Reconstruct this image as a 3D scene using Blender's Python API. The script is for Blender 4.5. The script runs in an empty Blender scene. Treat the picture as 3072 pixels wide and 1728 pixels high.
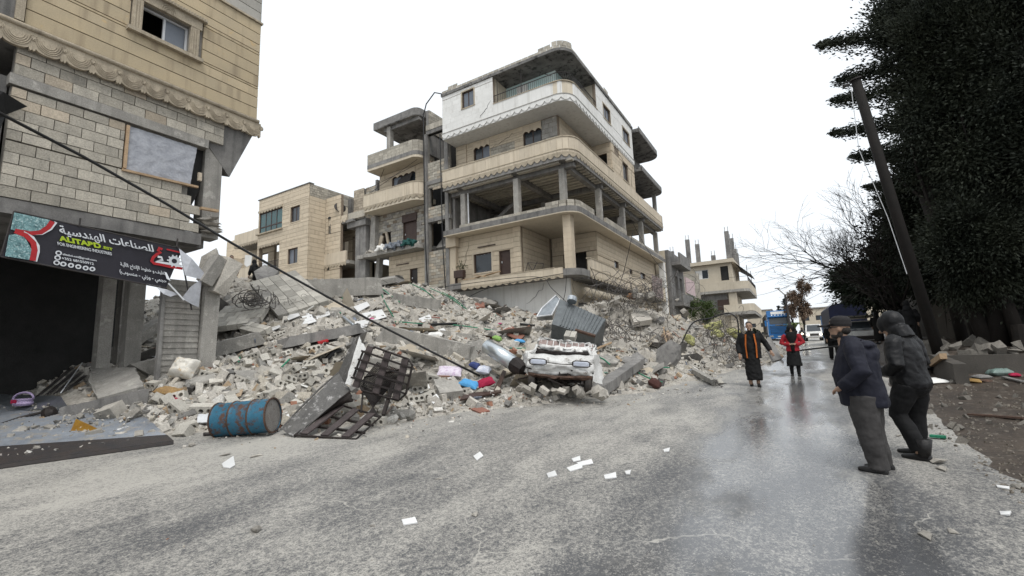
import bpy, bmesh, math, random
import numpy as np
from mathutils import Vector, Matrix, noise as mn
rnd = random.Random(11)
S = bpy.context.scene
C = bpy.context.collection
rad = math.radians
# ------------------------------------------------------------------ camera, sky, sun, exposure
F_PX, YAW, PITCH, ROLL = 1400.0, rad(31.4), rad(8.2), rad(-2.0)
CAM = Vector((0, 0, 1.75))
RM = Matrix.Rotation(YAW, 3, 'Z') @ Matrix.Rotation(math.pi/2+PITCH, 3, 'X') @ Matrix.Rotation(ROLL, 3, 'Z')
cd = bpy.data.cameras.new('camera'); cam = bpy.data.objects.new('camera', cd); C.objects.link(cam)
cd.sensor_width = 36; cd.lens = F_PX/3072*36; cd.clip_start = .05; cd.clip_end = 3000
cam.matrix_world = Matrix.Translation(CAM) @ RM.to_4x4()
S.camera = cam
W = bpy.data.worlds.new('World'); S.world = W; W.use_nodes = True
nt = W.node_tree; nt.nodes.clear()
sky = nt.nodes.new('ShaderNodeTexSky'); sky.sky_type = 'NISHITA'; sky.sun_disc = False
sky.sun_elevation = rad(59); sky.sun_rotation = rad(135); sky.air_density = 1.6; sky.dust_density = 6; sky.ozone_density = 1
hs = nt.nodes.new('ShaderNodeHueSaturation'); hs.inputs['Saturation'].default_value = .10; hs.inputs['Value'].default_value = .10
mx = nt.nodes.new('ShaderNodeMixRGB'); mx.inputs[0].default_value = .78; mx.inputs[2].default_value = (.90, .95, 1.0, 1)   # thick cloud over the sky
bg = nt.nodes.new('ShaderNodeBackground'); bg.inputs['Strength'].default_value = 1.12
wo = nt.nodes.new('ShaderNodeOutputWorld')
nt.links.new(sky.outputs[0], hs.inputs['Color']); nt.links.new(hs.outputs[0], mx.inputs[1])
nt.links.new(mx.outputs[0], bg.inputs[0]); nt.links.new(bg.outputs[0], wo.inputs[0])
sd = bpy.data.lights.new('sun', 'SUN'); sd.energy = 1.4; sd.angle = rad(24); sd.color = (1, .97, .93)
sun = bpy.data.objects.new('sun', sd); C.objects.link(sun)
sun.rotation_euler = Vector((-.42, .42, -1)).to_track_quat('-Z', 'Y').to_euler()
S.view_settings.view_transform = 'Standard'; S.view_settings.look = 'None'; S.view_settings.gamma = 1; S.view_settings.exposure = .25
S.cycles.use_denoising = True; S.cycles.max_bounces = 6; S.cycles.transparent_max_bounces = 12
S.cycles.use_adaptive_sampling = True; S.cycles.adaptive_threshold = .02
S.cycles.diffuse_bounces = 2; S.cycles.glossy_bounces = 3
# ------------------------------------------------------------------ placement helpers (photo pixel -> point in the street)
def ray(px, py): return RM @ Vector(((px-1536)/F_PX, -(py-864)/F_PX, -1))
def on_x(px, py, X): d = ray(px, py); return CAM + d*(X/d.x)
def on_y(px, py, Y): d = ray(px, py); return CAM + d*(Y/d.y)
def on_z(px, py, Z): d = ray(px, py); return CAM + d*((Z-CAM.z)/d.z)
def at_d(px, py, dep): return CAM + ray(px, py)*dep
def zg(X, Y):
    z = .042*Y if Y < 25 else (1.05+.03*(Y-25) if Y < 80 else 2.7+.005*(Y-80))
    return z + .04*min(max(-X, 0), 10)
CP = [(-21.2,11,4.7),(-19.3,13,4.5),(-19.6,15,4.6),(-16.3,17,4.3),(-17,20,4.3),(-15,20,3.7),(-13.6,21,2.8),(-12.3,22,2.3),(-20.8,9,4.0),
      (-13.3,9,2.5),(-13.7,12,2.6),(-12,12,1.85),(-10.4,16,1.6),(-7.4,10.5,.65),(-13.4,8,1.5),(-15,7,1.3),(-8,15.7,1.6),(-8.6,19,2.0),(-7.5,23.7,2.9),
      (-7,26.8,2.6),(-6,33,1.9),(-4.5,40.5,1.0),(-5,20.8,.75),(-7,20.3,1.5),(-5,14.3,.3),(-9,24,3),(-9,30,2.6),(-25,12,4.6),(-25,20,4.4),(-30,15,4.2),
      (-20,20,4.4),(-36,18,4),(-11.8,5.6,.9),(-14,5,.9),(-17,5,1.2),(-20,4,.5),(-13,3.4,.35),(-16,2.5,.2),(-11,5.5,.55),(-10,7,.5),(-9.5,10,1.2),(-11,9,1.5),
      (-9.4,4.4,0),(-8.2,5.3,0),(-6.5,6.3,0),(-6.3,8,0),(-5.2,9.4,0),(-3.3,12.5,0),(-2.5,17,0),(-1.5,28,0),(-1.3,38,0),(-11,3.4,.12),(-11,2,0),(-13,1.5,0),(-17,0,0),
      (-7.6,4,-.5),(-5.2,5.6,-.5),(-4.8,7.6,-.5),(-3.8,9,-.5),(-1.8,11.6,-.5),(-.9,17,-.5),(.2,28,-.5),(.4,40,-.4),(-9,2,-.3),(-3,4,-1),(2,12,-1),(4,30,-1),(0,50,-.5),(-6,55,0),(-25,30,4),(-12,40,2)]
_P = np.array([(a, b) for a, b, c in CP], float); _V = np.array([c for a, b, c in CP], float)
def _phi(r): return r
_A = _phi(np.hypot(_P[:,None,0]-_P[None,:,0], _P[:,None,1]-_P[None,:,1])) - np.eye(len(CP))*.15
_n = len(CP); _B = np.zeros((_n+1, _n+1)); _B[:_n,:_n] = _A; _B[:_n,_n] = 1; _B[_n,:_n] = 1
_W = np.linalg.solve(_B, np.append(_V, 0))
def hm(X, Y):
    if X > 1 or Y > 52: return -1.0
    r = np.hypot(_P[:,0]-X, _P[:,1]-Y)
    return float(_phi(r) @ _W[:_n] + _W[_n])
def ztop(X, Y):
    h = hm(X, Y)
    return zg(X, Y) + max(h, 0)
def march(px, py, t0=3.0, t1=80.0):
    d = ray(px, py); t = t0
    while t < t1:
        p = CAM + d*t
        if p.z <= ztop(p.x, p.y):
            lo, hi = t-.15, t
            for _ in range(12):
                m = (lo+hi)/2; p = CAM+d*m
                if p.z <= ztop(p.x, p.y): hi = m
                else: lo = m
            return CAM + d*hi
        t += .15
    return CAM + d*t1
# ------------------------------------------------------------------ mesh builder
class MB:
    def __init__(s): s.v = []; s.f = []; s.m = []
    def add(s, vs, fs, m=0):
        o = len(s.v); s.v += [tuple(x) for x in vs]; s.f += [[i+o for i in f] for f in fs]; s.m += [m]*len(fs); return s
    def box(s, x0, x1, y0, y1, z0, z1, m=0):
        return s.add([(x0,y0,z0),(x1,y0,z0),(x1,y1,z0),(x0,y1,z0),(x0,y0,z1),(x1,y0,z1),(x1,y1,z1),(x0,y1,z1)],
                     [(0,3,2,1),(4,5,6,7),(0,1,5,4),(1,2,6,5),(2,3,7,6),(3,0,4,7)], m)
    def obox(s, c, size, R=None, m=0, j=0):
        hx, hy, hz = size[0]/2, size[1]/2, size[2]/2; c = Vector(c); R = R or Matrix.Identity(3); vs = []
        for z in (-hz, hz):
            for x, y in ((-hx,-hy),(hx,-hy),(hx,hy),(-hx,hy)):
                p = Vector((x, y, z))
                if j: p += Vector((rnd.uniform(-j, j), rnd.uniform(-j, j), rnd.uniform(-j, j)))
                vs.append(c + R @ p)
        return s.add(vs, [(0,3,2,1),(4,5,6,7),(0,1,5,4),(1,2,6,5),(2,3,7,6),(3,0,4,7)], m)
    def beam(s, a, b, w, h, m=0, up=(0,0,1)):
        a = Vector(a); b = Vector(b); d = b-a; R = frame(d, up)
        return s.obox((a+b)/2, (d.length, w, h), R, m)
    def tube(s, pts, r, n=6, m=0, cap=True):
        pts = [Vector(p) for p in pts]; k = len(pts); rr = r if isinstance(r, (list, tuple)) else [r]*k
        d0 = (pts[1]-pts[0]).normalized(); u = d0.orthogonal().normalized(); vs = []; fs = []
        for i, p in enumerate(pts):
            d = (pts[min(i+1, k-1)]-pts[max(i-1, 0)])
            d = d.normalized() if d.length > 1e-6 else d0
            u = (u - d*u.dot(d)); u = u.normalized() if u.length > 1e-5 else d.orthogonal().normalized(); w = d.cross(u)
            for q in range(n):
                a = 2*math.pi*q/n; vs.append(p + (u*math.cos(a)+w*math.sin(a))*rr[i])
        for i in range(k-1):
            for q in range(n): fs.append((i*n+q, i*n+(q+1)%n, (i+1)*n+(q+1)%n, (i+1)*n+q))
        if cap: fs.append(tuple(range(n-1, -1, -1))); fs.append(tuple(range((k-1)*n, k*n)))
        return s.add(vs, fs, m)
    def loft(s, rings, m=0, cap=True):
        n = len(rings[0]); vs = [p for r in rings for p in r]; fs = []
        for i in range(len(rings)-1):
            for q in range(n): fs.append((i*n+q, i*n+(q+1)%n, (i+1)*n+(q+1)%n, (i+1)*n+q))
        if cap: fs.append(tuple(range(n-1, -1, -1))); fs.append(tuple(range((len(rings)-1)*n, len(rings)*n)))
        return s.add(vs, fs, m)
    def lathe(s, prof, n=20, M=None, m=0, cap=True):
        M = M or Matrix.Identity(4)
        return s.loft([[M @ Vector((r*math.cos(2*math.pi*q/n), r*math.sin(2*math.pi*q/n), z)) for q in range(n)] for r, z in prof], m, cap)
    def prism(s, poly, fn, lo, hi, m=0):
        n = len(poly); vs = [fn(a, b, lo) for a, b in poly]+[fn(a, b, hi) for a, b in poly]
        return s.add(vs, [tuple(range(n-1, -1, -1)), tuple(range(n, 2*n))]+[(i, (i+1)%n, n+(i+1)%n, n+i) for i in range(n)], m)
    def hull(s, pts, m=0):
        bm = bmesh.new()
        for p in pts: bm.verts.new(p)
        r = bmesh.ops.convex_hull(bm, input=bm.verts)
        bm.verts.ensure_lookup_table(); bm.verts.index_update()
        used = sorted({v.index for f in bm.faces for v in f.verts}); mp = {a: i for i, a in enumerate(used)}
        s.add([bm.verts[i].co.copy() for i in used], [[mp[v.index] for v in f.verts] for f in bm.faces], m); bm.free(); return s
    def mesh(s, name, mats, smooth=False, off=None):
        me = bpy.data.meshes.new(name)
        vs = s.v if off is None else [(x-off[0], y-off[1], z-off[2]) for x, y, z in s.v]
        me.from_pydata(vs, [], s.f)
        for k in (mats if isinstance(mats, (list, tuple)) else [mats]): me.materials.append(k)
        if any(s.m): me.polygons.foreach_set('material_index', s.m)
        if smooth: me.polygons.foreach_set('use_smooth', [True]*len(s.f))
        me.update(); return me
def frame(d, up=(0,0,1)):
    x = Vector(d).normalized(); up = Vector(up)
    if abs(x.dot(up)) > .98: up = Vector((0, 1, 0))
    y = up.cross(x).normalized(); z = x.cross(y)
    return Matrix((x, y, z)).transposed()
def rot(rx=0, ry=0, rz=0): return (Matrix.Rotation(rad(rz), 3, 'Z') @ Matrix.Rotation(rad(ry), 3, 'Y') @ Matrix.Rotation(rad(rx), 3, 'X'))
def tag(o, label=None, cat=None, group=None, kind=None):
    if label: o['label'] = label
    if cat: o['category'] = cat
    if group: o['group'] = group
    if kind or cat: o['kind'] = kind or 'thing'
    return o
def link(name, me, parent=None, local=False):
    o = bpy.data.objects.new(name, me); C.objects.link(o)
    if parent is not None:
        o.parent = parent
        if not local: o.matrix_parent_inverse = PI_[parent.name].copy()
    PI_[o.name] = Matrix.Identity(4) if parent is None or local else Matrix.Identity(4)
    return o
PI_ = {}
def thing(name, label, cat, loc=(0,0,0), group=None, R=None):
    o = bpy.data.objects.new(name, None); C.objects.link(o); o.empty_display_size = .2
    M = Matrix.Translation(loc) @ (R.to_4x4() if R else Matrix.Identity(4)); o.matrix_world = M
    PI_[o.name] = M.inverted(); return tag(o, label, cat, group)
def part(name, mb, mat, parent, smooth=False, local=False):
    return link(name, mb.mesh(name, mat, smooth), parent, local)
def single(name, mb, mat, label, cat, group=None, smooth=False, kind=None):
    c = np.mean(np.array(mb.v), axis=0); c[2] = min(v[2] for v in mb.v)
    o = link(name, mb.mesh(name, mat, smooth, off=c)); o.location = c
    return tag(o, label, cat, group, kind)
# ------------------------------------------------------------------ materials
def mat(name, c1, c2=None, scale=2.5, rough=.85, bump=.25, bscale=45, rv=.12, fine=.25, streak=0, streakc=(.05,.045,.04), metal=0, blotch=None, bthr=.6, spec=.3, detail=6):
    m = bpy.data.materials.new(name); m.use_nodes = True; t = m.node_tree; N = t.nodes; L = t.links; b = N['Principled BSDF']
    b.inputs['Roughness'].default_value = rough; b.inputs['Metallic'].default_value = metal; b.inputs['Specular IOR Level'].default_value = spec
    tc = N.new('ShaderNodeTexCoord'); oi = N.new('ShaderNodeObjectInfo')
    mu = N.new('ShaderNodeMath'); mu.operation = 'MULTIPLY'; mu.inputs[1].default_value = 37; L.new(oi.outputs['Random'], mu.inputs[0])
    ad = N.new('ShaderNodeVectorMath'); L.new(tc.outputs['Object'], ad.inputs[0]); L.new(mu.outputs[0], ad.inputs[1])
    n1 = N.new('ShaderNodeTexNoise'); n1.inputs['Scale'].default_value = scale; n1.inputs['Detail'].default_value = detail; n1.inputs['Roughness'].default_value = .65; L.new(ad.outputs[0], n1.inputs[0])
    rp = N.new('ShaderNodeValToRGB'); rp.color_ramp.elements[0].position = .3; rp.color_ramp.elements[1].position = .7
    c2 = c2 or tuple(x*.72 for x in c1)
    rp.color_ramp.elements[0].color = (*c1, 1); rp.color_ramp.elements[1].color = (*c2, 1); L.new(n1.outputs['Fac'], rp.inputs[0])
    col = rp.outputs[0]
    n2 = N.new('ShaderNodeTexNoise'); n2.inputs['Scale'].default_value = bscale; n2.inputs['Detail'].default_value = 4; n2.inputs['Roughness'].default_value = .7; L.new(ad.outputs[0], n2.inputs[0])
    if blotch:
        n4 = N.new('ShaderNodeTexNoise'); n4.inputs['Scale'].default_value = scale*2.3; n4.inputs['Detail'].default_value = 8; n4.inputs['Roughness'].default_value = .7
        a2 = N.new('ShaderNodeVectorMath'); a2.inputs[1].default_value = (9, 4, 7); L.new(ad.outputs[0], a2.inputs[0]); L.new(a2.outputs[0], n4.inputs[0])
        r4 = N.new('ShaderNodeMapRange'); r4.inputs[1].default_value = bthr-.05; r4.inputs[2].default_value = bthr+.05; L.new(n4.outputs['Fac'], r4.inputs[0])
        mb_ = N.new('ShaderNodeMixRGB'); L.new(r4.outputs[0], mb_.inputs[0]); L.new(col, mb_.inputs[1]); mb_.inputs[2].default_value = (*blotch, 1); col = mb_.outputs[0]
    if streak:
        mp = N.new('ShaderNodeMapping'); mp.inputs['Scale'].default_value = (5, 5, .35); L.new(ad.outputs[0], mp.inputs[0])
        n3 = N.new('ShaderNodeTexNoise'); n3.inputs['Scale'].default_value = 1.0; n3.inputs['Detail'].default_value = 5; L.new(mp.outputs[0], n3.inputs[0])
        r3 = N.new('ShaderNodeMapRange'); r3.inputs[1].default_value = .52; r3.inputs[2].default_value = .78; r3.inputs[4].default_value = streak; L.new(n3.outputs['Fac'], r3.inputs[0])
        ms = N.new('ShaderNodeMixRGB'); L.new(r3.outputs[0], ms.inputs[0]); L.new(col, ms.inputs[1]); ms.inputs[2].default_value = (*streakc, 1); col = ms.outputs[0]
    r2 = N.new('ShaderNodeMapRange'); r2.inputs[1].default_value = .25; r2.inputs[2].default_value = .75; r2.inputs[3].default_value = 1-fine; r2.inputs[4].default_value = 1+fine; L.new(n2.outputs['Fac'], r2.inputs[0])
    r5 = N.new('ShaderNodeMapRange'); r5.inputs[3].default_value = 1-rv; r5.inputs[4].default_value = 1+rv; L.new(oi.outputs['Random'], r5.inputs[0])
    m1 = N.new('ShaderNodeMath'); m1.operation = 'MULTIPLY'; L.new(r2.outputs[0], m1.inputs[0]); L.new(r5.outputs[0], m1.inputs[1])
    vm = N.new('ShaderNodeVectorMath'); vm.operation = 'SCALE'; L.new(col, vm.inputs[0]); L.new(m1.outputs[0], vm.inputs['Scale'])
    L.new(vm.outputs[0], b.inputs['Base Color'])
    if bump:
        bp = N.new('ShaderNodeBump'); bp.inputs['Strength'].default_value = bump; bp.inputs['Distance'].default_value = .02; L.new(n2.outputs['Fac'], bp.inputs['Height']); L.new(bp.outputs[0], b.inputs['Normal'])
    return m
M_conc = mat('concrete', (.36,.342,.31), (.22,.21,.192), 1.6, streak=.55, streakc=(.12,.115,.105), blotch=(.43,.41,.37), bthr=.6, bump=.45, fine=.32)
M_concd = mat('weathered_concrete', (.26,.25,.235), (.13,.125,.12), 1.6, streak=.7, streakc=(.05,.05,.05))
M_block = mat('concrete_block', (.425,.39,.325), (.32,.295,.25), 4, rv=.22, fine=.35, bump=.5, bscale=35, blotch=(.15,.145,.135), bthr=.66, streak=.45, streakc=(.15,.142,.13))
M_blockt = mat('tan_block', (.44,.375,.29), (.35,.30,.235), 3, rv=.2, fine=.3, bump=.5, bscale=35)
M_mortar = mat('mortar', (.23,.215,.19), (.15,.14,.125), 5)
M_tan = mat('tan_cladding', (.475,.385,.25), (.39,.325,.225), 1.1, rv=.07, fine=.12, bump=.12, streak=.62, streakc=(.16,.12,.085), blotch=(.50,.35,.17), bthr=.66)
M_tancarve = mat('carved_stone', (.45,.385,.29), (.31,.265,.20), 5, rv=.1, fine=.3, streak=.55, streakc=(.08,.065,.05))
M_greyclad = mat('grey_cladding', (.40,.38,.34), (.31,.30,.27), 1.4, rv=.08, fine=.15, streak=.4, streakc=(.15,.14,.12))
M_beige = mat('beige_stone', (.585,.495,.375), (.50,.425,.32), 1.2, rv=.08, fine=.12, bump=.1, streak=.5, streakc=(.25,.20,.145))
M_beigeb = mat('beige_panel', (.60,.52,.405), (.52,.45,.35), 1.5, rv=.07, fine=.1, bump=.1, streak=.45, streakc=(.25,.19,.12))
M_white = mat('whitewash', (.76,.75,.72), (.66,.65,.62), 1.0, rv=.03, fine=.08, bump=.1, streak=.5, streakc=(.40,.38,.34))
M_plaster = mat('cream_plaster', (.60,.53,.42), (.50,.44,.345), .8, fine=.1, bump=.12, streak=.35, streakc=(.30,.25,.19))
M_joint = mat('stone_joint', (.25,.20,.15), (.18,.145,.11), 3)
M_soffit = mat('mottled_soffit', (.30,.29,.275), (.10,.097,.093), 1.1, fine=.2, blotch=(.05,.048,.046), bthr=.56)  # mid grey mottled with near-black blotches
M_dark = mat('dark_interior', (.034,.033,.032), (.02,.02,.019), 1.5)  # interior darkness is put into this near-black colour
M_teal = mat('teal_paint', (.42,.62,.60), (.60,.68,.66), .9, fine=.1)
M_glass = mat('window_glass', (.05,.06,.07), (.025,.03,.035), .6, rough=.12, bump=0, fine=.05, spec=.5)
M_glassg = mat('green_glass', (.03,.10,.10), (.02,.06,.065), 1.2, rough=.1, bump=0, fine=.05, spec=.5)
M_frost = mat('frosted_glass', (.17,.19,.22), (.12,.135,.16), 1.2, rough=.3, bump=0, fine=.05)
M_alu = mat('white_frame', (.62,.63,.64), (.52,.53,.54), 3, rough=.45, fine=.08, bump=.05)
M_brown = mat('brown_frame', (.07,.045,.035), (.05,.03,.025), 4, rough=.5)
M_iron = mat('black_iron', (.03,.03,.032), (.05,.04,.035), 6, rough=.55)
M_wood = mat('raw_timber', (.42,.30,.19), (.30,.21,.13), 6, fine=.3)
M_rub = mat('rubble_stone', (.455,.425,.375), (.29,.27,.238), 2.2, rv=.32, fine=.35, bump=.6, bscale=30)
M_rubd = mat('rubble_dust_gap_shade', (.41,.382,.335), (.22,.204,.18), 1.7, rv=.1, fine=.45, bump=1.0, bscale=16)  # dust tones; the darker one also paints shade in gaps between fragments
M_cable = mat('black_cable', (.012,.012,.013), (.018,.018,.018), 9, rough=.5)
# ------------------------------------------------------------------ ground, road, verge
def sheet(xs, ys, zf):
    mb = MB(); nx = len(xs)
    vs = [(x, y, zf(x, y)) for y in ys for x in xs]
    fs = [(j*nx+i, j*nx+i+1, (j+1)*nx+i+1, (j+1)*nx+i) for j in range(len(ys)-1) for i in range(nx-1)]
    return mb.add(vs, fs)
def lin(a, b, n): return [a+(b-a)*i/(n-1) for i in range(n)]
M_mud = mat('mud', (.075,.058,.044), (.035,.028,.023), 1.3, rough=.6, fine=.5, bump=1, bscale=14, blotch=(.16,.14,.115), bthr=.62)
tag(link('ground', sheet([-900,-300,-120,-60,-30,-10]+lin(-8,8,9)+[10,30,60,120,300,900], lin(-30,90,61)+[110,150,250,500,1500], lambda x, y: zg(x, y)-.012).mesh('ground', M_mud, True)), kind='structure')
def road_mat():
    m = bpy.data.materials.new('wet_dusty_asphalt'); m.use_nodes = True; t = m.node_tree; N = t.nodes; L = t.links; b = N['Principled BSDF']
    tc = N.new('ShaderNodeTexCoord'); P = tc.outputs['Object']
    def nz(scale, sc=(1,1,1), off=(0,0,0), det=5, rough=.6):
        mp = N.new('ShaderNodeMapping'); mp.inputs['Scale'].default_value = sc; mp.inputs['Location'].default_value = off; L.new(P, mp.inputs[0])
        n = N.new('ShaderNodeTexNoise'); n.inputs['Scale'].default_value = scale; n.inputs['Detail'].default_value = det; n.inputs['Roughness'].default_value = rough; L.new(mp.outputs[0], n.inputs[0]); return n.outputs['Fac']
    def mr(v, a, b_, c=0., d=1., sm=False):
        r = N.new('ShaderNodeMapRange'); r.inputs[1].default_value = a; r.inputs[2].default_value = b_; r.inputs[3].default_value = c; r.inputs[4].default_value = d
        if sm: r.interpolation_type = 'SMOOTHSTEP'
        L.new(v, r.inputs[0]); return r.outputs[0]
    def ma(op, a, b_):
        n = N.new('ShaderNodeMath'); n.operation = op
        for i, q in enumerate((a, b_)):
            if isinstance(q, (int, float)): n.inputs[i].default_value = q
            else: L.new(q, n.inputs[i])
        return n.outputs[0]
    sx = N.new('ShaderNodeSeparateXYZ'); L.new(P, sx.inputs[0]); X = sx.outputs[0]
    wob = ma('MULTIPLY', ma('SUBTRACT', nz(.35, (1,.5,1), (3,1,0), 3), .5), 2.6)
    xw = ma('ADD', X, wob)
    track = ma('MULTIPLY', mr(xw, -1.9, -1.1, sm=True), mr(xw, .9, .3, sm=True))                     # driven, rinsed lane where water stands
    dust = ma('ADD', ma('MULTIPLY', nz(.55, (1,.45,1), (0,0,4), 7, .7), .75), ma('MULTIPLY', nz(2.2, (1,.45,1), (7,2,0), 5), .35))
    heap = mr(ma('ADD', X, ma('MULTIPLY', sx.outputs[1], -.30)), -9.5, -4.5, .10, 0., True)               # powder washed out of the heap
    dust = ma('ADD', ma('ADD', dust, heap), ma('MULTIPLY', ma('SUBTRACT', nz(1.1, (1,.05,1), (4,0,2), 4), .5), .40))
    dust = ma('SUBTRACT', dust, ma('MULTIPLY', track, .16))
    speck = ma('ADD', ma('MULTIPLY', nz(70, det=2, rough=.8), .45), ma('MULTIPLY', nz(24, (1,.8,1), det=4, rough=.85), .55))
    cover = mr(ma('ADD', ma('MULTIPLY', dust, 1.12), ma('MULTIPLY', speck, 2.3)), 1.57, 2.02)
    v = N.new('ShaderNodeTexVoronoi'); v.feature = 'DISTANCE_TO_EDGE'; v.inputs['Scale'].default_value = .62
    mp = N.new('ShaderNodeMapping'); L.new(P, mp.inputs[0]); nn = N.new('ShaderNodeTexNoise'); nn.inputs['Scale'].default_value = 1.6; nn.inputs['Detail'].default_value = 6; L.new(P, nn.inputs[0])
    av = N.new('ShaderNodeVectorMath'); L.new(P, av.inputs[0]); L.new(nn.outputs['Color'], av.inputs[1]); L.new(av.outputs[0], v.inputs[0])
    crack = ma('MULTIPLY', mr(v.outputs[0], .012, .0), mr(nz(.5, off=(5,5,5)), .5, .6))
    c1 = N.new('ShaderNodeMixRGB'); c1.inputs[1].default_value = (.075,.076,.079,1); c1.inputs[2].default_value = (.41,.39,.35,1); L.new(ma('MAXIMUM', cover, crack), c1.inputs[0])
    L.new(c1.outputs[0], b.inputs['Base Color'])
    wet = ma('MULTIPLY', track, mr(nz(.8, (1,.35,1), (2,8,1), 4), .35, .55))
    L.new(mr(ma('SUBTRACT', wet, ma('MULTIPLY', cover, .18)), 0., .8, .6, .17), b.inputs['Roughness'])
    L.new(mr(wet, 0., .7, .4, .95), b.inputs['Specular IOR Level'])
    bp = N.new('ShaderNodeBump'); bp.inputs['Strength'].default_value = .5; bp.inputs['Distance'].default_value = .006
    L.new(speck, bp.inputs['Height']); L.new(bp.outputs[0], b.inputs['Normal']); L.new(mr(wet, .1, .8, .55, .10), bp.inputs['Strength'])
    return m
def edge_r(y): return 1.75 + .012*y + .16*mn.noise((0, y*.6, 3)) + .1*mn.noise((0, y*2.1, 9)) + (max(0, y-22)*.05)
mb = MB(); ys = lin(-6, 30, 61)+lin(32, 140, 28)
xs_ = lin(0, 1, 15)
vs = [(-11.5+(edge_r(y)+11.5)*k, y, zg(-11.5+(edge_r(y)+11.5)*k, y)+.004) for y in ys for k in xs_]
mb.add(vs, [(j*15+i, j*15+i+1, (j+1)*15+i+1, (j+1)*15+i) for j in range(len(ys)-1) for i in range(14)])
tag(link('road', mb.mesh('road', road_mat(), True)), kind='structure')
def zv(X, Y):
    e = edge_r(Y); t = min(max((X-e+.25)/1.2, 0), 1); z = .06*t
    k = min(max((Y-17.4)/.5, 0), 1)*min(max((X-2.9)/.6, 0), 1)
    k = max(k, min(max((Y-19)/3, 0), 1)*min(max((X-2.6)/1.0, 0), 1)); z += .62*k
    return zg(X, Y)-.004+z + (.05*mn.noise((X*1.3, Y*1.3, 1)) + .03*mn.noise((X*4, Y*4, 2)))*t
tag(link('dirt_verge', sheet(lin(1.2, 9, 53)+[12, 18, 30], lin(2, 30, 113)+lin(31, 60, 30), zv).mesh('dirt_verge', M_mud, True)), kind='structure')
# ------------------------------------------------------------------ wall kit: plane ('Y', y0) faces the camera side, ('X', x0) faces the street
def bx(mb, pl, u0, u1, w0, w1, z0, z1, m=0):
    if pl[0] == 'Y': return mb.box(u0, u1, pl[1]+w0, pl[1]+w1, z0, z1, m)
    return mb.box(pl[1]-w1, pl[1]-w0, u0, u1, z0, z1, m)
def brk(lo, hi, vals): return sorted({lo, hi, *[v for v in vals if lo < v < hi]})
def wall(pl, u0, u1, z0, z1, w0, w1, holes=()):
    mb = MB(); U = brk(u0, u1, [h[0] for h in holes]+[h[1] for h in holes]); Z = brk(z0, z1, [h[2] for h in holes]+[h[3] for h in holes])
    for a, b in zip(U, U[1:]):
        run = None
        for c, d in zip(Z, Z[1:]):
            um, zm = (a+b)/2, (c+d)/2
            solid = not any(h[0] < um < h[1] and h[2] < zm < h[3] for h in holes)
            if solid: run = (run[0], d) if run else (c, d)
            if run and (not solid or d == Z[-1]): bx(mb, pl, a, b, w0, w1, *run); run = None
    return mb
def pieces(parent, pl, u0, u1, z0, z1, h, name, m, holes=(), w=.04, length=None, gap=.018, miss=0, jit=0, keep=None):
    """courses (length None) or blocks in running bond, each piece an object; pl plane is the face of the backing, pieces stand w proud"""
    n = max(1, round((z1-z0)/h)); h = (z1-z0)/n
    for r in range(n):
        a, b = z0+r*h, z0+(r+1)*h
        for c, d in zip(brk(a, b, [q[2] for q in holes]+[q[3] for q in holes]), brk(a, b, [q[2] for q in holes]+[q[3] for q in holes])[1:]):
            if d-c < .05: continue
            cuts = [(q[0], q[1]) for q in holes if q[2] < (c+d)/2 < q[3]]; iv = [(u0, u1)]
            for q0, q1 in cuts: iv = [x for (s, e) in iv for x in ((s, min(e, q0)), (max(s, q1), e)) if x[1]-x[0] > .06]
            for s, e in iv:
                us = [s, e] if not length else brk(s, e, [u0+(k+(.5 if r % 2 else 0))*length for k in range(-1, int((u1-u0)/length)+2)])
                if length and len(us) > 2 and us[1]-us[0] < .08: us.pop(1)
                if length and len(us) > 2 and us[-1]-us[-2] < .08: us.pop(-2)
                for p, q in zip(us, us[1:]):
                    if rnd.random() < miss or (keep and not keep((p+q)/2, (c+d)/2)): continue
                    jw = rnd.uniform(-jit, jit); key = (pl[0], round(q-p, 2), round(d-c, 2), w, id(m[0] if isinstance(m, list) else m))
                    mm = rnd.choice(m) if isinstance(m, list) else m
                    key = (pl[0], round(q-p-gap, 3), round(d-c-gap, 3), w, mm.name)
                    if key not in PCACHE:
                        t = MB(); bx(t, (pl[0], 0), -key[1]/2, key[1]/2, -w, .01, -key[2]/2, key[2]/2); PCACHE[key] = t.mesh(name, mm)
                    o = link(name, PCACHE[key], parent)
                    o.location = ((p+q)/2, pl[1]+jw, (c+d)/2) if pl[0] == 'Y' else (pl[1]-jw, (p+q)/2, (c+d)/2)
PCACHE = {}
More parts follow.
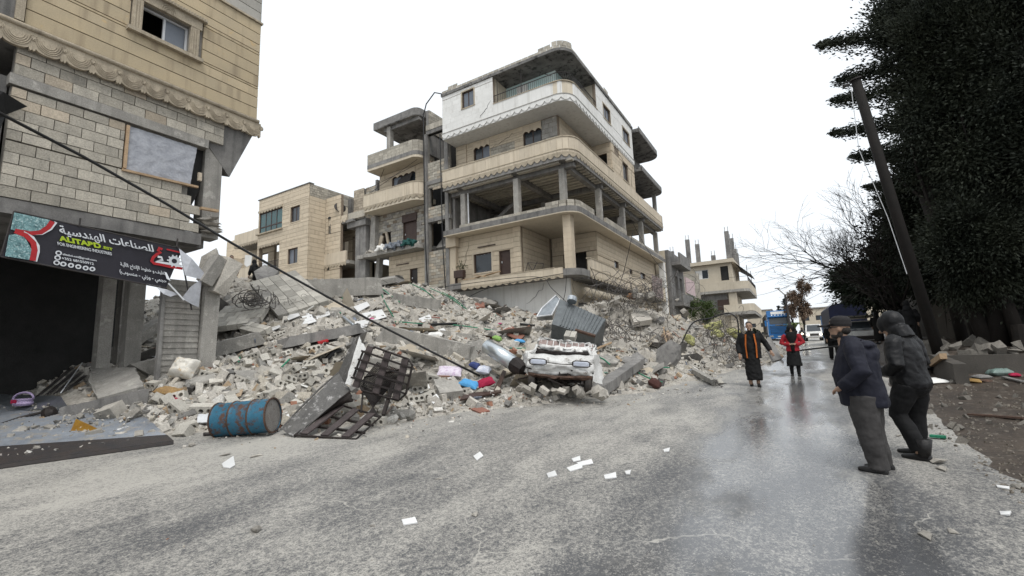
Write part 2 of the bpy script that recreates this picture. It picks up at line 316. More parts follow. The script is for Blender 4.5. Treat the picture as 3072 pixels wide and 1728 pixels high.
def window(parent, pl, a, b, c, d, fm, pm, mull=1, w=.12, trans=None, sill=None, sur=None, fr=.06, panes=True):
    f = bx(MB(), pl, a, b, w, w+.06, c, c+fr)
    bx(f, pl, a, b, w, w+.06, d-fr, d); bx(f, pl, a, a+fr, w, w+.06, c+fr, d-fr); bx(f, pl, b-fr, b, w, w+.06, c+fr, d-fr)
    us = [a+fr+(b-a-2*fr)*k/(mull+1) for k in range(mull+2)]
    for u in us[1:-1]: bx(f, pl, u-fr/2, u+fr/2, w+.003, w+.055, c+fr, d-fr)
    zs = [c+fr, d-fr] if trans is None else [c+fr, c+(d-c)*trans, d-fr]
    if trans is not None: bx(f, pl, a+fr, b-fr, w-.003, w+.05, zs[1]-fr/2, zs[1]+fr/2)
    wo_ = part('window', f, fm, parent)
    if panes:
        for i, (p, q) in enumerate(zip(us, us[1:])):
            for r, s in zip(zs, zs[1:]):
                mm = pm[i % len(pm)] if isinstance(pm, list) else pm
                if mm is None: continue
                g = link('pane', bx(MB(), pl, p+.01, q-.01, w+.025, w+.035, r+.01, s-.01).mesh('pane', mm), wo_); 
    if sill: link('sill', bx(MB(), pl, a-.1, b+.1, -.07, w, c-.07, c-.003).mesh('sill', sill), wo_)
    if sur:
        t = bx(MB(), pl, a-.09, a-.002, -.05, w, c, d); bx(t, pl, b+.002, b+.09, -.05, w, c, d); bx(t, pl, a-.09, b+.09, -.053, w, d+.002, d+.09)
        link('surround', t.mesh('surround', sur), wo_)
    return wo_
def scallop_head(parent, pl, a, b, z, m, n=3):
    poly = [(a, z+.35), (a, z)]
    for i in range(n*6+1):
        t = i/(n*6); poly.append((a+(b-a)*t, z-.16+.16*abs(math.sin(t*n*math.pi))))
    poly += [(b, z), (b, z+.35)]
    t = MB()
    if pl[0] == 'Y': t.prism(poly[::-1], lambda u, q, w: (u, pl[1]+w, q), -.062, -.02)
    else: t.prism(poly[::-1], lambda u, q, w: (pl[1]-w, u, q), -.062, -.02)
    part('scalloped_head', t, m, parent)
def door(parent, pl, a, b, c, d, m, w=.15, name='door'):
    o = part(name, bx(MB(), pl, a+.06, b-.06, w, w+.05, c, d-.06), m, parent)
    f = bx(MB(), pl, a, a+.06, w-.04, w+.07, c, d); bx(f, pl, b-.06, b, w-.04, w+.07, c, d); bx(f, pl, a+.06, b-.06, w-.04, w+.07, d-.06, d)
    link('frame', f.mesh('frame', M_brown), o); link('handle', bx(MB(), pl, a+.12, a+.16, w-.06, w, c+1, c+1.12).mesh('handle', M_alu), o); return o
def arc(cx, cy, r, a0, a1, n=8): return [(cx+r*math.cos(rad(a0+(a1-a0)*i/n)), cy+r*math.sin(rad(a0+(a1-a0)*i/n))) for i in range(n+1)]
def offs(path, d):
    out = []
    for i, p in enumerate(path):
        a = Vector(path[max(i-1, 0)]); b = Vector(path[min(i+1, len(path)-1)]); t = (b-a).normalized(); out.append((p[0]-t.y*d, p[1]+t.x*d))
    return out
def band(path, z0, z1, th, z0b=None):
    i = offs(path, th); mb = MB(); return mb.loft([[(p[0], p[1], z0), (p[0], p[1], z1), (q[0], q[1], z1), (q[0], q[1], z0)] for p, q in zip(path, i)])
def walk(path, step):
    L = [0]
    for a, b in zip(path, path[1:]): L.append(L[-1]+math.dist(a, b))
    n = max(1, round(L[-1]/step)); out = []
    for k in range(n+1):
        s = L[-1]*k/n; i = max(j for j in range(len(L)) if L[j] <= s+1e-9); i = min(i, len(path)-2); t = (s-L[i])/max(L[i+1]-L[i], 1e-9)
        out.append((path[i][0]+(path[i+1][0]-path[i][0])*t, path[i][1]+(path[i+1][1]-path[i][1])*t))
    return out
def panels(parent, path, z0, z1, step, m, name='facing_panel', th=.03, gap=.006):
    pts = walk(path, step)
    for a, b in zip(pts, pts[1:]):
        d = Vector((b[0]-a[0], b[1]-a[1], 0)); L = d.length; d.normalize(); nrm = Vector((d.y, -d.x, 0)); key = ('pan', round(L, 2), round(z1-z0, 2), m.name, th)
        if key not in PCACHE: PCACHE[key] = MB().box(-L/2+gap/2, L/2-gap/2, -th, .012, -(z1-z0)/2, (z1-z0)/2).mesh(name, m)
        o = link(name, PCACHE[key], parent); o.location = ((a[0]+b[0])/2, (a[1]+b[1])/2, (z0+z1)/2); o.rotation_euler[2] = math.atan2(d.y, d.x)
def scallop_trim(parent, path, zt, zb, step, m, out=.05):
    pts = walk(path, step/6); o = offs(pts, -out); mb = MB(); rings = []
    for k, (p, q) in enumerate(zip(pts, o)):
        z = zb + (zt-zb)*.55*(1-abs(math.sin(math.pi*k/6)))
        rings.append([(q[0], q[1], z), (q[0], q[1], zt), (p[0], p[1], zt), (p[0], p[1], z)])
    part('scalloped_trim', mb.loft(rings), m, parent)
def slab(foot, z0, z1): return MB().prism(foot, lambda a, b, z: (a, b, z), z0, z1)
# ------------------------------------------------------------------ corner apartment building
AB = thing('apartment_building', 'damaged corner apartment block with white top storey and open unfinished floor', 'building', (-14, 30, 1.5))
CR = arc(-10.4, 23.2, 0.900, -90, 0)                      # rounded street corner
YF, XS = 22.3, -9.5
full = [(-18.55, YF)]+CR+[(XS, 41.8)]
foot = [(-18.55, YF)]+CR+[(XS, 41.8), (-18.55, 41.8)]
# ground floor
part('plastered_wall', wall(('Y', 23.3), -18.4, -10.5, .5, 5.85, 0, .2, [(-16.9, -15.2, .5, 4.75)]), M_white, AB)
sh = MB()
for i in range(34): sh.box(-16.9, -15.2, 23.38, 23.42+.02*(i % 2), .5+i*.125, .5+i*.125+.12)
part('roller_shutter', sh, M_concd, AB)
part('shop_wall', wall(('X', -10.5), 23.52, 41.5, .5, 5.85, 0, .2, [(24.3, 27.6, .5, 4.6), (28.6, 32, .5, 4.6), (33, 36.4, .5, 4.6)]), M_plaster, AB)
for a in (24.3, 28.6, 33):
    sh = MB()
    for i in range(28): bx(sh, ('X', -10.5), a, a+3.4, .08, .13+.02*(i % 2), .5+i*.147, .5+i*.147+.14)
    part('roller_shutter', sh, M_concd, AB)
pole_ = MB().tube([(-9.9, 24.0, 5.15), (-9.9, 33, 5.15)], .22, 12)
part('awning_roll', pole_, M_plaster, AB, True)
# level 1 slab with patio, scalloped edge
f1 = [(-18.3, YF)]+CR+[(XS, 41.0), (-18.3, 41.0)]
part('balcony_slab', slab(f1, 5.86, 6.22), M_concd, AB)
p1 = [(-17.2, YF), (-10.4, YF)]
panels(AB, p1, 5.92, 6.3, .55, M_beigeb, 'fascia_panel'); scallop_trim(AB, p1, 5.93, 5.72, .5, M_tancarve, .04)
part('coping', band([(-17.2, YF-.05), (-10.9, YF-.05)], 6.3, 6.35, .3), M_tancarve, AB)
p1s = [(XS, 23.9), (XS, 40.6)]
panels(AB, p1s, 5.98, 6.9, .3, M_beigeb); scallop_trim(AB, p1s, 6.0, 5.78, .5, M_tancarve)
part('coping', band([(XS+.05, 23.85), (XS+.05, 40.6)], 6.9, 6.97, .25), M_tancarve, AB)
part('parapet', band(p1s, 6.22, 6.89, .12), M_plaster, AB)
part('parapet_rail', band([(XS+.055, 23.9), (XS+.055, 40.6)], 6.32, 6.36, .05), M_tancarve, AB)
for k in range(38): part('soffit_rib', MB().box(-10.5, -9.55, 23.7+k*.44, 23.7+k*.44+.2, 5.75, 5.858), M_concd, AB)
# first floor walls
pl = ('Y', 23.2); H1 = [(-16.87, -15.53, 6.85, 8.05), (-14.98, -14.19, 6.25, 8.0)]
part('wall_core', wall(pl, -18.5, -13.47, 6.22, 9.3, .0, .22, H1), M_joint, AB)
pieces(AB, pl, -18.5, -13.9, 6.24, 9.28, .3, 'stone_course', M_beige, H1, .035)
pieces(AB, pl, -13.9, -13.4, 6.24, 9.28, .3, 'stone_course', M_beige, [], .12)
window(AB, pl, *H1[0], M_brown, M_glass, 0, .08, sur=M_beigeb, sill=M_beigeb); door(AB, pl, *H1[1], M_brown, .1)
part('wall_bracket', MB().box(-16.5, -15.2, 23.08, 23.15, 8.42, 8.47), M_brown, AB)
part('porch_return', wall(('X', -13.47), 23.43, 27.2, 6.22, 9.3, 0, .2), M_joint, AB)
pieces(AB, ('X', -13.47), 23.45, 26.9, 6.24, 9.28, .3, 'stone_course', M_beige, [], .035)
H2 = [(-12.6, -11.0, 6.25, 8.1)]
part('porch_back_wall', wall(('Y', 27.2), -13.43, -10.4, 6.22, 9.3, 0, .2, H2), M_joint, AB)
pieces(AB, ('Y', 27.2), -13.4, -10.3, 6.24, 9.28, .3, 'stone_course', M_beige, H2, .035)
H3 = [(30.3, 31.2, 7.2, 7.9), (33.6, 34.3, 7.2, 7.8), (36.4, 37.7, 6.9, 7.9)]
part('wall_core', wall(('X', -10.3), 27.2, 41.4, 6.22, 9.3, 0, .2, H3), M_joint, AB)
pieces(AB, ('X', -10.3), 27.2, 40.9, 6.24, 9.28, .3, 'stone_course', M_beige, H3, .035)
for h in H3: window(AB, ('X', -10.3), *h, M_brown, M_glass, 0, .06)
pc = MB()
for k in range(9): pc.box(-10.5, -10.04, 22.78, 23.24, 6.22+k*.342, 6.22+k*.342+.335)
part('porch_column', pc, M_beige, AB)
part('pilaster_bracket', MB().box(-18.75, -17.95, 22.75, 23.15, 8.7, 9.3), M_beige, AB)
part('side_pilaster', MB().box(-18.7, -18.1, 22.95, 23.19, 6.2, 8.7), M_beige, AB)
part('white_end_pier', MB().box(-9.95, -9.5, 41.0, 41.5, 1, 9.3), M_white, AB)
part('balcony_slab', slab(foot, 9.302, 9.62), M_plaster, AB)
part('slab_edge', band([(-18.56, YF-.012)]+arc(-10.4, 23.2, 0.912, -90, 0)+[(XS+.012, 41.8)], 9.36, 9.66, .05), M_concd, AB)
# curb blocks around the open floor
def curb(path, z0, z1, step=.4, m=M_block): panels(AB, path, z0, z1, step, m, 'curb_block', .16, .012)
curb([(-17.3, YF+.2), (-11.3, YF+.2)], 9.63, 9.83)
curb([(-11.3, YF+.2), (-10.4, YF+.2)]+arc(-10.4, 23.2, 0.700, -90, 0)+[(XS-.2, 25.2)], 9.63, 9.82)
curb([(-11.3, YF+.2), (-10.4, YF+.2)]+arc(-10.4, 23.2, 0.700, -90, 0)+[(XS-.2, 25.2)], 9.83, 10.03)
curb([(XS-.2, 27.2), (XS-.2, 31.2)], 9.63, 9.83); curb([(XS-.2, 27.2), (XS-.2, 31.2)], 9.83, 10.05); curb([(XS-.2, 32), (XS-.2, 41.4)], 9.63, 9.85)
# open floor: columns, soffit beams and ribs
for x, y in ((-17.35, 22.95), (-13.3, 22.75), (-10.45, 23.0), (-10.0, 27.3), (-10.0, 31.9), (-10.0, 36.5), (-10.0, 40.9), (-14, 27.5), (-14, 32), (-18.2, 28)):
    part('column', MB().box(x-.17, x+.17, y-.17, y+.17, 9.62, 12.0), M_conc, AB)
part('column_hanging', MB().obox((-9.9, 31.0, 10.5), (.4, .35, 1.0), rot(8, 10, 5), j=.05), M_concd, AB)
part('drain_pipe', MB().tube([(-17.0, 22.9, 9.62), (-17.0, 22.9, 12)], .05, 8), M_alu, AB)
part('side_wall', MB().box(-18.5, -18.3, 23.2, 41, 9.62, 12.318), M_concd, AB)
part('back_wall', MB().box(-18.3, -11.0, 34.5, 34.7, 9.62, 12.318), M_concd, AB)
part('stair_flight', MB().beam((-17.6, 25.2, 9.7), (-15.2, 25.8, 11.6), 1.1, .22), M_concd, AB)
part('balcony_slab', slab(foot, 12.32, 12.6), M_concd, AB)
for y in (23.0, 27.3, 31.9, 36.5): part('beam', MB().box(-18.3, -9.7, y-.15, y+.15, 11.99, 12.318), M_concd, AB)
for x in (-17.35, -13.3, -10.2): part('beam', MB().box(x-.16, x+.16, 23.2, 41.4, 11.96, 12.316), M_concd, AB)
k = 0
for i in range(42):
    y = 22.45+i*.46
    if any(abs(y-q) < .35 for q in (23.0, 27.3, 31.9, 36.5)): continue
    for x0, x1 in ((-18.2, -17.55), (-17.15, -13.5), (-13.1, -10.4), (-10.0, -9.6)):
        part('soffit_rib', MB().box(x0, x1, y, y+.28, 12.2, 12.319), M_block, AB)
# beige band
panels(AB, full, 12.66, 13.6, .34, M_beigeb); scallop_trim(AB, full, 12.72, 12.42, .42, M_tancarve)
part('parapet', band(offs(full[:-1]+[(XS, 29)], .012), 12.6, 13.59, .12), M_plaster, AB)
part('slab_rim', band(offs(full, -.01), 12.28, 12.66, .1), M_concd, AB)
part('coping', band([(-18.6, YF-.06)]+arc(-10.4, 23.2, 0.960, -90, 0)+[(XS+.06, 29)], 13.6, 13.66, .24), M_tancarve, AB)
part('string_course', band([(-18.6, YF-.055)]+arc(-10.4, 23.2, 0.955, -90, 0)+[(XS+.055, 41.8)], 12.86, 12.9, .05), M_tancarve, AB)
# third floor
pl = ('Y', 23.7); H = [(-17.03, -15.78, 13.4, 15.3), (-13.26, -12.01, 13.4, 15.3)]
hh = H+[(-15.7, -13.9, 14.35, 14.95), (-12.0, -10.9, 13.9, 15.9)]
part('wall_core', wall(pl, -18.5, -10.92, 12.6, 15.75, .0, .2, H), M_joint, AB)
pieces(AB, pl, -18.45, -10.92, 12.64, 15.74, .31, 'stone_course', M_beige, hh, .035)
pieces(AB, pl, -15.7, -13.9, 14.35, 14.95, .2, 'exposed_block', M_block, [], .02, .4)
pieces(AB, pl, -12.0, -10.95, 13.9, 15.7, .3, 'exposed_block', M_conc, [], .02, .5, jit=.01)
pieces(AB, pl, -18.45, -17.6, 12.64, 15.74, .31, 'stone_course', M_beige, [], .1)
for h in H:
    window(AB, pl, *h, M_brown, [M_glass, M_frost] if h[0] < -15 else [M_glass, M_glass], 1, .08, sill=M_beigeb); scallop_head(AB, pl, h[0]-.02, h[1]+.02, 15.3, M_beige, 3)
part('recess_wall', wall(('X', -10.92), 23.91, 29, 12.6, 15.75, 0, .2), M_joint, AB)
pieces(AB, ('X', -10.92), 23.91, 29, 12.64, 15.74, .31, 'stone_course', M_beige, [], .035)
H = [(-10.6, -9.85, 13.4, 15.0)]
part('wall_core', wall(('Y', 29.0), -10.9, XS-.06, 12.6, 15.75, 0, .2, H), M_joint, AB); pieces(AB, ('Y', 29.0), -10.9, XS-.05, 12.64, 15.74, .31, 'stone_course', M_beige, H, .035)
H = [(31.3, 32.5, 13.85, 15.2)]
part('wall_core', wall(('X', XS-.06), 29.2, 34.1, 12.6, 15.75, 0, .2, H), M_joint, AB)
pieces(AB, ('X', XS-.06), 29.0, 34.1, 13.64, 15.74, .3, 'stone_course', M_beige, H+[(29.6, 30.6, 15.1, 15.8)], .04)
window(AB, ('X', XS-.06), *H[0], M_brown, [M_frost, M_glass], 1, .06, sill=M_tancarve, sur=M_tancarve)
# white top storey
f4 = [(-18.5, YF)]+CR+[(XS, 34.1), (-18.5, 34.1)]
part('balcony_slab', slab(f4, 15.75, 16.0), M_white, AB)
p4 = [(-18.5, YF)]+CR+[(XS, 34.1)]
scallop_trim(AB, p4, 16.12, 15.78, .5, M_white, .05)
part('string_course', band([(-18.55, YF-.07)]+arc(-10.4, 23.2, 0.970, -90, 0)+[(XS+.07, 34.1)], 16.12, 16.17, .1), M_conc, AB)
par = [(-14.5, YF)]+CR+[(XS, 26.65)]
part('parapet', band(offs(par, .012), 16.0, 16.91, .15), M_plaster, AB); panels(AB, par, 16.18, 16.92, .9, M_white, 'whitewashed_panel', .03, .003)
part('coping', band([(-14.5, YF-.06)]+arc(-10.4, 23.2, 0.960, -90, 0)+[(XS+.06, 26.65)], 16.92, 16.97, .26), M_tancarve, AB)
H = [(-16.85, -15.95, 17.4, 18.5)]
part('wall_core', wall(('Y', YF+.03), -18.5, -14.5, 16.0, 18.75, 0, .2, H), M_joint, AB); pieces(AB, ('Y', YF+.03), -18.5, -14.5, 16.18, 18.75, .3, 'whitewashed_course', M_white, H, .035, gap=.004)
window(AB, ('Y', YF+.03), *H[0], M_brown, M_frost, 1, .05, sur=M_tancarve, sill=M_tancarve)
H = [(27.85, 29.15, 17.0, 17.98), (31.8, 33.3, 17.0, 18.0)]
part('wall_core', wall(('X', XS-.03), 26.65, 34.1, 16.0, 18.75, 0, .2, H), M_joint, AB); pieces(AB, ('X', XS-.03), 26.65, 34.1, 16.18, 18.75, .3, 'whitewashed_course', M_white, H, .035, gap=.004)
for h in H: window(AB, ('X', XS-.03), *h, M_brown, M_frost, 1, .05, sur=M_tancarve, sill=M_tancarve)
part('balcony_cheek', MB().box(-14.7, -14.5, 22.54, 23.9, 16, 18.75), M_plaster, AB); part('balcony_cheek', MB().box(-11.0, -9.74, 26.66, 26.86, 16, 18.75), M_plaster, AB)
part('balcony_back_wall', wall(('Y', 23.9), -14.5, -11.0, 16, 18.75, 0, .2, [(-12.9, -12.1, 16, 18)]), M_teal, AB)
part('balcony_back_wall', wall(('X', -11.0), 24.1, 26.7, 16, 18.75, 0, .2), M_teal, AB)
part('balcony_curtain', MB().box(-13.7, -12.9, 23.82, 23.86, 16.2, 18.5), M_white, AB)
rl = MB(); rp_ = [(-14.5, YF+.06)]+arc(-10.4, 23.2, 0.840, -90, 0)+[(XS-.06, 26.6)]
rl.tube([(x, y, 17.5) for x, y in rp_], .025, 6); rl.tube([(x, y, 17.03) for x, y in rp_], .018, 6)
part('railing', rl, M_iron, AB)
bal = MB()
for x, y in walk(rp_, .13): bal.tube([(x, y, 17.03), (x, y-.03, 17.15), (x, y, 17.27), (x, y, 17.5)], .011, 4)
part('railing_balusters', bal, M_iron, AB)
for x, y in ((-14.3, 22.5), (-12.6, 22.5), (-11.4, 24)): part('awning_post', MB().tube([(x, y, 16.9), (x, y, 18.7)], .02, 5), M_iron, AB)
part('awning_strut', MB().tube([(-11.4, 23, 18.2), (-10.6, 22.5, 17.5)], .02, 5), M_iron, AB)
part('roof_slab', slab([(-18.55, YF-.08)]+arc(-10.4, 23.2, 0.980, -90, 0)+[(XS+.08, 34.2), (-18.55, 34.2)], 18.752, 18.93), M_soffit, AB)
rt = [(-18.5, YF-.02)]+arc(-10.4, 23.2, 0.920, -90, 0)+[(XS+.02, 34.1)]
panels(AB, rt, 18.93, 19.12, .41, M_block, 'parapet_block', .0, .02)
for a in (.5, 7.2, 8.6, 14.5): 
    w_ = walk(rt, .1); i = int(a*10); panels(AB, w_[i:i+9], 19.12, 19.3, .41, M_block, 'parapet_block', .0, .02)
panels(AB, arc(-10.4, 23.2, 0.920, -90, -10), 19.12, 19.4, .3, M_block, 'parapet_block', .0, .02)
# rear balconies along the street
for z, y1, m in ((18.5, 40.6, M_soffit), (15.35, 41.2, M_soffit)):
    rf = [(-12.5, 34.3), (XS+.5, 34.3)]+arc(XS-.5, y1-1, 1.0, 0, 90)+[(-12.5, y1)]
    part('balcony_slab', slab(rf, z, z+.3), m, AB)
    part('slab_edge', band(offs(rf[1:-1], -.015), z+.05, z+.42, .06), M_concd, AB)
    for q in lin(35.2, y1-1.2, 5):
        if z < 16: part('parapet_block', MB().box(XS+.15, XS+.42, q, q+.4, z+.3, z+.5), M_block, AB)
part('rear_wall', wall(('X', -10.8), 34.1, 41.0, 12.6, 18.5, 0, .2, [(36, 37.3, 13.6, 15), (36, 37.3, 16.6, 17.9)]), M_concd, AB)
part('rear_column', MB().box(-9.9, -9.6, 40.4, 40.7, 12.6, 15.35), M_conc, AB)
part('rear_parapet', band([(XS-.02, 34.1), (XS-.02, 41.7)], 12.6, 13.12, .12), M_plaster, AB)
panels(AB, [(XS, 34.1), (XS, 41.8)], 13.0, 13.18, .41, M_block, 'parapet_block', .02, .012)
part('left_party_wall', MB().box(-18.5, -18.3, 23.92, 34.1, 12.6, 18.75), M_concd, AB); part('rear_closure', MB().box(-18.3, -10.8, 33.9, 34.08, 12.6, 18.75), M_concd, AB)
part('inner_partition', MB().box(-18.3, -10.5, 30, 30.15, .5, 9.3), M_concd, AB)
# ------------------------------------------------------------------ stair shaft and narrow wing
TW = thing('apartment_wing', 'narrow half-collapsed wing with curved beige balconies left of corner block', 'building', (-22.5, 25, 1.5))
SX = ('Y', 23.0)
holes = [(-20.3, -18.6, 11.75, 13.05), (-20.3, -18.62, 8.75, 10.75), (-20.3, -18.7, 4.5, 6.2), (-20.4, -18.6, 14.9, 16.95)]
part('shaft_wall', wall(SX, -20.45, -18.55, 4.5, 17.2, .06, .2, holes), M_mortar, TW)
def ragged(u, z):
    for a, b, c, d in holes[:3]:
        q = .22*mn.noise((u*2.5, z*2.5, 4))
        if a-.05 < u < b+.05 and c+q < z < d+q*1.5: return False
    return True
for z0, z1 in ((4.9, 10.7), (10.98, 13.3), (13.6, 14.9)): pieces(TW, ('Y', 23.06), -20.42, -18.58, z0, z1, .2, 'shaft_block', [M_block, M_block, M_blockt], [holes[3]], .05, .4, keep=ragged, jit=.01)
for z in (10.7, 13.3, 16.95): part('shaft_beam', MB().box(-20.5, -18.52, 22.93, 23.3, z, z+.27), M_concd, TW)
panels(TW, [(-20.5, 23.0), (-18.6, 23.0)], 17.22, 17.6, .4, M_block, 'parapet_block', .1, .012)
part('shaft_back_wall', MB().box(-20.45, -18.5, 25.5, 25.7, 4.5, 17.2), M_dark, TW)
for z in (7.9, 11.0, 14.0): part('stair_landing', MB().box(-20.4, -18.55, 23.4, 25.5, z, z+.2), M_concd, TW)
part('stair_flight', MB().beam((-19.5, 23.6, 9.0), (-19.5, 25.3, 10.9), 1.5, .2), M_conc, TW)
for x in (-18.75, -20.55): part('shaft_column', MB().box(x-.14, x+.14, 22.9, 23.1, 6.2, 17.0), M_concd, TW)
pipe = MB().tube([(-20.3, 22.75, 5.8), (-20.45, 22.7, 10), (-20.5, 22.7, 15), (-20.5, 22.7, 18.3), (-20.2, 22.65, 19.0), (-19.4, 22.6, 19.55), (-18.6, 22.6, 19.15)], .04, 6)
part('riser_cable', pipe, M_cable, TW); part('riser_cable', MB().tube([(-18.35, 22.2, 5.6), (-18.5, 22.15, 9), (-18.6, 22.2, 13), (-18.65, 22.2, 16.2)], .035, 6), M_cable, TW)
# roof storey
rf = [(-25.1, YF+.1), (-21.3, YF+.1)]+arc(-21.3, 22.9, .5, -90, 0, 4)+[(-20.7, 27), (-25.1, 27)]
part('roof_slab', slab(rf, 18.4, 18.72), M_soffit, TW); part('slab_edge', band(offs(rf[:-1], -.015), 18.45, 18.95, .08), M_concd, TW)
part('roof_column', MB().box(-23.95, -23.6, 22.6, 22.95, 16.0, 18.4), M_conc, TW); part('roof_beam', MB().box(-24.3, -20.9, 22.7, 23.0, 18.15, 18.4), M_concd, TW)
part('roof_back_wall', wall(('Y', 26.5), -23.0, -20.5, 15.7, 18.4, 0, .2), M_dark, TW); part('roof_side_wall', MB().box(-20.72, -20.5, 23.2, 26.5, 15.7, 18.9), M_concd, TW)
pieces(TW, ('X', -20.48), 23.2, 26.5, 17.3, 18.9, .2, 'shaft_block', M_block, [], .05, .4)
b2 = [(-25.6, YF), (-21.3, YF)]+arc(-21.3, 22.9, .6, -90, 0, 5)
part('balcony_slab', slab(b2+[(-20.7, 24), (-25.6, 24)], 15.32, 15.7), M_plaster, TW)
part('slab_edge', band(offs(b2, -.015), 15.5, 15.78, .05), M_concd, TW)
for r in range(4): panels(TW, [(p[0], p[1]+.01) for p in b2], 15.78+r*.2, 15.97+r*.2, .41, M_block, 'parapet_block', .02, .014)
part('parapet_core', band(offs(b2, .03), 15.7, 16.56, .1), M_mortar, TW)
T1 = ('Y', 23.5); H = [(-24.3, -22.0, 13.0, 14.95)]
part('wall_core', wall(T1, -25.6, -20.6, 12.3, 15.35, .0, .2, H), M_joint, TW); pieces(TW, T1, -25.6, -20.6, 12.6, 15.32, .3, 'stone_course', M_beige, H, .035)
window(TW, T1, *H[0], M_brown, [M_frost, M_glass, M_glass], 2, .08); scallop_head(TW, T1, -24.32, -21.98, 14.95, M_beige, 4)
part('torn_blind', MB().add([(-23.6, 23.42, 14.6), (-22.2, 23.42, 14.9), (-22.6, 23.3, 13.7), (-23.9, 23.3, 13.6)], [(0, 1, 2, 3)]), M_iron, TW)
for a, b in (((-26, 22.6, 13.7), (-21, 22.6, 15.2)), ((-25, 22.5, 13.7), (-24.2, 22.6, 15.3)), ((-26, 22.5, 14.1), (-20.6, 22.6, 14.9))): part('laundry_line', MB().tube([a, b], .015, 4), M_iron, TW)
b1 = [(-25.95, YF), (-21.4, YF)]+arc(-21.4, 23.1, .8, -90, 0, 6)
part('balcony_slab', slab(b1+[(-20.6, 24), (-25.95, 24)], 12.3, 12.62), M_plaster, TW)
part('parapet', band(offs(b1, .012), 12.63, 13.55, .1), M_plaster, TW); panels(TW, b1, 12.66, 13.56, .32, M_beigeb); scallop_trim(TW, b1, 12.7, 12.42, .42, M_tancarve)
part('coping', band(offs(b1, -.05), 13.56, 13.62, .2), M_tancarve, TW); part('parapet_return', MB().box(-25.95, -25.85, 22.45, 23.5, 12.62, 13.55), M_beigeb, TW)
H = [(-23.2, -21.9, 9.5, 11.8), (-25.3, -24.4, 9.6, 10.9)]
part('wall_core', wall(T1, -26.3, -20.6, 9.3, 12.3, .0, .2, H), M_joint, TW)
pieces(TW, T1, -26.3, -20.6, 9.4, 12.25, .21, 'exposed_block', [M_block, M_conc], H, .03, .42, miss=.1, jit=.015)
door(TW, T1, -23.2, -21.9, 9.4, 11.8, M_brown, .1); part('door_shutter_box', MB().box(-23.25, -21.85, 23.4, 23.5, 11.3, 11.85), M_brown, TW)
part('broken_pilaster', MB().obox((-25.9, 23.3, 10.8), (.5, .4, 2.8), rot(0, 2, 0), j=.06), M_conc, TW); part('hanging_stone', MB().obox((-24.6, 23.35, 10.3), (.18, .12, 1.2), rot(0, -14, 0)), M_blockt, TW); part('hanging_stone', MB().obox((-25.3, 23.35, 10.2), (.3, .12, 1.0), rot(0, 18, 0)), M_blockt, TW)
bs = MB()
top = [(-26.9+i*.42, 22.55+.3*mn.noise((i*.7, 1, 0))) for i in range(15)]
part('broken_slab', slab(top+[(-20.6, 24), (-26.9, 24)], 9.05, 9.32), M_conc, TW)
H = [(-22.55, -21.85, 6.2, 7.9)]
part('wall_core', wall(T1, -24.6, -20.6, 4.5, 9.05, .0, .2, H), M_joint, TW); pieces(TW, T1, -24.6, -20.6, 4.9, 9.03, .3, 'stone_course', M_beige, H, .035)
door(TW, T1, *H[0], M_iron, .1); part('leaning_column', MB().obox((-25.6, 23.4, 7.6), (.35, .35, 2.9), rot(0, 5, 0), j=.06), M_conc, TW)
part('side_wall', MB().box(-27.1, -26.9, 23.4, 27, 4.5, 9.05), M_plaster, TW); part('back_wall', MB().box(-26.9, -20.6, 27, 27.2, 4.5, 15.3), M_dark, TW); part('side_wall', MB().box(-26.3, -26.1, 23.7, 27, 9.3, 15.3), M_concd, TW)
part('wall_bracket', MB().box(-23.8, -22.6, 23.38, 23.44, 8.3, 8.35), M_brown, TW)

def crack(parent, pl, u, z, du, dz, n=9, r=.012):
    pts = []
    for k in range(n+1):
        a = u+du*k/n+rnd.gauss(0, .06); b = z+dz*k/n+rnd.gauss(0, .05); pts.append((a, pl[1]-.045, b) if pl[0] == 'Y' else (pl[1]+.045, a, b))
    part('crack', MB().tube(pts, [r*(.4+.6*math.sin(math.pi*k/n)) for k in range(n+1)], 4), M_dark, parent)
for a in ((('Y', 23.7), -12.2, 13.7, .3, 2), (('Y', 23.7), -15.6, 14.9, 1.7, .5), (('X', XS-.06), 29.4, 15.6, 3.4, -.5), (('X', XS-.06), 30.6, 13.8, .9, 1.8), (('X', XS-.06), 33, 13.7, .7, 1.9), (('Y', 23.2), -17.8, 6.5, .6, 2.4), (('Y', 23.3), -13.2, 4.6, 1.2, 1.1), (('X', -10.3), 31.6, 6.4, 1.6, 2.2), (('Y', YF+.03), -15.6, 16.3, .9, .9)): crack(AB, *a)
# ------------------------------------------------------------------ shop building on the left
SB = thing('shop_building', 'tan clad shop building with grey block wall over a dark open ground floor', 'building', (-16, 2, .5))
WX, OX = -12.5, -12.4
H = [(4.05, 5.06, 9.56, 10.31)]
part('wall_core', wall(('X', OX-.05), -5, 6.77, 8.45, 14, 0, .25, H), M_mortar, SB)
pieces(SB, ('X', OX-.05), 2.18, 6.85, 8.57, 11.5, .326, 'cladding_course', M_tan, [(3.83, 5.35, 9.48, 10.61)], .05, gap=.022)
pieces(SB, ('X', OX-.05), 2.18, 6.85, 11.55, 14, .326, 'cladding_course', M_greyclad, [], .05, gap=.02)
pieces(SB, ('X', OX-.05), -5, 1.62, 8.57, 14, .326, 'cladding_course', M_tan, [], .05, gap=.022)
part('fluted_pilaster', MB().box(OX-.06, OX+.06, 2.04, 2.17, 8.57, 14), M_tancarve, SB)
part('rough_panel', MB().box(OX-.06, OX+.01, 1.8, 2.04, 8.57, 14), M_concd, SB); part('fluted_pilaster', MB().box(OX-.06, OX+.06, 1.63, 1.8, 8.57, 14), M_tancarve, SB)
part('end_wall', MB().box(-21, OX-.05, 6.772, 6.85, 8.45, 14), M_tan, SB)
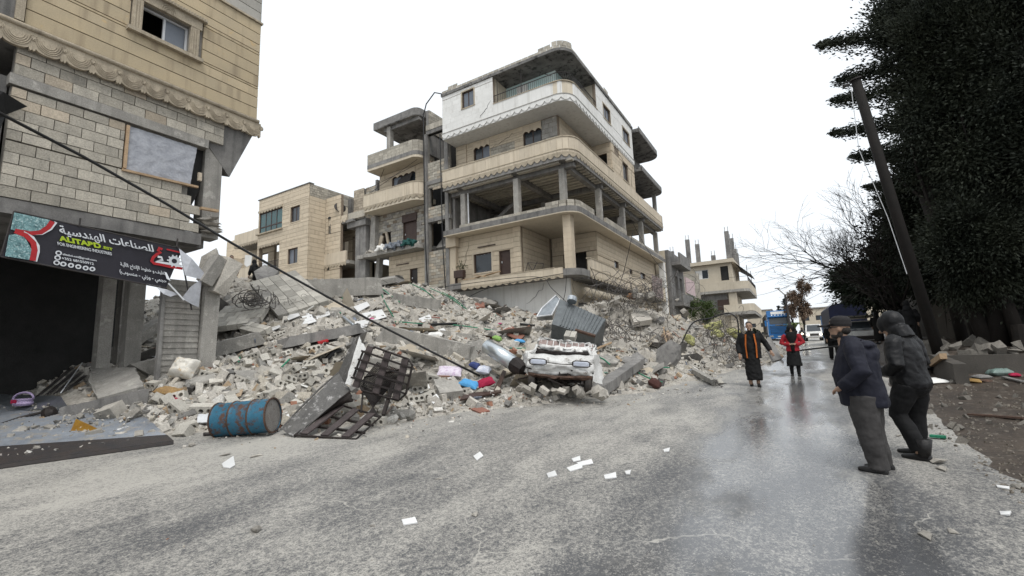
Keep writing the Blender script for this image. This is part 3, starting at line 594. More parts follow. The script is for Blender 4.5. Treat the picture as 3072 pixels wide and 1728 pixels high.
part('cornice_ledge', MB().box(OX-.05, OX+.05, 1.0, 6.88, 11.5, 11.55), M_tancarve, SB)
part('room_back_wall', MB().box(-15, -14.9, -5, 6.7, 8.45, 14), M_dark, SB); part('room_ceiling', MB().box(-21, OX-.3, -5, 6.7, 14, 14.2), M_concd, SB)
# carved window surround
wn = window(SB, ('X', OX-.05), *H[0], M_alu, [None, M_frost], 1, .1, fr=.048)
for a, b in ((3.85, 4.05), (5.06, 5.26)):
    sr = MB().box(OX-.05, OX+.035, a, b, 9.53, 10.33)
    for k in range(3): sr.box(OX+.035, OX+.05, a+.03+k*.055, a+.06+k*.055, 9.55, 10.3)
    part('carved_jamb', sr, M_tancarve, SB)
part('carved_lintel', MB().box(OX-.05, OX+.045, 3.81, 5.31, 10.33, 10.57), M_tancarve, SB)
part('window_ledge', MB().box(OX-.05, OX+.12, 3.77, 5.35, 9.44, 9.53), M_tancarve, SB)
hd = MB(); hd.box(OX-.05, OX+.12, 3.77, 5.4, 10.57, 10.64)
for k in range(26): hd.box(OX+.12, OX+.14, 3.78+k*.062, 3.81+k*.062, 10.57, 10.65)
part('hood_moulding', hd, M_tancarve, SB)
sc_ = MB()
for r in (.05, .08, .11): sc_.tube([(OX+.05, 4.55+r*math.cos(rad(a))*1.4, 10.38+r*math.sin(rad(a))*1.4) for a in range(-20, 201, 20)], .012, 5)
part('shell_carving', sc_, M_tancarve, SB)
# swag moulding
part('rail_moulding', MB().tube([(OX+.03, -5, 8.5), (OX+.03, 6.88, 8.5)], .055, 8), M_tancarve, SB, True)
sw = MB(); poly = [(-.23, .46), (-.23, .08), (-.21, .05), (-.185, .08)]+[(.185*math.cos(rad(a)), .13-.08*math.sin(rad(a))) for a in range(170, 9, -16)]+[(.185, .08), (.21, .05), (.23, .08), (.23, .46)]
sw.prism(poly[::-1], lambda u, q, w: (-w, u, q), -.03, .05)
for k, r in enumerate((.2, .17, .137, .104)): sw.tube([(.035, r*math.cos(rad(a)), .33-.24*(r/.2)*math.sin(rad(a))) for a in range(5, 176, 17)], .011, 5)
for a in range(0, 360, 45): sw.tube([(.035, .23, .33), (.045, .23+.055*math.cos(rad(a)), .33+.055*math.sin(rad(a)))], .013, 4)
sw.tube([(.035, .23+.06*math.cos(rad(a)), .33+.06*math.sin(rad(a))) for a in range(0, 361, 30)], .011, 5)
swm = sw.mesh('swag_moulding', M_tancarve)
for k in range(17):
    o = link('swag_moulding', swm, SB); o.location = (OX, -.67+.462*k, 8.0)
part('cantilever_slab', MB().box(-21, OX-.06, -5, 6.83, 8.12, 8.44), M_concd, SB)
# block storey
wh = (3.95, 5.5, 6.18, 7.25)
def keepb(u, z):
    if u > 5.55+.12*mn.noise((z*4, 3, 1))+(z-5)*-.0: return False
    if z < 6.2 and u > 5.62-(z-5.0)*.30+.06*mn.noise((z*9, 1, 2)): return False
    return True
pieces(SB, ('X', WX-.06), 2.15, 5.95, 5.04, 7.28, .224, 'wall_block', [M_block]*14+[M_blockt], [wh], .06, .43, jit=.008, keep=keepb, gap=.014)
pieces(SB, ('X', WX-.06), 2.15, 6.05, 7.52, 8.19, .224, 'wall_block', [M_block]*14+[M_blockt], [], .06, .43, jit=.008, keep=lambda u, z: u < 6.15-(8.1-z)*.35, gap=.014)
part('wall_mortar', wall(('X', WX-.068), 2.15, 5.5, 5.04, 7.3, .0, .12, [wh, (5.3, 6, 5.04, 6.2)]), M_mortar, SB); part('wall_mortar', MB().box(WX-.2, WX-.068, 2.15, 5.95, 7.5, 7.52), M_mortar, SB)
part('wall_mortar', MB().box(WX-.2, WX-.07, 2.15, 5.85, 7.525, 8.2), M_mortar, SB)
part('lintel', MB().box(WX-.25, WX+.03, 2.1, 5.68, 7.29, 7.51), M_conc, SB)
part('edge_beam', MB().box(WX-.4, WX-.02, -5, 5.66, 4.74, 5.03), M_concd, SB)
part('jamb_timber', MB().box(WX-.06, WX+.02, 3.97, 4.03, 6.2, 7.22), M_wood, SB); part('sill_timber', MB().obox((WX-.0, 4.72, 6.17), (.1, 1.55, .05), rot(2, 0, 0)), M_wood, SB)
ps = MB(); n = 16
M_film = mat('plastic_film', (.40,.41,.44), (.28,.29,.32), 5, rough=.25, bump=.9, bscale=14, fine=.15, spec=.5)
vs = [(WX-.03+.03*mn.noise((i*.6, j*.7, 5)), 4.02+(1.42-.10*(n-j)/n)*i/n, 6.2+1.03*j/n) for j in range(n+1) for i in range(n+1)]
part('plastic_film', ps.add(vs, [(j*(n+1)+i, j*(n+1)+i+1, (j+1)*(n+1)+i+1, (j+1)*(n+1)+i) for j in range(n) for i in range(n)]), M_film, SB, True)
part('partition_or_void_shade', MB().box(-15, -14.9, -5, 5.15, 5.05, 8.1), M_dark, SB); part('partition_or_void_shade', MB().box(-14.9, -12.8, 5.05, 5.15, 6.3, 7.5), M_dark, SB); part('partition_or_void_shade', MB().add([(-12.75, 5.42, 7.3), (-12.75, 5.75, 7.4), (-12.8, 5.7, 6.3), (-12.8, 5.5, 5.75), (-12.75, 5.25, 6.1)], [(0, 1, 2, 3, 4)]), M_dark, SB)  # two partitions; last piece is a flat sheet painting the shaded void
part('corner_column', MB().obox((-12.85, 5.9, 6.55), (.45, .42, 3.1), rot(0, 0, 0), j=.015), M_conc, SB)
part('column_haunch', MB().hull([Vector(q) for q in ((-12.5,5.72,8.12),(-12.48,6.8,8.12),(-13.3,6.8,8.12),(-13.3,5.7,8.12),(-12.6,5.74,7.4),(-12.62,6.3,6.75),(-13.1,6.25,6.9),(-12.6,6.55,7.5))]), M_concd, SB)
part('left_wall', MB().box(-20, -12.7, 1.9, 2.12, 5.05, 7.5), M_concd, SB)
part('black_awning_cloth', MB().add([(-12.3, 1.2, 7.0), (-12.2, 2.0, 6.95), (-12.3, 2.35, 6.85), (-12.4, 2.1, 6.6), (-12.4, 1.95, 5.6), (-12.4, 1.2, 5.4)], [(0, 1, 2, 3, 4, 5)]), M_cable, SB)
part('floor_slab', MB().box(-22, WX-.41, -5, 5.9, 4.76, 5.02), M_concd, SB)
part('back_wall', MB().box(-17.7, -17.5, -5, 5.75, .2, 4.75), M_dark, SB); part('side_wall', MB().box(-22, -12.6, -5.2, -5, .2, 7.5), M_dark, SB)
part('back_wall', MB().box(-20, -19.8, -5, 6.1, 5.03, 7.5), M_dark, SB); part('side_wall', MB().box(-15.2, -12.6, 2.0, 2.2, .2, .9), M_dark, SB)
for x, y, w in ((-14.5, 5.08, .17), (-15.6, 4.85, .14), (-16.6, 5.6, .14)): part('column', MB().box(x-.17, x+.17, y-w, y+w, .3, 4.75), M_conc, SB)
sh = MB()
for i in range(46): sh.box(WX-.12-.018*(i % 2), WX-.08-.018*(i % 2), 4.99, 5.76, .7+i*.068, .7+i*.068+.066)
part('roller_shutter', sh, M_conc, SB); part('shutter_guide', MB().box(WX-.16, WX-.04, 4.92, 4.99, .6, 3.85), M_concd, SB)
part('jamb_column', MB().obox((WX-.14, 5.95, 2.2), (.36, .36, 3.6), rot(-1.5, 0, 0), j=.01), M_conc, SB)
part('broken_beam_end', MB().hull([Vector((-12.45, 5.9, 4.2))+Vector((rnd.uniform(-.22, .22), rnd.uniform(-.28, .32), rnd.uniform(-.5, .55))) for _ in range(16)]), M_rub, SB)
part('hanging_slab', MB().obox((-12.3, 5.86, 4.1), (.3, .32, .75), rot(-24, 5, 8), j=.04), M_conc, SB)
part('hanging_slab', MB().obox((-12.3, 6.15, 4.0), (.34, .34, .9), rot(-20, 8, 0), j=.06), M_rub, SB)
for k in range(9): part('debris_stone', MB().hull([Vector((-12.55+rnd.uniform(-.15, .15), 5.75+rnd.uniform(-.1, .3), 5.1+k*.05))+Vector((rnd.uniform(-.13, .13), rnd.uniform(-.16, .16), rnd.uniform(-.06, .07))) for _ in range(9)]), M_rub, SB)
part('loose_timber', MB().obox((-12.4, 5.75, 5.66), (.1, .42, .06), rot(4, 0, 3)), M_wood, SB)
# ------------------------------------------------------------------ banner
M_ban = mat('banner_print', (.018,.017,.022), (.024,.022,.03), 2, rough=.45, bump=.25, bscale=9, rv=0, fine=.1)
M_bw = mat('banner_white', (.62,.64,.66), (.55,.57,.6), 3, rough=.5, bump=0, rv=0, fine=.05); M_by = mat('banner_lime', (.42,.55,.03), None, 3, rough=.5, bump=0, rv=0, fine=.05)
M_br = mat('banner_red', (.42,.02,.025), None, 3, rough=.5, bump=0, rv=0, fine=.05); M_bt = mat('banner_teal', (.20,.36,.37), (.05,.11,.12), 14, rough=.5, bump=0, rv=0, fine=.4, blotch=(.45,.58,.58), bthr=.58)
M_back = mat('banner_back', (.50,.51,.54), (.36,.37,.40), 3, rough=.4, bump=.3, bscale=12)
BX = -12.27
BN = thing('hanging_banner', 'torn black shop banner with lime and white lettering above the dark opening', 'banner', (BX, 3.6, 4))
def bp(px, py, dx=0): return on_x(px, py, BX+dx)
def quad(a, b, c, d, n=14, amp=.012, dx=0):
    mb = MB(); A, B, Cc, D = [Vector(x) for x in (a, b, c, d)]
    vs = [((A.lerp(B, i/n)).lerp(D.lerp(Cc, i/n), j/6) + Vector((amp*mn.noise((i*.8, j*.9, 2))-dx, 0, 0))) for j in range(7) for i in range(n+1)]
    return mb.add(vs, [(j*(n+1)+i, j*(n+1)+i+1, (j+1)*(n+1)+i+1, (j+1)*(n+1)+i) for j in range(6) for i in range(n)])
part('banner_sheet', quad(bp(2, 768), bp(500, 862), bp(548, 748), bp(43, 635), 24, .01, .022), M_ban, BN, True)
fr_ = MB()
for a, b in (((43, 634), (540, 745)), ((2, 770), (500, 865)), ((43, 634), (2, 770)), ((540, 745), (575, 930))): fr_.tube([bp(*a, -.03), bp(*b, -.03)], .018, 6)
part('banner_frame', fr_, M_iron, BN)
for p in ((241, 655), (533, 716)): part('hook', MB().tube([bp(p[0], p[1], 0), bp(p[0]-3, p[1]+25, 0)], .018, 6), M_iron, BN)
part('torn_flap', MB().add([bp(537, 745, .03), bp(575, 775, .1), bp(612, 818, .06), bp(605, 838, .05), bp(555, 826, .12)], [(0, 1, 2, 3, 4)]), M_back, BN)
part('torn_flap', MB().add([bp(606, 835, .05), bp(596, 922, .02), bp(575, 912, .08), bp(545, 895, .1), bp(570, 862, .12)], [(0, 1, 2, 3, 4)]), M_back, BN)
part('torn_flap', MB().add([bp(470, 862, .0), bp(500, 868, .06), bp(535, 882, .04), bp(512, 890, .1), bp(490, 882, .12)], [(0, 1, 2, 3, 4)]), M_back, BN)
part('torn_flap', MB().add([bp(493, 815, .03), bp(500, 818, .03), bp(512, 843, .1), bp(500, 836, .08)], [(0, 1, 2, 3)]), M_bw, BN)
part('loose_strut', MB().tube([bp(505, 850, .05), bp(552, 900, .1)], .02, 5), M_alu, BN)
AR = {'ا':'\uFE8D\uFE8E\uFE8D\uFE8E','ل':'\uFEDD\uFEDE\uFEDF\uFEE0','ص':'\uFEB9\uFEBA\uFEBB\uFEBC','ن':'\uFEE5\uFEE6\uFEE7\uFEE8','ع':'\uFEC9\uFECA\uFECB\uFECC','ت':'\uFE95\uFE96\uFE97\uFE98','ه':'\uFEE9\uFEEA\uFEEB\uFEEC','د':'\uFEA9\uFEAA\uFEA9\uFEAA','س':'\uFEB1\uFEB2\uFEB3\uFEB4','ي':'\uFEF1\uFEF2\uFEF3\uFEF4','ة':'\uFE93\uFE94\uFE93\uFE94','غ':'\uFECD\uFECE\uFECF\uFED0','ف':'\uFED1\uFED2\uFED3\uFED4','و':'\uFEED\uFEEE\uFEED\uFEEE','خ':'\uFEA5\uFEA6\uFEA7\uFEA8','ط':'\uFEC1\uFEC2\uFEC3\uFEC4','إ':'\uFE87\uFE88\uFE87\uFE88','ج':'\uFE9D\uFE9E\uFE9F\uFEA0','آ':'\uFE81\uFE82\uFE81\uFE82','ح':'\uFEA1\uFEA2\uFEA3\uFEA4','م':'\uFEE1\uFEE2\uFEE3\uFEE4','ز':'\uFEAF\uFEB0\uFEAF\uFEB0','ب':'\uFE8F\uFE90\uFE91\uFE92'}
def shape(t):
    out = []; nj = 'ادةوإآز'
    for i, ch in enumerate(t):
        if ch not in AR: out.append({'(': ')', ')': '('}.get(ch, ch)); continue
        pv = i > 0 and t[i-1] in AR and t[i-1] not in nj; nx = i < len(t)-1 and t[i+1] in AR and ch not in nj
        out.append(AR[ch][(3 if nx else 1) if pv else (2 if nx else 0)])
    return ''.join(out[::-1])
DG = bpy.context.evaluated_depsgraph_get
def text_mesh(s, m, bold=.0):
    c = bpy.data.curves.new('t', 'FONT'); c.body = s; c.size = 1; c.offset = bold; c.extrude = .004; o = bpy.data.objects.new('t', c); C.objects.link(o)
    bpy.context.view_layer.update(); me = bpy.data.meshes.new_from_object(o.evaluated_get(DG())); bpy.data.objects.remove(o); me.materials.clear(); me.materials.append(m); return me
def lettering(s, m, px0, py0, px1, py1, hpx, parent, bold=.012, plane=None, dx=.012, name='lettering'):
    """fit the text between two base-line pixels of the plane it is printed on"""
    me = text_mesh(s, m, bold); co = [v.co for v in me.vertices]
    if not co: return
    pf = plane or (lambda a, b: bp(a, b, dx)); x0 = min(c.x for c in co); x1 = max(c.x for c in co); A = pf(px0, py0); B = pf(px1, py1); U = pf(px0-hpx*.24, py0-hpx) if not plane else pf(px0, py0-hpx)
    cap = .73 if plane is None or True else 1
    for v in me.vertices:
        c = v.co.copy(); p = A + (B-A)*((c.x-x0)/(x1-x0)) + (U-A)*(c.y/cap) + NORM*(c.z); v.co = p
    return link(name, me, parent)
NORM = Vector((1, 0, 0))
lettering(shape('للصناعات الهندسية'), M_bw, 180, 699, 462, 756, 24, BN, .02)
lettering('ALITABD', M_by, 178, 721, 304, 745, 15, BN, .05); lettering('.EST', M_by, 308, 745, 339, 752, 8, BN, .03); lettering('FOR ENGINEERING INDUSTRIES', M_bw, 174, 735, 336, 766, 10, BN, .01)
lettering('alitabd.est@gmail.com', M_bw, 188, 765, 290, 784, 6, BN, .012); lettering('+352 681550912', M_bw, 186, 778, 282, 795, 8, BN, .015)
lettering(shape('تغليف و خطوط الإنتاج الآلية'), M_bw, 362, 797, 497, 825, 11, BN, .012); lettering(shape('حجمي - وزني - منسوب)'), M_bw, 360, 819, 500, 848, 12, BN, .015)
def disc(px, py, r, m, dx, hole=0):
    mb = MB(); c = bp(px, py, dx); n = 18; vs = [c+Vector((0, r*math.cos(2*math.pi*k/n), r*math.sin(2*math.pi*k/n))) for k in range(n)]
    mb.add(vs, [tuple(range(n))]); part('printed_icon', mb, m, BN)
for px, py in ((176, 759), (173, 773), (170, 788), (190, 792), (213, 796), (235, 800), (257, 804), (277, 807)):
    disc(px, py, .048, M_bw, .012); disc(px, py, .022 if px > 180 else .026, M_ban, .016)
def strip(pts, w, m, dx=.012):
    P = [bp(*p, dx) for p in pts]; mb = MB(); L = []; R = []
    for i, p in enumerate(P):
        t = (P[min(i+1, len(P)-1)]-P[max(i-1, 0)]).normalized(); q = Vector((0, -t.z, t.y))*w/2; L.append(p+q); R.append(p-q)
    n = len(P); mb.add(L+R, [(i, n+i, n+i+1, i+1) for i in range(n-1)]); part('printed_shape', mb, m, BN)
strip([(487, 748), (478, 744), (474, 752), (482, 757), (472, 762), (460, 772), (455, 783), (462, 790), (480, 793), (510, 800), (548, 806)], .06, M_br); strip([(500, 748), (540, 757)], .035, M_br)
strip([(473, 770), (484, 772), (488, 780), (466, 784), (500, 790), (545, 798)], .05, M_bw, .014)
disc(523, 783, .115, M_bw, .013); disc(523, 783, .055, M_ban, .017)
for k in range(10):
    a = k*.628; c = bp(523, 783, .013); part('printed_shape', MB().obox(c+Vector((0, .125*math.cos(a), .125*math.sin(a))), (.003, .045, .03), Matrix.Rotation(a, 3, 'X')), M_bw, BN)
part('printed_picture', MB().add([bp(43, 637, .012), bp(150, 660, .012), bp(138, 680, .012), bp(112, 698, .012), bp(70, 698, .012), bp(32, 688, .012)], [(5, 4, 3, 2, 1, 0)]), M_bt, BN)
part('printed_picture', MB().add([bp(27, 705, .012), bp(60, 700, .012), bp(78, 718, .012), bp(95, 748, .012), bp(88, 780, .012), bp(15, 768, .012)], [(5, 4, 3, 2, 1, 0)]), M_bt, BN)
strip([(158, 664), (145, 682), (122, 697), (90, 700), (45, 692)], .08, M_br, .014); strip([(168, 666), (152, 687), (126, 701), (95, 702)], .045, M_bw, .013)
strip([(45, 693), (78, 706), (100, 728), (104, 750), (98, 782)], .085, M_br, .016); strip([(70, 697), (98, 712), (114, 738), (114, 755), (106, 784)], .05, M_bw, .015)
# ------------------------------------------------------------------ beige houses behind the heap
BH = thing('stone_house', 'beige stone apartment house with green glazed bay behind the rubble', 'house', (-33, 24, 1.4))
pl = ('Y', 21.0); H = [(-36.9, -33.75, 12.25, 14.0), (-32.69, -31.5, 12.46, 13.7), (-32.86, -31.6, 9.2, 10.4), (-36.8, -34, 8.9, 11.05)]
part('wall_core', wall(pl, -37.05, -30.4, 4, 15.15, .0, .25, H), M_joint, BH)
pieces(BH, pl, -37.05, -30.4, 7.4, 15.15, .32, 'stone_course', M_beige, H, .04)
window(BH, pl, *H[0], M_brown, M_glassg, 3, .02, .3, fr=.09); part('bay_sill', MB().box(-37.1, -33.6, 20.8, 21.0, 12.15, 12.25), M_tancarve, BH); scallop_trim(BH, [(-37.05, 20.95), (-33.7, 20.95)], 14.2, 13.95, .4, M_tancarve, .06)
window(BH, pl, *H[1], M_brown, M_glass, 1, .08, sill=M_beige, sur=M_beige); window(BH, pl, *H[2], M_brown, [M_frost, M_glass], 1, .08, sill=M_beige, sur=M_beige)
scallop_trim(BH, [(-36.9, 20.95), (-34, 20.95)], 11.25, 11.0, .4, M_tancarve, .06)
part('balcony_back', MB().box(-37, -33.8, 22.6, 22.8, 8.6, 11.1), M_plaster, BH); part('balcony_floor', MB().box(-37, -33.9, 21.1, 22.6, 8.7, 8.9), M_conc, BH)
rl = MB(); rl.tube([(-36.85, 21.05, 9.8), (-34, 21.05, 9.8)], .025, 5)
for k in range(24): rl.tube([(-36.85+k*.12, 21.05, 8.9), (-36.85+k*.12, 21.05, 9.8)], .012, 4)
part('balcony_railing', rl, M_iron, BH); part('coping', MB().box(-37.15, -30.3, 20.9, 21.3, 15.15, 15.22), M_concd, BH)
part('side_wall', wall(('X', -30.4), 21.25, 26, 4, 15.15, 0, .2), M_plaster, BH); pieces(BH, ('X', -30.4), 21.0, 22.4, 7.4, 14.2, .32, 'stone_course', M_beige, [], .04)
pieces(BH, ('X', -30.4), 21.0, 26, 14.2, 15.15, .2, 'wall_block', M_block, [], .04, .4)
part('roof_slab', MB().box(-37.05, -30.6, 21.25, 27, 14.6, 14.8), M_concd, BH)
pl = ('Y', 22.45); H = [(-30.05, -29.75, 11.4, 12.65), (-30.1, -29.8, 8.6, 9.75)]
part('wall_core', wall(pl, -30.35, -28.6, 4, 14.3, 0, .2, H), M_joint, BH); pieces(BH, pl, -30.35, -28.6, 7.6, 14.3, .32, 'stone_course', M_beige, H, .04)
for h in H:
    window(BH, pl, *h, M_tancarve, M_glass, 0, .04, fr=.03); part('arch_head', MB().prism([((h[0]+h[1])/2+.17*math.cos(rad(a)), h[3]-.02+.16*math.sin(rad(a))) for a in range(0, 181, 20)], lambda u, q, w: (u, pl[1]+w, q), -.07, -.03), M_glass, BH)
# damaged rear block with balcony
part('wall_core', wall(('Y', 24.0), -30.4, -26.9, 4, 12.6, 0, .2, [(-30.4+.1, -29.6, 10.3, 11.2), (-29.05, -27.9, 9.4, 11.3)]), M_joint, BH)
pieces(BH, ('Y', 24.0), -30.4, -27.4, 9.3, 12.4, .3, 'stone_course', M_beige, [(-30.4, -29.6, 10.2, 11.2), (-29.15, -27.8, 9.3, 11.4)], .04)
part('awning_slab', MB().box(-31.2, -27.3, 22.5, 24, 12.0, 12.2), M_concd, BH); scallop_trim(BH, [(-31.2, 22.5), (-28, 22.5)], 12.4, 12.05, .35, M_beigeb, .05); panels(BH, [(-31.2, 22.5), (-28.0, 22.5)], 12.2, 12.62, .4, M_beigeb)
part('awning_block_wall', MB().box(-28.0, -26.2, 22.6, 22.8, 12.2, 12.7), M_block, BH)
part('balcony_floor', MB().box(-31.2, -27.6, 22.4, 24, 8.85, 9.1), M_conc, BH); panels(BH, [(-31.2, 22.4), (-27.9, 22.4)], 9.0, 9.85, .35, M_beigeb); scallop_trim(BH, [(-31.2, 22.4), (-27.9, 22.4)], 9.0, 8.72, .35, M_tancarve)
part('parapet', MB().box(-31.2, -27.9, 22.41, 22.52, 9.1, 9.84), M_plaster, BH)
part('bare_column', MB().box(-27.5, -26.4, 22.9, 23.3, 4, 12.2), M_concd, BH); part('bare_beam', MB().box(-28.2, -26.2, 22.7, 23.2, 11.6, 12.0), M_concd, BH)
for z0, u0, u1 in ((12.6, -29.6, -26), (13.6, -29.3, -26), (14.6, -28.8, -26)): pieces(BH, ('Y', 25.0), u0, u1, z0, z0+1, .2, 'wall_block', [M_block, M_blockt], [], .05, .4, jit=.01)
part('block_wall_core', MB().box(-29.3, -26, 25.0, 25.2, 12.2, 15.5), M_mortar, BH)
pieces(BH, ('Y', 23.6), -28.55, -27.4, 12.7, 14.9, .2, 'wall_block', M_blockt, [], .05, .4); part('block_wall_core', MB().box(-28.6, -27.4, 23.6, 23.8, 12.2, 14.85), M_mortar, BH); part('bare_column', MB().box(-28.9, -28.55, 23.3, 23.7, 12.2, 14.2), M_concd, BH)
for x, y, z in ((-30.9, 22.7, 9.9), (-30.2, 22.7, 9.9)):
    pt = MB()
    for k in range(60): 
        c = Vector((x, y, z))+Vector((rnd.gauss(0, .18), rnd.gauss(0, .1), abs(rnd.gauss(.1, .14)))); pt.obox(c, (.1, .05, .01), rot(rnd.uniform(0, 180), rnd.uniform(0, 180), 0))
    part('balcony_plant', pt, mat('balcony_leaf', (.10,.12,.06), (.06,.08,.03), 4), BH)
ds = thing('satellite_dish', 'dark satellite dish on the broken awning of the beige house', 'satellite dish', (-29.0, 22.7, 12.7))
part('dish', MB().lathe([(.02, 0), (.25, .05), (.42, .14), (.44, .15), (.25, .06), (.02, .01)], 20, Matrix.Translation((-29, 22.6, 13.3)) @ Matrix.Rotation(rad(70), 4, 'Y') @ Matrix.Rotation(rad(20), 4, 'X')), M_iron, ds, True); part('mast', MB().tube([(-29, 22.75, 12.65), (-29, 22.7, 13.3)], .03, 6), M_iron, ds)
sp = MB().obox((-34.9, 20.4, 9.0), (1.7, .9, .04), rot(35, 0, 8)); M_pv = mat('solar_cell', (.03,.04,.08), (.02,.03,.06), 3, rough=.2)
SPn = thing('solar_panel', 'tilted blue solar panel below the railing of the stone house', 'solar panel', (-34.9, 20.5, 8.4)); part('cell_sheet', sp, M_pv, SPn); part('panel_frame', MB().tube([(-35.7, 20.7, 8.75), (-35.7, 20.9, 8.4)], .03, 5), M_alu, SPn)
H2 = thing('balcony_house', 'low beige house with three ribbed balconies at far left behind the rubble', 'house', (-40, 24, 1.4))
part('wall_core', wall(('Y', 22.6), -45, -37.3, 4, 13.2, 0, .2, [(-40.0, -38.2, 9.3, 11.2)]), M_joint, H2); pieces(H2, ('Y', 22.6), -45, -37.3, 7, 13.2, .32, 'stone_course', M_beige, [(-40.0, -38.2, 9.3, 11.2)], .04)
for z in (11.9, 8.8):
    part('balcony_floor', MB().box(-41.0, -37.1, 21.2, 22.6, z-.15, z), M_conc, H2); panels(H2, [(-41, 21.2), (-37.1, 21.2)], z, z+1.0, .25, M_beigeb); scallop_trim(H2, [(-41, 21.2), (-37.1, 21.2)], z+.05, z-.25, .35, M_tancarve)
part('balcony_post', MB().box(-37.4, -37.15, 21.2, 21.5, 6, 13), M_beige, H2); part('roof_room', MB().box(-41.5, -38.5, 23, 26, 13.2, 13.9), M_plaster, H2)
part('drying_sheet', MB().add([(-39.6, 21.4, 11.0), (-38.4, 21.35, 10.8), (-38.5, 21.3, 10.0), (-39.2, 21.35, 9.9), (-39.7, 21.4, 10.2)], [(0, 1, 2, 3, 4)]), M_white, H2)
part('left_balcony', MB().box(-45, -42.2, 21.2, 22.6, 10.2, 11.2), M_beigeb, H2); part('left_balcony_floor', MB().box(-45, -42.1, 21.1, 22.6, 9.9, 10.15), M_conc, H2)
# ------------------------------------------------------------------ rubble heap
GX0, GX1, GY0, GY1, GS = -38.0, 1.0, .5, 50.0, .2
gx = np.arange(GX0, GX1, GS); gy = np.arange(GY0, GY1, GS)
XX, YY = np.meshgrid(gx, gy)
HH = np.full(XX.shape, _W[_n])
for (a, b), w_ in zip(_P, _W[:_n]): HH += w_*np.hypot(XX-a, YY-b)
ZG = np.where(YY < 25, .042*YY, 1.05+.03*(YY-25)) + .04*np.clip(-XX, 0, 10)
nzm = np.array([[mn.fractal((x*.9, y*.9, 0), .6, 2.1, 4)*.11+mn.noise((x*3.1, y*3.1, 7))*.07 for x in gx] for y in gy])
ZT = ZG + HH + nzm*np.clip(HH*2.5+.25, 0, 1.3)
def zt(X, Y):
    i = (X-GX0)/GS; j = (Y-GY0)/GS; i0 = int(i); j0 = int(j)
    if i0 < 0 or j0 < 0 or i0 >= len(gx)-1 or j0 >= len(gy)-1: return zg(X, Y)
    a = i-i0; b = j-j0
    z = (ZT[j0,i0]*(1-a)+ZT[j0,i0+1]*a)*(1-b)+(ZT[j0+1,i0]*(1-a)+ZT[j0+1,i0+1]*a)*b
    return max(z, zg(X, Y))
def march(px, py, t0=3.0, t1=60.0):
    d = ray(px, py); t = t0
    while t < t1:
        p = CAM + d*t
        if p.z <= zt(p.x, p.y): 
            t -= .12
            while True:
                p = CAM+d*t
                if p.z <= zt(p.x, p.y): return p
                t += .01
        t += .12
    return CAM + d*t1
idx = -np.ones(XX.shape, int); keepm = HH > -.12
inside_main = (XX > -18.2) & (XX < -10.8) & (YY > 24); keepm &= ~inside_main
idx[keepm] = np.arange(keepm.sum()); vs = np.stack([XX[keepm], YY[keepm], ZT[keepm]], 1).tolist(); fs = []
for j in range(len(gy)-1):
    for i in range(len(gx)-1):
        q = (idx[j,i], idx[j,i+1], idx[j+1,i+1], idx[j+1,i])
        if min(q) >= 0: fs.append([int(k) for k in q])
tag(link('rubble_heap', MB().add(vs, fs).mesh('rubble_heap', M_rubd)), 'grey dusty mound of crushed concrete under the debris', 'rubble', kind='stuff')
def island_mat():
    m = M_rub.copy(); m.name = 'rubble_mix'; t = m.node_tree; N = t.nodes; L = t.links; b = N['Principled BSDF']
    g = N.new('ShaderNodeNewGeometry'); r = N.new('ShaderNodeValToRGB'); r.color_ramp.interpolation = 'CONSTANT'; e = r.color_ramp.elements
    for p, c in ((0, (.39,.365,.325)), (.22, (.49,.46,.41)), (.42, (.25,.24,.22)), (.60, (.41,.375,.315)), (.76, (.56,.54,.50)), (.83, (.17,.163,.152)), (.93, (.34,.255,.17)), (.97, (.27,.135,.09)), (.985, (.06,.056,.052))):
        q = e.new(p) if p else e[0]; q.color = (*c, 1)
    e.remove(e[-1]) if len(e) > 9 else None
    L.new(g.outputs['Random Per Island'], r.inputs[0])
    vm = next(n for n in N if n.type == 'VECT_MATH' and n.operation == 'SCALE'); L.new(r.outputs[0], vm.inputs[0]); return m
M_mix = island_mat(); M_hbt = mat('tan_plaster_face', (.47,.41,.32), (.38,.33,.26), 3, rv=.2)
def proto(flat=1.0, k=11):
    mb = MB(); mb.hull([Vector((rnd.uniform(-1, 1), rnd.uniform(-.8, .8), rnd.uniform(-.6, .6)*flat)) for _ in range(k)]); return mb
def cubeish():
    mb = MB(); pts = []
    for x in (-1, 1):
        for y in (-.6, .6):
            for z in (-.5, .5):
                p = Vector((x+rnd.uniform(-.25, .1), y+rnd.uniform(-.15, .1), z+rnd.uniform(-.12, .1))); pts.append(p)
    pts += [Vector((rnd.uniform(-.9, .9), rnd.uniform(-.5, .5), rnd.choice((-.5, .5)))) for _ in range(3)]
    mb.hull(pts); return mb
PR = [proto() for _ in range(6)]+[proto(.4) for _ in range(4)]+[cubeish() for _ in range(8)]
PRA = [(np.array(p.v), [list(f) for f in p.f]) for p in PR]
def randrot():
    q = np.array([rnd.gauss(0, 1) for _ in range(4)]); q /= np.linalg.norm(q); w, x, y, z = q
    return np.array([[1-2*(y*y+z*z), 2*(x*y-z*w), 2*(x*z+y*w)], [2*(x*y+z*w), 1-2*(x*x+z*z), 2*(y*z-x*w)], [2*(x*z-y*w), 2*(y*z+x*w), 1-2*(x*x+y*y)]])
def depth_of(x, y, z): v = RM.transposed() @ (Vector((x, y, z))-CAM); return -v.z, v.x/max(-v.z, .1)
AV = [[], 0]
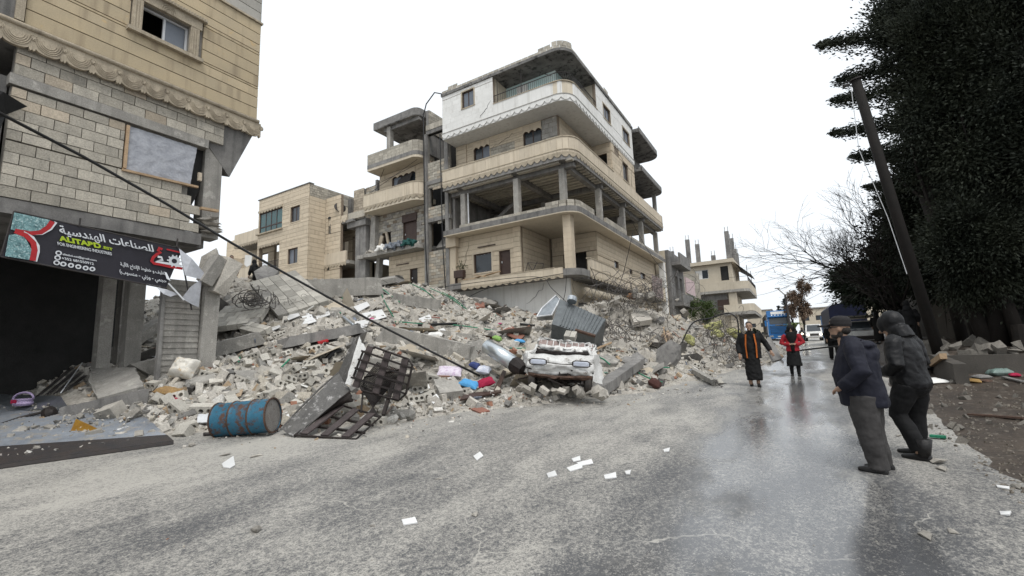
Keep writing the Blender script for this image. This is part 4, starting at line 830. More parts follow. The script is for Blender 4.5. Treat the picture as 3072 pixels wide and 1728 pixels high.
def scatter(n, region, smin, smax, power, near=9.0, hmin=.0, sink=.25):
    vs_, fs_ = [], []; off = 0; k = 0; tries = 0
    while k < n and tries < n*60:
        tries += 1; x = rnd.uniform(region[0], region[1]); y = rnd.uniform(region[2], region[3]); h = (zt(x, y)-zg(x, y))
        if h < hmin or (hmin < 0 and hm(x, y) < -.22-.25*rnd.random()**3): continue
        dp, u = depth_of(x, y, zt(x, y))
        if dp < 2 or abs(u) > 1.2 or rnd.random() > (near/dp)**2: continue
        if -18.3 < x < -10.4 and y > 23.2: continue
        s = smin*(smax/smin)**(rnd.random()**power)
        v, f = PRA[rnd.randrange(len(PRA))]; P = (v*s*np.array([rnd.uniform(.8, 1.2), rnd.uniform(.7, 1.1), rnd.uniform(.7, 1.1)])) @ randrot().T + np.array([x, y, zt(x, y)+s*rnd.uniform(-sink, .35)])
        vs_.append(P); fs_ += [[a+off for a in q] for q in f]; off += len(P); k += 1
    mb = MB(); mb.v = [tuple(p) for p in np.concatenate(vs_).tolist()]; mb.f = fs_; mb.m = [0]*len(fs_); return mb
A = scatter(15000, (-24, 0, 4, 40), .025, .17, 1.5, 9, .03)
B = scatter(2600, (-11.5, .5, 3.5, 45), .012, .05, 1.5, 8, -.01)           # crumbs spilled on the road edge
A2 = scatter(6500, (-22, 0, 4, 30), .012, .04, 1.2, 8, .02)
o = len(A.v); A.v += A2.v; A.f += [[i+o for i in q] for q in A2.f]; A.m += A2.m
o = len(A.v); A.v += B.v; A.f += [[i+o for i in q] for q in B.f]; A.m += B.m
tag(link('rubble_fragments', A.mesh('rubble_fragments', M_mix)), 'mass of small grey and tan fragments covering the heap', 'rubble', kind='stuff')
crumb = MB()
for k in range(330):
    y = 2+rnd.random()**1.6*30; x = rnd.uniform(-9, edge_r(y)+.2)
    s = rnd.uniform(.004, .012); v, f = PRA[rnd.randrange(len(PRA))]
    if hm(x, y) < -.9 and rnd.random() < .5: continue
    crumb.add(v*s @ randrot().T + np.array([x, y, zg(x, y)+s*.3]), f)
tag(link('road_grit', crumb.mesh('road_grit', M_mix)), 'tiny stones strewn over the road', 'grit', kind='stuff')
BM = [PR[i].mesh('concrete_chunk', M_rub) for i in (0, 2, 6, 7, 10, 11, 12, 13, 14, 15)]
def chunk(name, me, p, s, label, cat, group, R=None):
    o = link(name, me); Rm = Matrix(randrot().tolist()) if R is None else R
    o.matrix_world = Matrix.Translation(p) @ Rm.to_4x4() @ Matrix.Diagonal((*(s if isinstance(s, (tuple, list)) else (s, s, s)), 1)); return tag(o, label, cat, group)
LMK = [('blue barrel',740,1250),('cargo rack',1010,1180),('crushed van',1680,1080),('boiler cylinder',1500,1070),('floral pillow',1350,1138),('galvanised tank',1735,960),('wire tangle',1880,900),('short grey beam',1860,1150),('robed man',2250,1060),('tan boulder',2005,1035),('yellow foam',2140,990),('roller shutter',550,990),('plastic bag',553,1140),('tilted block panel',820,900),('flat block panel',710,950),('deep beam',1000,895),('crest beam',1105,830),('green conduit arch',1110,870),('stair shaft hole',1290,860),('white plastered wall',1560,900),('wide tiled beam',1290,1050),('hollow core slab',345,1190),('metal sheet',250,1320),('long pale beam',600,1090),('planter wall',2960,1110),('leaning pole',2820,1060),('dark sack',1965,1165),('crimson cushion',1458,1174),('red sheet',1545,1010),('weathered beam',970,1025)]
def pix(p):
    v = RM.transposed() @ (Vector(p)-CAM); return 1536+F_PX*v.x/-v.z, 864-F_PX*v.y/-v.z
def spot(p):
    x, y = pix(p); c = sorted(LMK, key=lambda q: math.hypot(q[1]-x, (q[2]-y)*1.4))
    a, b = c[0], c[1]; dx, dy = x-a[1], y-a[2]; d = math.hypot(dx, dy); s = ('just ' if d < 45 else ('' if d < 100 else 'well '))
    w = ('right of' if dx > 0 else 'left of') if abs(dx) > abs(dy)*1.3 else ('below' if dy > 0 else 'above'); return f'{s}{w} {a[0]}, towards {b[0]}'
ORD = 'first second third fourth fifth sixth seventh eighth ninth tenth eleventh twelfth thirteenth fourteenth fifteenth sixteenth seventeenth eighteenth'.split()
def sized(s): return 'large' if s > .2 else ('mid-sized' if s > .14 else 'small')
n = 0
while n < 235:
    y = rnd.uniform(5.5, 36); x = rnd.uniform(-20, -2); h = zt(x, y)-zg(x, y); dp, u = depth_of(x, y, zt(x, y))
    if h < .06 or abs(u) > 1.1 or rnd.random() > (8/dp)**1.6 or (-18.3 < x < -10.2 and y > 23): continue
    s = rnd.uniform(.10, .24)*(1 if dp > 11 else .8); z = zt(x, y)+s*.15
    lab = ('broken grey chunk low at the road edge of the rubble', 'chunks along the toe of the heap') if h < .5 else (('broken grey chunk on the slope of the rubble heap', 'chunks on the slope of the heap') if h < 2 else ('broken grey chunk high on the rubble heap', 'chunks high on the heap'))
    chunk('concrete_chunk', rnd.choice(BM), (x, y, z), s, sized(s)+' grey chunk '+spot((x, y, z)), 'chunk', lab[1]); n += 1
FL = [proto(.16, 9).mesh('slab_fragment', M_conc), proto(.14, 8).mesh('slab_fragment', M_rub), proto(.18, 9).mesh('slab_fragment', M_hbt), proto(.15, 8).mesh('slab_fragment', M_concd)]
n = 0
while n < 85:
    y = rnd.uniform(5.5, 34); x = rnd.uniform(-19, -3); h = zt(x, y)-zg(x, y); dp, u = depth_of(x, y, zt(x, y))
    if h < .15 or abs(u) > 1.1 or rnd.random() > (9/dp)**1.5 or (-18.3 < x < -10.2 and y > 23): continue
    s = rnd.uniform(.3, .9); p = Vector((x, y, zt(x, y)+.08)); chunk('slab_fragment', rnd.choice(FL), p, s, ('broad ' if s > .42 else 'thin ')+'broken slab piece '+spot(p), 'slab', 'slab pieces on the heap', rot(rnd.gauss(0, 28), rnd.gauss(0, 28), rnd.uniform(0, 360))); n += 1
scr = MB()
for k in range(400):
    y = rnd.uniform(5, 34); x = rnd.uniform(-19, -2.5); h = zt(x, y)-zg(x, y)
    if h < .04 or (-18.3 < x < -10.2 and y > 23): continue
    c = Vector((x, y, zt(x, y)+rnd.uniform(.02, .1))); t = rnd.random()
    scr.obox(c, ((rnd.uniform(.2, .7), .035, .03) if t < .45 else (rnd.uniform(.08, .25), rnd.uniform(.06, .2), .012)), rot(rnd.gauss(0, 30), rnd.gauss(0, 30), rnd.uniform(0, 360)))
M_scr = M_mix.copy(); M_scr.name = 'scrap_mix'; e = next(q for q in M_scr.node_tree.nodes if q.type == 'VALTORGB' and len(q.color_ramp.elements) > 5).color_ramp.elements
for q, c in zip(e, ((.30,.23,.16), (.58,.57,.54), (.12,.095,.08), (.24,.14,.10), (.5,.47,.42), (.16,.18,.22), (.10,.16,.13), (.28,.12,.10), (.36,.29,.17))): q.color = (*c, 1)
tag(link('debris_scraps', scr.mesh('debris_scraps', M_scr)), 'splintered wood, tile and plastic scraps strewn over the heap', 'debris', kind='stuff')
# hollow blocks
def hollow(L=.4, Wd=.2, Hh=.18, n=3, depth=.12):
    mb = MB(); a, b, c = L/2, Wd/2, Hh/2
    mb.add([(-a,-b,-c),(a,-b,-c),(a,b,-c),(-a,b,-c),(-a,-b,c),(a,-b,c),(a,b,c),(-a,b,c)], [(0,3,2,1),(4,5,6,7),(1,2,6,5),(2,3,7,6),(3,0,4,7)])
    w = L/n
    for i in range(n):
        x0 = -a+i*w; cx = x0+w/2; r = min(w, Hh)*.34
        sq = [(x0+w,0),(x0+w,c),(cx,c),(x0,c),(x0,0),(x0,-c),(cx,-c),(x0+w,-c)]; oc = [(cx+r*math.cos(k*math.pi/4), r*math.sin(k*math.pi/4)) for k in range(8)]
        vs = [(p,-b,q) for p, q in sq]+[(p,-b,q) for p, q in oc]+[(p,-b+depth,q) for p, q in oc]
        mb.add(vs, [(k,8+k,8+(k+1)%8,(k+1)%8) for k in range(8)]+[(8+k,16+k,16+(k+1)%8,8+(k+1)%8) for k in range(8)]+[tuple(range(16,24))])
    return mb
M_hb = mat('hollow_block', (.50,.475,.42), (.36,.34,.30), 4, rv=.25, fine=.3, bump=.4, bscale=40)
HB = [hollow().mesh('hollow_block', M_hb), hollow(.28, .2, .17, 2).mesh('hollow_block', M_hb), hollow(.4, .15, .14, 4).mesh('hollow_block', M_hb)]
def hb(px, py, sc=1.0, R=None, me=None):
    p = march(px, py); o = link('hollow_block', me or rnd.choice(HB)); yaw = rnd.uniform(-25, 90)
    Rm = R or rot(rnd.uniform(-35, 60), rnd.uniform(-30, 30), yaw)
    o.matrix_world = Matrix.Translation(p+Vector((0, 0, .06))) @ Rm.to_4x4() @ Matrix.Scale(sc, 4)
    z = 'left' if px < 640 else ('mid' if px < 1300 else 'right'); L_ = {'left': ('grey hollow concrete block in debris before the dark shop', 'hollow blocks before the shop'), 'mid': ('grey hollow concrete block strewn behind the barrel and cage', 'hollow blocks behind barrel and cage'), 'right': ('grey hollow concrete block strewn around the crushed van', 'hollow blocks around the van')}[z]
    tag(o, ('whole ' if sc > .95 else ('chipped ' if sc > .87 else 'small '))+'hollow block '+spot(p), 'block', L_[1])
for px, py in ((530,1205),(545,1230),(610,1240),(600,1215),(645,1160),(720,1150),(705,1190),(760,1200),(790,1175),(810,1190),(840,1165),(870,1180),(880,1215),(862,1150),(830,1130),(880,1120),(900,1140),(925,1155),(815,1060),(860,1072),(1000,1062),(985,1068),(1100,1005),(1110,1015),(790,1085),(760,1075),(740,1100),(700,1090),(680,1125),(725,1120),(770,1130),(660,1185),(570,1290),(545,1310),(500,1215),(470,1210),(840,1010),(905,1035),(935,1050),(950,1085),(930,1105),(955,1130),(690,1215),(730,1225),(1125,1270),(1250,1210),(1285,1200),(1265,1180),(1330,1180),(1300,1140),(1240,1160),(1390,1180),(1820,1055),(1835,1050),(2120,1135),(2160,1150),(1960,1100),(1900,1060),(1995,1100),(2090,1105),(1720,1000),(1250,1080),(1480,960),(1420,960),(1380,945),(1540,985),(1750,1010),(1930,1010),(640,1100),(620,1130),(595,1165),(430,1185),(330,1120),(300,1180),(370,1150),(460,1165),(160,1170),(120,1190),(60,1200),(1050,1060),(1075,1085),(995,1120),(1010,1095)):
    hb(px+rnd.uniform(-6, 6), py+rnd.uniform(-4, 4), rnd.uniform(.8, 1.05))
hb(540, 1240, 1.1, rot(15, 35, 25), HB[0])
# ------------------------------------------------------------------ beams and slabs
def beam_px(p0, p1, w, h, label, mat_=M_conc, lift=.12, l1=None, name='concrete_beam', roll=0, rough=.055, d0=None, d1=None, up=(0,0,1)):
    a = (march(*p0) if d0 is None else at_d(*p0, d0))+Vector((0, 0, lift)); b = (march(*p1) if d1 is None else at_d(*p1, d1))+Vector((0, 0, lift if l1 is None else l1)); d = b-a
    R = frame(d, up) @ Matrix.Rotation(rad(roll), 3, 'X'); mb = MB(); n = 17; rings = []
    for k in range(n):
        t = k/(n-1); c = a+d*t; e = rough*(2.2 if k in (0, n-1) else .5)
        rings.append([c + R @ Vector((rnd.uniform(-e, e)*(2 if k in (0, n-1) else 0), y+rnd.uniform(-e, e)*.4, z+rnd.uniform(-e, e)*.4)) for y, z in ((-w/2,-h/2),(w/2,-h/2),(w/2,h/2),(-w/2,h/2))])
    mb.loft(rings); T = thing(name, label, 'beam', a); part('beam_body', mb, mat_, T)
    rb = MB()
    for y, z in ((-.3, .3), (.3, .3), (.3, -.3), (-.3, -.3)):
        q = b + R @ Vector((0, y*w, z*h)); rb.tube([q, q+R @ Vector((.15, rnd.uniform(-.05, .05), rnd.uniform(-.05, .05))), q+R @ Vector((rnd.uniform(.25, .45), rnd.uniform(-.2, .2), rnd.uniform(-.25, .1)))], .009, 4)
    part('rebar', rb, M_iron, T); return T
beam_px((995,842), (1215,828), .35, .62, 'long grey beam lying along the crest of the rubble', lift=.35, l1=.35)
beam_px((862,905), (1135,888), .4, .75, 'deep grey beam below the crest beside the fallen block wall', lift=.42, l1=.42)
beam_px((400,1140), (775,1040), .42, .38, 'long pale beam sloping up from the shop shutter', lift=.2, l1=.25, mat_=M_conc)
beam_px((560,1030), (760,960), .3, .3, 'thin grey beam under the flat block panels', lift=.1, l1=.1)
beam_px((850,1045), (1090,1005), .5, .28, 'weathered beam lying in rubble above the cage', lift=.15, l1=.2, mat_=M_concd)
T = beam_px((1150,1020), (1430,1082), .55, .5, 'wide beam with tan tiled edge behind the cage', lift=.2, l1=.15)
beam_px((1640,1040), (1600,1120), .3, .35, 'stub of beam beside the crushed van', lift=.0, l1=.05)
beam_px((1800,1190), (1915,1118), .36, .25, 'short grey beam lying at road edge right of the van', lift=.16, l1=.3, mat_=M_concd)
beam_px((335,1090), (478,1012), .3, .3, 'grey beam propped inside the open shop front', lift=.2, l1=.5)
beam_px((175,1260), (440,1205), .28, .3, 'broken beam under the hollow core slab', lift=.08, l1=.1, mat_=M_concd)
beam_px((1190,905), (1330,925), .35, .45, 'grey lintel end near the stair shaft', lift=.1)
beam_px((1080,1085), (1230,1110), .3, .3, 'beam stub under the wide tiled beam', lift=.0)
beam_px((1450,1085), (1560,1105), .3, .28, 'beam stub between boiler and van', lift=.05)
beam_px((1330,1010), (1420,1020), .25, .25, 'small beam stub below the green pipes', lift=.05)
beam_px((1940,1000), (2010,1040), .3, .25, 'beam stub below the wire tangle', lift=.05); beam_px((2080,1120), (2150,1160), .16, .14, 'ribbed beam stub lying behind man in orange trimmed jacket', lift=.1)
def plate(name, pix, thick, label, cat, m=M_conc, lifts=.1, group=None, raggedness=.0, deps=None, T=None):
    ls = lifts if isinstance(lifts, (list, tuple)) else [lifts]*len(pix)
    P = [(march(*p) if deps is None else at_d(*p, deps[i]))+Vector((0, 0, l)) for i, (p, l) in enumerate(zip(pix, ls))]
    c = sum(P, Vector())/len(P); nrm = Vector()
    for i in range(len(P)): nrm += (P[i]-c).cross(P[(i+1) % len(P)]-c)
    nrm.normalize(); 
    if nrm.dot(CAM-c) < 0: P.reverse(); nrm = -nrm
    Q = []
    for i, p in enumerate(P):
        q = P[(i+1) % len(P)]; k = max(1, int((q-p).length/.15)) if raggedness else 1
        for j in range(k): Q.append(p.lerp(q, j/k)+(Vector((rnd.uniform(-1, 1), rnd.uniform(-1, 1), 0))*raggedness if j else Vector()))
    mb = MB(); n = len(Q); mb.add(Q+[q-nrm*thick for q in Q], [tuple(range(n)), tuple(range(2*n-1, n-1, -1))]+[(i, n+i, n+(i+1) % n, (i+1) % n) for i in range(n)])
    return single(name, mb, m, label, cat, group), P, nrm
def cored_slab():
    o, P, nrm = plate('hollow_core_slab', [(262,1180),(268,1150),(400,1150),(428,1205),(290,1228)], .14, 'grey screeded slab with hollow cores at left front', 'slab', lifts=[.3,.38,.38,.32,.22], raggedness=.02)
cored_slab()
M_ch = mat('block_core_shadowed_hole', (.03,.03,.03), None, 3)
def block_panel(A, B, D, nx, ny, label, th=.18, miss=()):
    """fallen piece of block wall: A,B along courses, D across"""
    A, B, D = Vector(A), Vector(B), Vector(D); ex = (B-A); ey = (D-A); L = ex.length; Wd = ey.length; ex.normalize(); ez = ex.cross(ey).normalized(); ey = ez.cross(ex)
    if ez.dot(CAM-A) < 0: ez = -ez
    T = thing('fallen_block_wall', label, 'wall panel', A); bw, bh = L/nx, Wd/ny; R = Matrix((ex, ey, ez)).transposed()
    me = MB().box(-bw/2+.008, bw/2-.008, -bh/2+.008, bh/2-.008, -th, 0).mesh('block', M_hb); hf = MB().box(-bw/4+.008, bw/4-.008, -bh/2+.008, bh/2-.008, -th, 0).mesh('block', M_hb)
    for r in range(ny):
        for c in range(-1, nx+1):
            u = (c+.5+(.5 if r % 2 else 0))*bw; m_ = me
            if u < 0 or u > L: continue
            if u-bw/2 < -.01: u = bw/4; m_ = hf
            if u+bw/2 > L+.01: u = L-bw/4; m_ = hf
            if (r, c) in miss or (r in (0, ny-1) and rnd.random() < .2): continue
            o = link('block', m_, T); o.matrix_basis = Matrix.Translation(A+ex*u+ey*(r+.5)*bh*(1 if True else 1)+ez*rnd.uniform(-.006, .006)) @ R.to_4x4()
    part('mortar_bed', MB().loft([[A+ex*a+ey*b+ez*c for a, b, c in ((.02,.02,-th+.01),(L-.05,.02,-th+.01),(L-.05,Wd-.02,-th+.01),(.02,Wd-.02,-th+.01))], [A+ex*a+ey*b+ez*c for a, b, c in ((.02,.02,-.02),(L-.05,.02,-.02),(L-.05,Wd-.02,-.02),(.02,Wd-.02,-.02))]]), M_conc, T)
block_panel(at_d(747,846,17.6), at_d(833,948,15.3), at_d(862,862,17.2), 6, 5, 'tilted panel of pale blocks high on the rubble left of the deep beam')
block_panel(at_d(612,985,14.3), at_d(772,965,14.6), at_d(660,918,16.0), 5, 5, 'flat lying panel of pale blocks beside the shop shutter')
block_panel(at_d(715,985,14.2), at_d(775,1000,13.7), at_d(735,965,14.6), 3, 2, 'small broken pair of block courses below the flat panel')
block_panel(at_d(1690,1008,13.0), at_d(1725,1012,12.9), at_d(1692,990,13.3), 2, 1, 'two joined blocks wedged behind the van')
plate('concrete_slab', [(760,848),(792,838),(835,850),(810,868),(770,865)], .15, 'rounded grey slab poking up beside the tilted block panel', 'slab', M_concd, [.5,.7,.6,.3,.3])
plate('concrete_slab', [(2290,1030),(2312,1018),(2348,1085),(2322,1092)], .08, 'thin slab leaning behind the man in orange trimmed jacket', 'slab', M_concd, deps=[16.5,17,15.6,15.3])
plate('concrete_slab', [(1300,1160),(1375,1165),(1390,1195),(1320,1205)], .3, 'pale block of floor under the floral pillow', 'slab', M_conc, .18, raggedness=.02)
plate('plaster_panel', [(1475,1130),(1520,1100),(1560,1125),(1510,1150)], .05, 'cream plaster panel with chipped corner left of the van', 'panel', M_plaster, .2, raggedness=.02)
plate('concrete_slab', [(1120,850),(1180,838),(1190,862),(1130,868)], .25, 'grey block resting on top of the deep beam', 'slab', M_conc, [.6,.7,.5,.4])
plate('concrete_slab', [(1440,890),(1500,912),(1480,925),(1420,905)], .2, 'grey slab lying below the stair shaft hole', 'slab', M_conc, .2)
plate('concrete_slab', [(2215,1050),(2260,1070),(2240,1090),(2205,1075)], .1, 'small slab beside the black robed legs', 'slab', M_concd, .15)
plate('concrete_slab', [(1780,1075),(1870,1085),(1850,1105),(1770,1098)], .2, 'wide flat slab behind the short grey beam', 'slab', M_conc, .15, raggedness=.02)
plate('concrete_slab', [(1890,960),(1935,955),(1960,990),(1905,1000)], .25, 'slab end hanging in the wire tangle', 'slab', M_rub, .5)
plate('concrete_slab', [(560,1140),(640,1130),(650,1150),(570,1165)], .1, 'thin pale slab beside the plastic bag', 'slab', M_conc, .1, raggedness=.02)
# ------------------------------------------------------------------ small debris
M_tile = mat('white_tile', (.74,.74,.73), (.66,.66,.65), 3, rough=.35, fine=.06, bump=.05); M_red = mat('terracotta', (.27,.125,.09), (.20,.09,.065), 3); M_green = mat('green_conduit', (.02,.22,.12), (.02,.16,.09), 4, rough=.45); M_gal = mat('galvanised_steel', (.42,.45,.47), (.28,.30,.32), 5, rough=.38, metal=.75, fine=.2, bump=.1, blotch=(.20,.14,.09), bthr=.72)
M_orange = mat('orange_plastic', (.62,.18,.03), None, 3); M_blue = mat('blue_cloth', (.10,.36,.66), (.07,.27,.52), 5, fine=.2); M_crim = mat('crimson_cloth', (.36,.02,.06), (.26,.01,.04), 8, fine=.35); M_pink = mat('pink_cloth', (.62,.10,.26), None, 3)
M_floral = mat('floral_cloth', (.66,.60,.66), (.58,.52,.60), 6, fine=.1, blotch=(.42,.28,.44), bthr=.58)
TL = [((895,945),(925,948),(950,975),(905,985)),((1065,970),(1110,965),(1100,990),(1060,1000)),((1085,945),(1145,935),(1160,960),(1110,972)),((850,945),(890,940),(900,958),(865,968)),((905,955),(935,952),(940,970),(912,974)),((945,942),(985,938),(990,955),(950,965)),((1060,925),(1100,912),(1110,925),(1075,942)),((790,995),(838,985),(842,992),(800,1008)),((1258,1178),(1285,1165),(1290,1180),(1262,1190)),((1300,1000),(1330,992),(1340,1003),(1312,1012)),((1285,1205),(1310,1195),(1318,1210),(1300,1222)),((1340,1135),(1365,1125),(1368,1140),(1345,1150)),((835,1260),(862,1250),(868,1268),(845,1275)),((1255,960),(1290,950),(1295,965),(1262,975))]
TN = ['at left below the tilted block panel','below the deep beam, tilted','right of the hanging cable, large','beside the tilted block panel corner','small, between two larger tiles','below the deep beam, left one','propped near the crossing cable','leaning by the long pale beam','left of the floral pillow','lying above the boiler','below the pillow slab edge','between pillow and wide beam','right of the blue barrel','standing upright near the cable end']
for p, nme in zip(TL, TN): plate('floor_tile', p, .015, 'white square tile '+nme, 'tile', M_tile, [.06,.1,.12,.08])
plate('roof_tile_sheet', [(1512,1000),(1535,992),(1575,1018),(1560,1030),(1520,1012)], .03, 'dark red sheet lying on the slope left of the van', 'sheet', M_red, [.15,.2,.15,.1,.1])
plate('terracotta_piece', [(1560,1140),(1580,1135),(1582,1165),(1562,1168)], .1, 'red brick fragment beside the van wheel', 'fragment', M_red, .12)
plate('terracotta_piece', [(1413,1230),(1440,1222),(1470,1236),(1440,1242)], .03, 'flat rusty brown plate at the road edge below the cushions', 'plate', M_red, .03)
plate('terracotta_piece', [(1165,985),(1185,980),(1190,995),(1168,998)], .1, 'reddish fragment near the crossing cable', 'fragment', M_red, .1); plate('terracotta_piece', [(945,1030),(975,1022),(985,1033),(955,1042)], .05, 'bright red scrap above the weathered beam', 'scrap', M_br, .12)
plate('terracotta_piece', [(1425,915),(1450,910),(1455,925),(1430,930)], .1, 'pinkish brick piece on the upper slope', 'fragment', M_red, .1); plate('board', [(1475,1190),(1510,1145),(1520,1150),(1490,1195)], .03, 'brown board leaning right of the crimson cushion', 'board', M_brown, [.05,.3,.3,.05]); plate('board', [(1390,1200),(1500,1180),(1505,1190),(1380,1215)], .04, 'flat brown board under the cushions', 'board', M_brown, .12)
plate('timber_stick', [(1790,1065),(1835,1045),(1838,1049),(1793,1070)], .04, 'orange timber stick right of the van', 'timber', M_wood, .25); plate('timber_stick', [(2330,1065),(2352,1080),(2350,1084),(2327,1070)], .05, 'light timber stick behind the thin leaning slab', 'timber', M_wood, .2)
plate('timber_stick', [(2000,1060),(1990,1000),(1994,1000),(2005,1058)], .04, 'thin brown stick standing by the wire tangle', 'timber', M_wood, .3)
def pipe_px(name, pts, r, m, label, cat, lift=.12, n=6, deps=None, smooth=True):
    P = [(march(*p) if deps is None else at_d(*p, deps[i]))+Vector((0, 0, lift if not isinstance(lift, (list, tuple)) else lift[i])) for i, p in enumerate(pts)]
    Q = []
    for i in range(len(P)-1):
        a, b, c, d = P[max(i-1, 0)], P[i], P[i+1], P[min(i+2, len(P)-1)]
        for k in range(6):
            t = k/6; Q.append(.5*((2*b)+(c-a)*t+(2*a-5*b+4*c-d)*t*t+(3*b-a-3*c+d)*t**3))
    Q.append(P[-1]); return single(name, MB().tube(Q, r, n), m, label, cat, smooth=smooth)
for pts, lab in (([(1025,905),(1065,872),(1120,860),(1140,868)], 'green conduit arching over the deep beam'), ([(1140,868),(1150,905),(1180,960)], 'green conduit drooping from the arch, short'), ([(1140,868),(1185,905),(1200,915)], 'green conduit curling right of the arch'), ([(1080,848),(1180,845),(1240,862),(1310,910)], 'green conduit running down right of the crest beam'), ([(1180,835),(1260,850),(1330,885),(1390,925)], 'green conduit along the upper slope'), ([(1290,872),(1340,895),(1400,935)], 'dark green conduit beside the stair shaft'), ([(1185,975),(1260,980),(1370,985),(1480,1000)], 'long green conduit across the middle slope'), ([(980,925),(1000,935),(1022,950)], 'green conduit end below the deep beam'), ([(1360,1056),(1440,1056)], 'green conduit left of the boiler'), ([(1530,1056),(1590,1056)], 'green conduit between boiler and van'), ([(1782,1078),(1810,1088),(1830,1105)], 'green conduit right of the van'), ([(1915,1130),(1950,1148),(1988,1160)], 'green conduit lying by the short grey beam'), ([(1960,1112),(2010,1114)], 'short green conduit on the right slope'), ([(845,1115),(870,1090)], 'green strap among the hollow blocks'), ([(715,1100),(722,1075)], 'green strap by the long pale beam'), ([(800,860),(850,850),(900,858),(890,865)], 'green bundle on the crest left of the beam'), ([(1700,1090),(1715,1110)], 'green scrap by the van')): pipe_px('conduit', pts, .022 if len(pts) > 2 else .02, M_green, lab, 'conduit', .12)
pipe_px('steel_pipe', [(1030,965),(1060,990)], .05, M_gal, 'grey pipe stub under the crossing cable', 'pipe', .15); pipe_px('drain_hose', [(1255,985),(1370,980)], .05, M_cable, 'black pipe lying on the middle slope', 'pipe', .12); pipe_px('drain_hose', [(1560,980),(1605,985)], .04, M_cable, 'short black pipe above the van', 'pipe', .12)
pipe_px('steel_pipe', [(610,1310),(705,1302)], .03, M_iron, 'dark rod lying under the blue barrel', 'rod', .04); pipe_px('axle_rod', [(0,1290),(60,1272),(128,1258)], .028, M_iron, 'dark axle rod lying on the sheet metal', 'axle', [.1,.12,.14])
for a, b, l in (((375,1080),(470,1086),'upper thin white rod near shop column'),((370,1106),(480,1108),'lower thin white rod near shop column'),((455,1130),(475,1045),'bent white cable hanging by the shutter'),((180,1200),(245,1105),'long dark rod of the bent grille before the shop'),((210,1030),(260,1082),'pale angle iron sticking out of the dark shop')): pipe_px('thin_rod', [a, b], .012, M_alu, l, 'rod', .15)
for k in range(12): pipe_px('grille_bar', [(105+k*9, 1205-k*1.5), (215+k*4, 1110+k*3)], .012, M_iron, f'{ORD[k]} bent window grille bar from the left before the shop', 'grille bar', .1+.02*(k % 3))['group'] = 'bars of the bent grille'
# black cable from the shop corner down onto the heap, further cables
Pc = [(-60,300,7.0),(0,340,7.6),(250,470,8.6),(500,612,9.6),(700,732,10.4),(900,845,11.1),(1100,955,11.6),(1300,1058,11.9),(1440,1128,11.8)]
single('power_cable', MB().tube([at_d(*p) for p in Pc], .028, 7), M_cable, 'thick black cable sagging from the shop building onto the rubble', 'cable', smooth=True)
pipe_px('power_cable', [(2040,1050),(2080,1005),(2130,955),(2180,940),(2210,955),(2216,1000)], .035, M_cable, 'thick black cable arching over the wire tangle', 'cable', [.1,.5,0,0,0,0], deps=[20,20.3,20.6,20.6,20.6,20.4])
pipe_px('power_cable', [(2395,1052),(2500,1040),(2640,1030)], .03, M_cable, 'black cable hanging across the road behind the woman', 'cable', 0, deps=[17,17.2,17.4])
for p0, p1, d0, d1, l in (((2237,848),(2500,760),75,30,'upper overhead wire crossing to the right trees'),((2240,888),(2500,790),75,30,'lower overhead wire crossing to the right trees'),((2220,962),(2480,870),75,60,'faint overhead wire behind the blue truck'),((1880,630),(2000,820),32,40,'wire slack beside the corner block balconies')): 
    a, b = at_d(*p0, d0), at_d(*p1, d1); single('overhead_wire', MB().tube([a.lerp(b, t/8)-Vector((0, 0, 2.4*(t/8)*(1-t/8))) for t in range(9)], .018, 4), M_cable, l, 'wire')
for i, pts in enumerate(([(1335,860),(1600,830),(1660,870),(1755,960)], [(1390,900),(1480,860),(1690,820)], [(1700,815),(1690,900),(1640,960)], [(1770,800),(1790,860),(1760,930)], [(1900,690),(1860,850),(1800,940)])): pipe_px('loose_wire', pts, .016, M_cable, ['black wire draped along the low balcony edge','thin wire hanging under the scalloped balcony','thin wire dangling before the white wall','wire dangling from the porch corner','wire strung down the street facade'][i], 'wire', 0, deps=[25.3, 24.8, 24, 22][:len(pts)])
# wire tangles
def tangle(name, px, py, dep, R_, n, label, r=.008, sq=.7):
    c = at_d(px, py, dep); T = MB()
    for k in range(n):
        a = Vector((rnd.gauss(0, R_*.55), rnd.gauss(0, R_*.4), rnd.gauss(0, R_*.3*sq))); rr = rnd.uniform(.2, .6)*R_; ax = Matrix(randrot().tolist()); t0 = rnd.uniform(0, 6); ln = rnd.uniform(2, 6)
        T.tube([c+a+ax @ Vector((rr*math.cos(t0+ln*i/9), rr*math.sin(t0+ln*i/9)*.7, (i-5)*.05*R_)) for i in range(10)], r, 4)
    return tag(link(name, T.mesh(name, M_conc if False else M_wire)), label, 'wires', kind='stuff')
M_wire = mat('bare_wire', (.13,.12,.11), (.07,.06,.055), 6, rough=.5)
tangle('wire_tangle', 1890, 890, 22.8, 1.7, 120, 'dense tangle of bent reinforcing wire by the street balcony', .010, .8); tangle('wire_tangle', 2160, 990, 20.2, 1.0, 70, 'round tangle of wire behind man in orange trimmed jacket', .010, 1.3); tangle('wire_tangle', 1850, 990, 18.5, .9, 45, 'loose wire in the hollow behind the van', .010); tangle('wire_tangle', 2180, 1075, 18.5, .8, 40, 'loose wire low on the right slope', .009)
tangle('wire_tangle', 890, 925, 16.5, .5, 60, 'fine mesh hanging off the tilted block panel', .006, .8); tangle('wire_tangle', 1340, 905, 22.5, .7, 40, 'twisted wire at the end of the low balcony', .011); tangle('wire_tangle', 1985, 1020, 19, .7, 30, 'wire loops on the dark hollow', .010); tangle('wire_tangle', 760, 900, 15.5, .6, 26, 'bundle of black rods by the shop corner', .014, .5)
n = 0
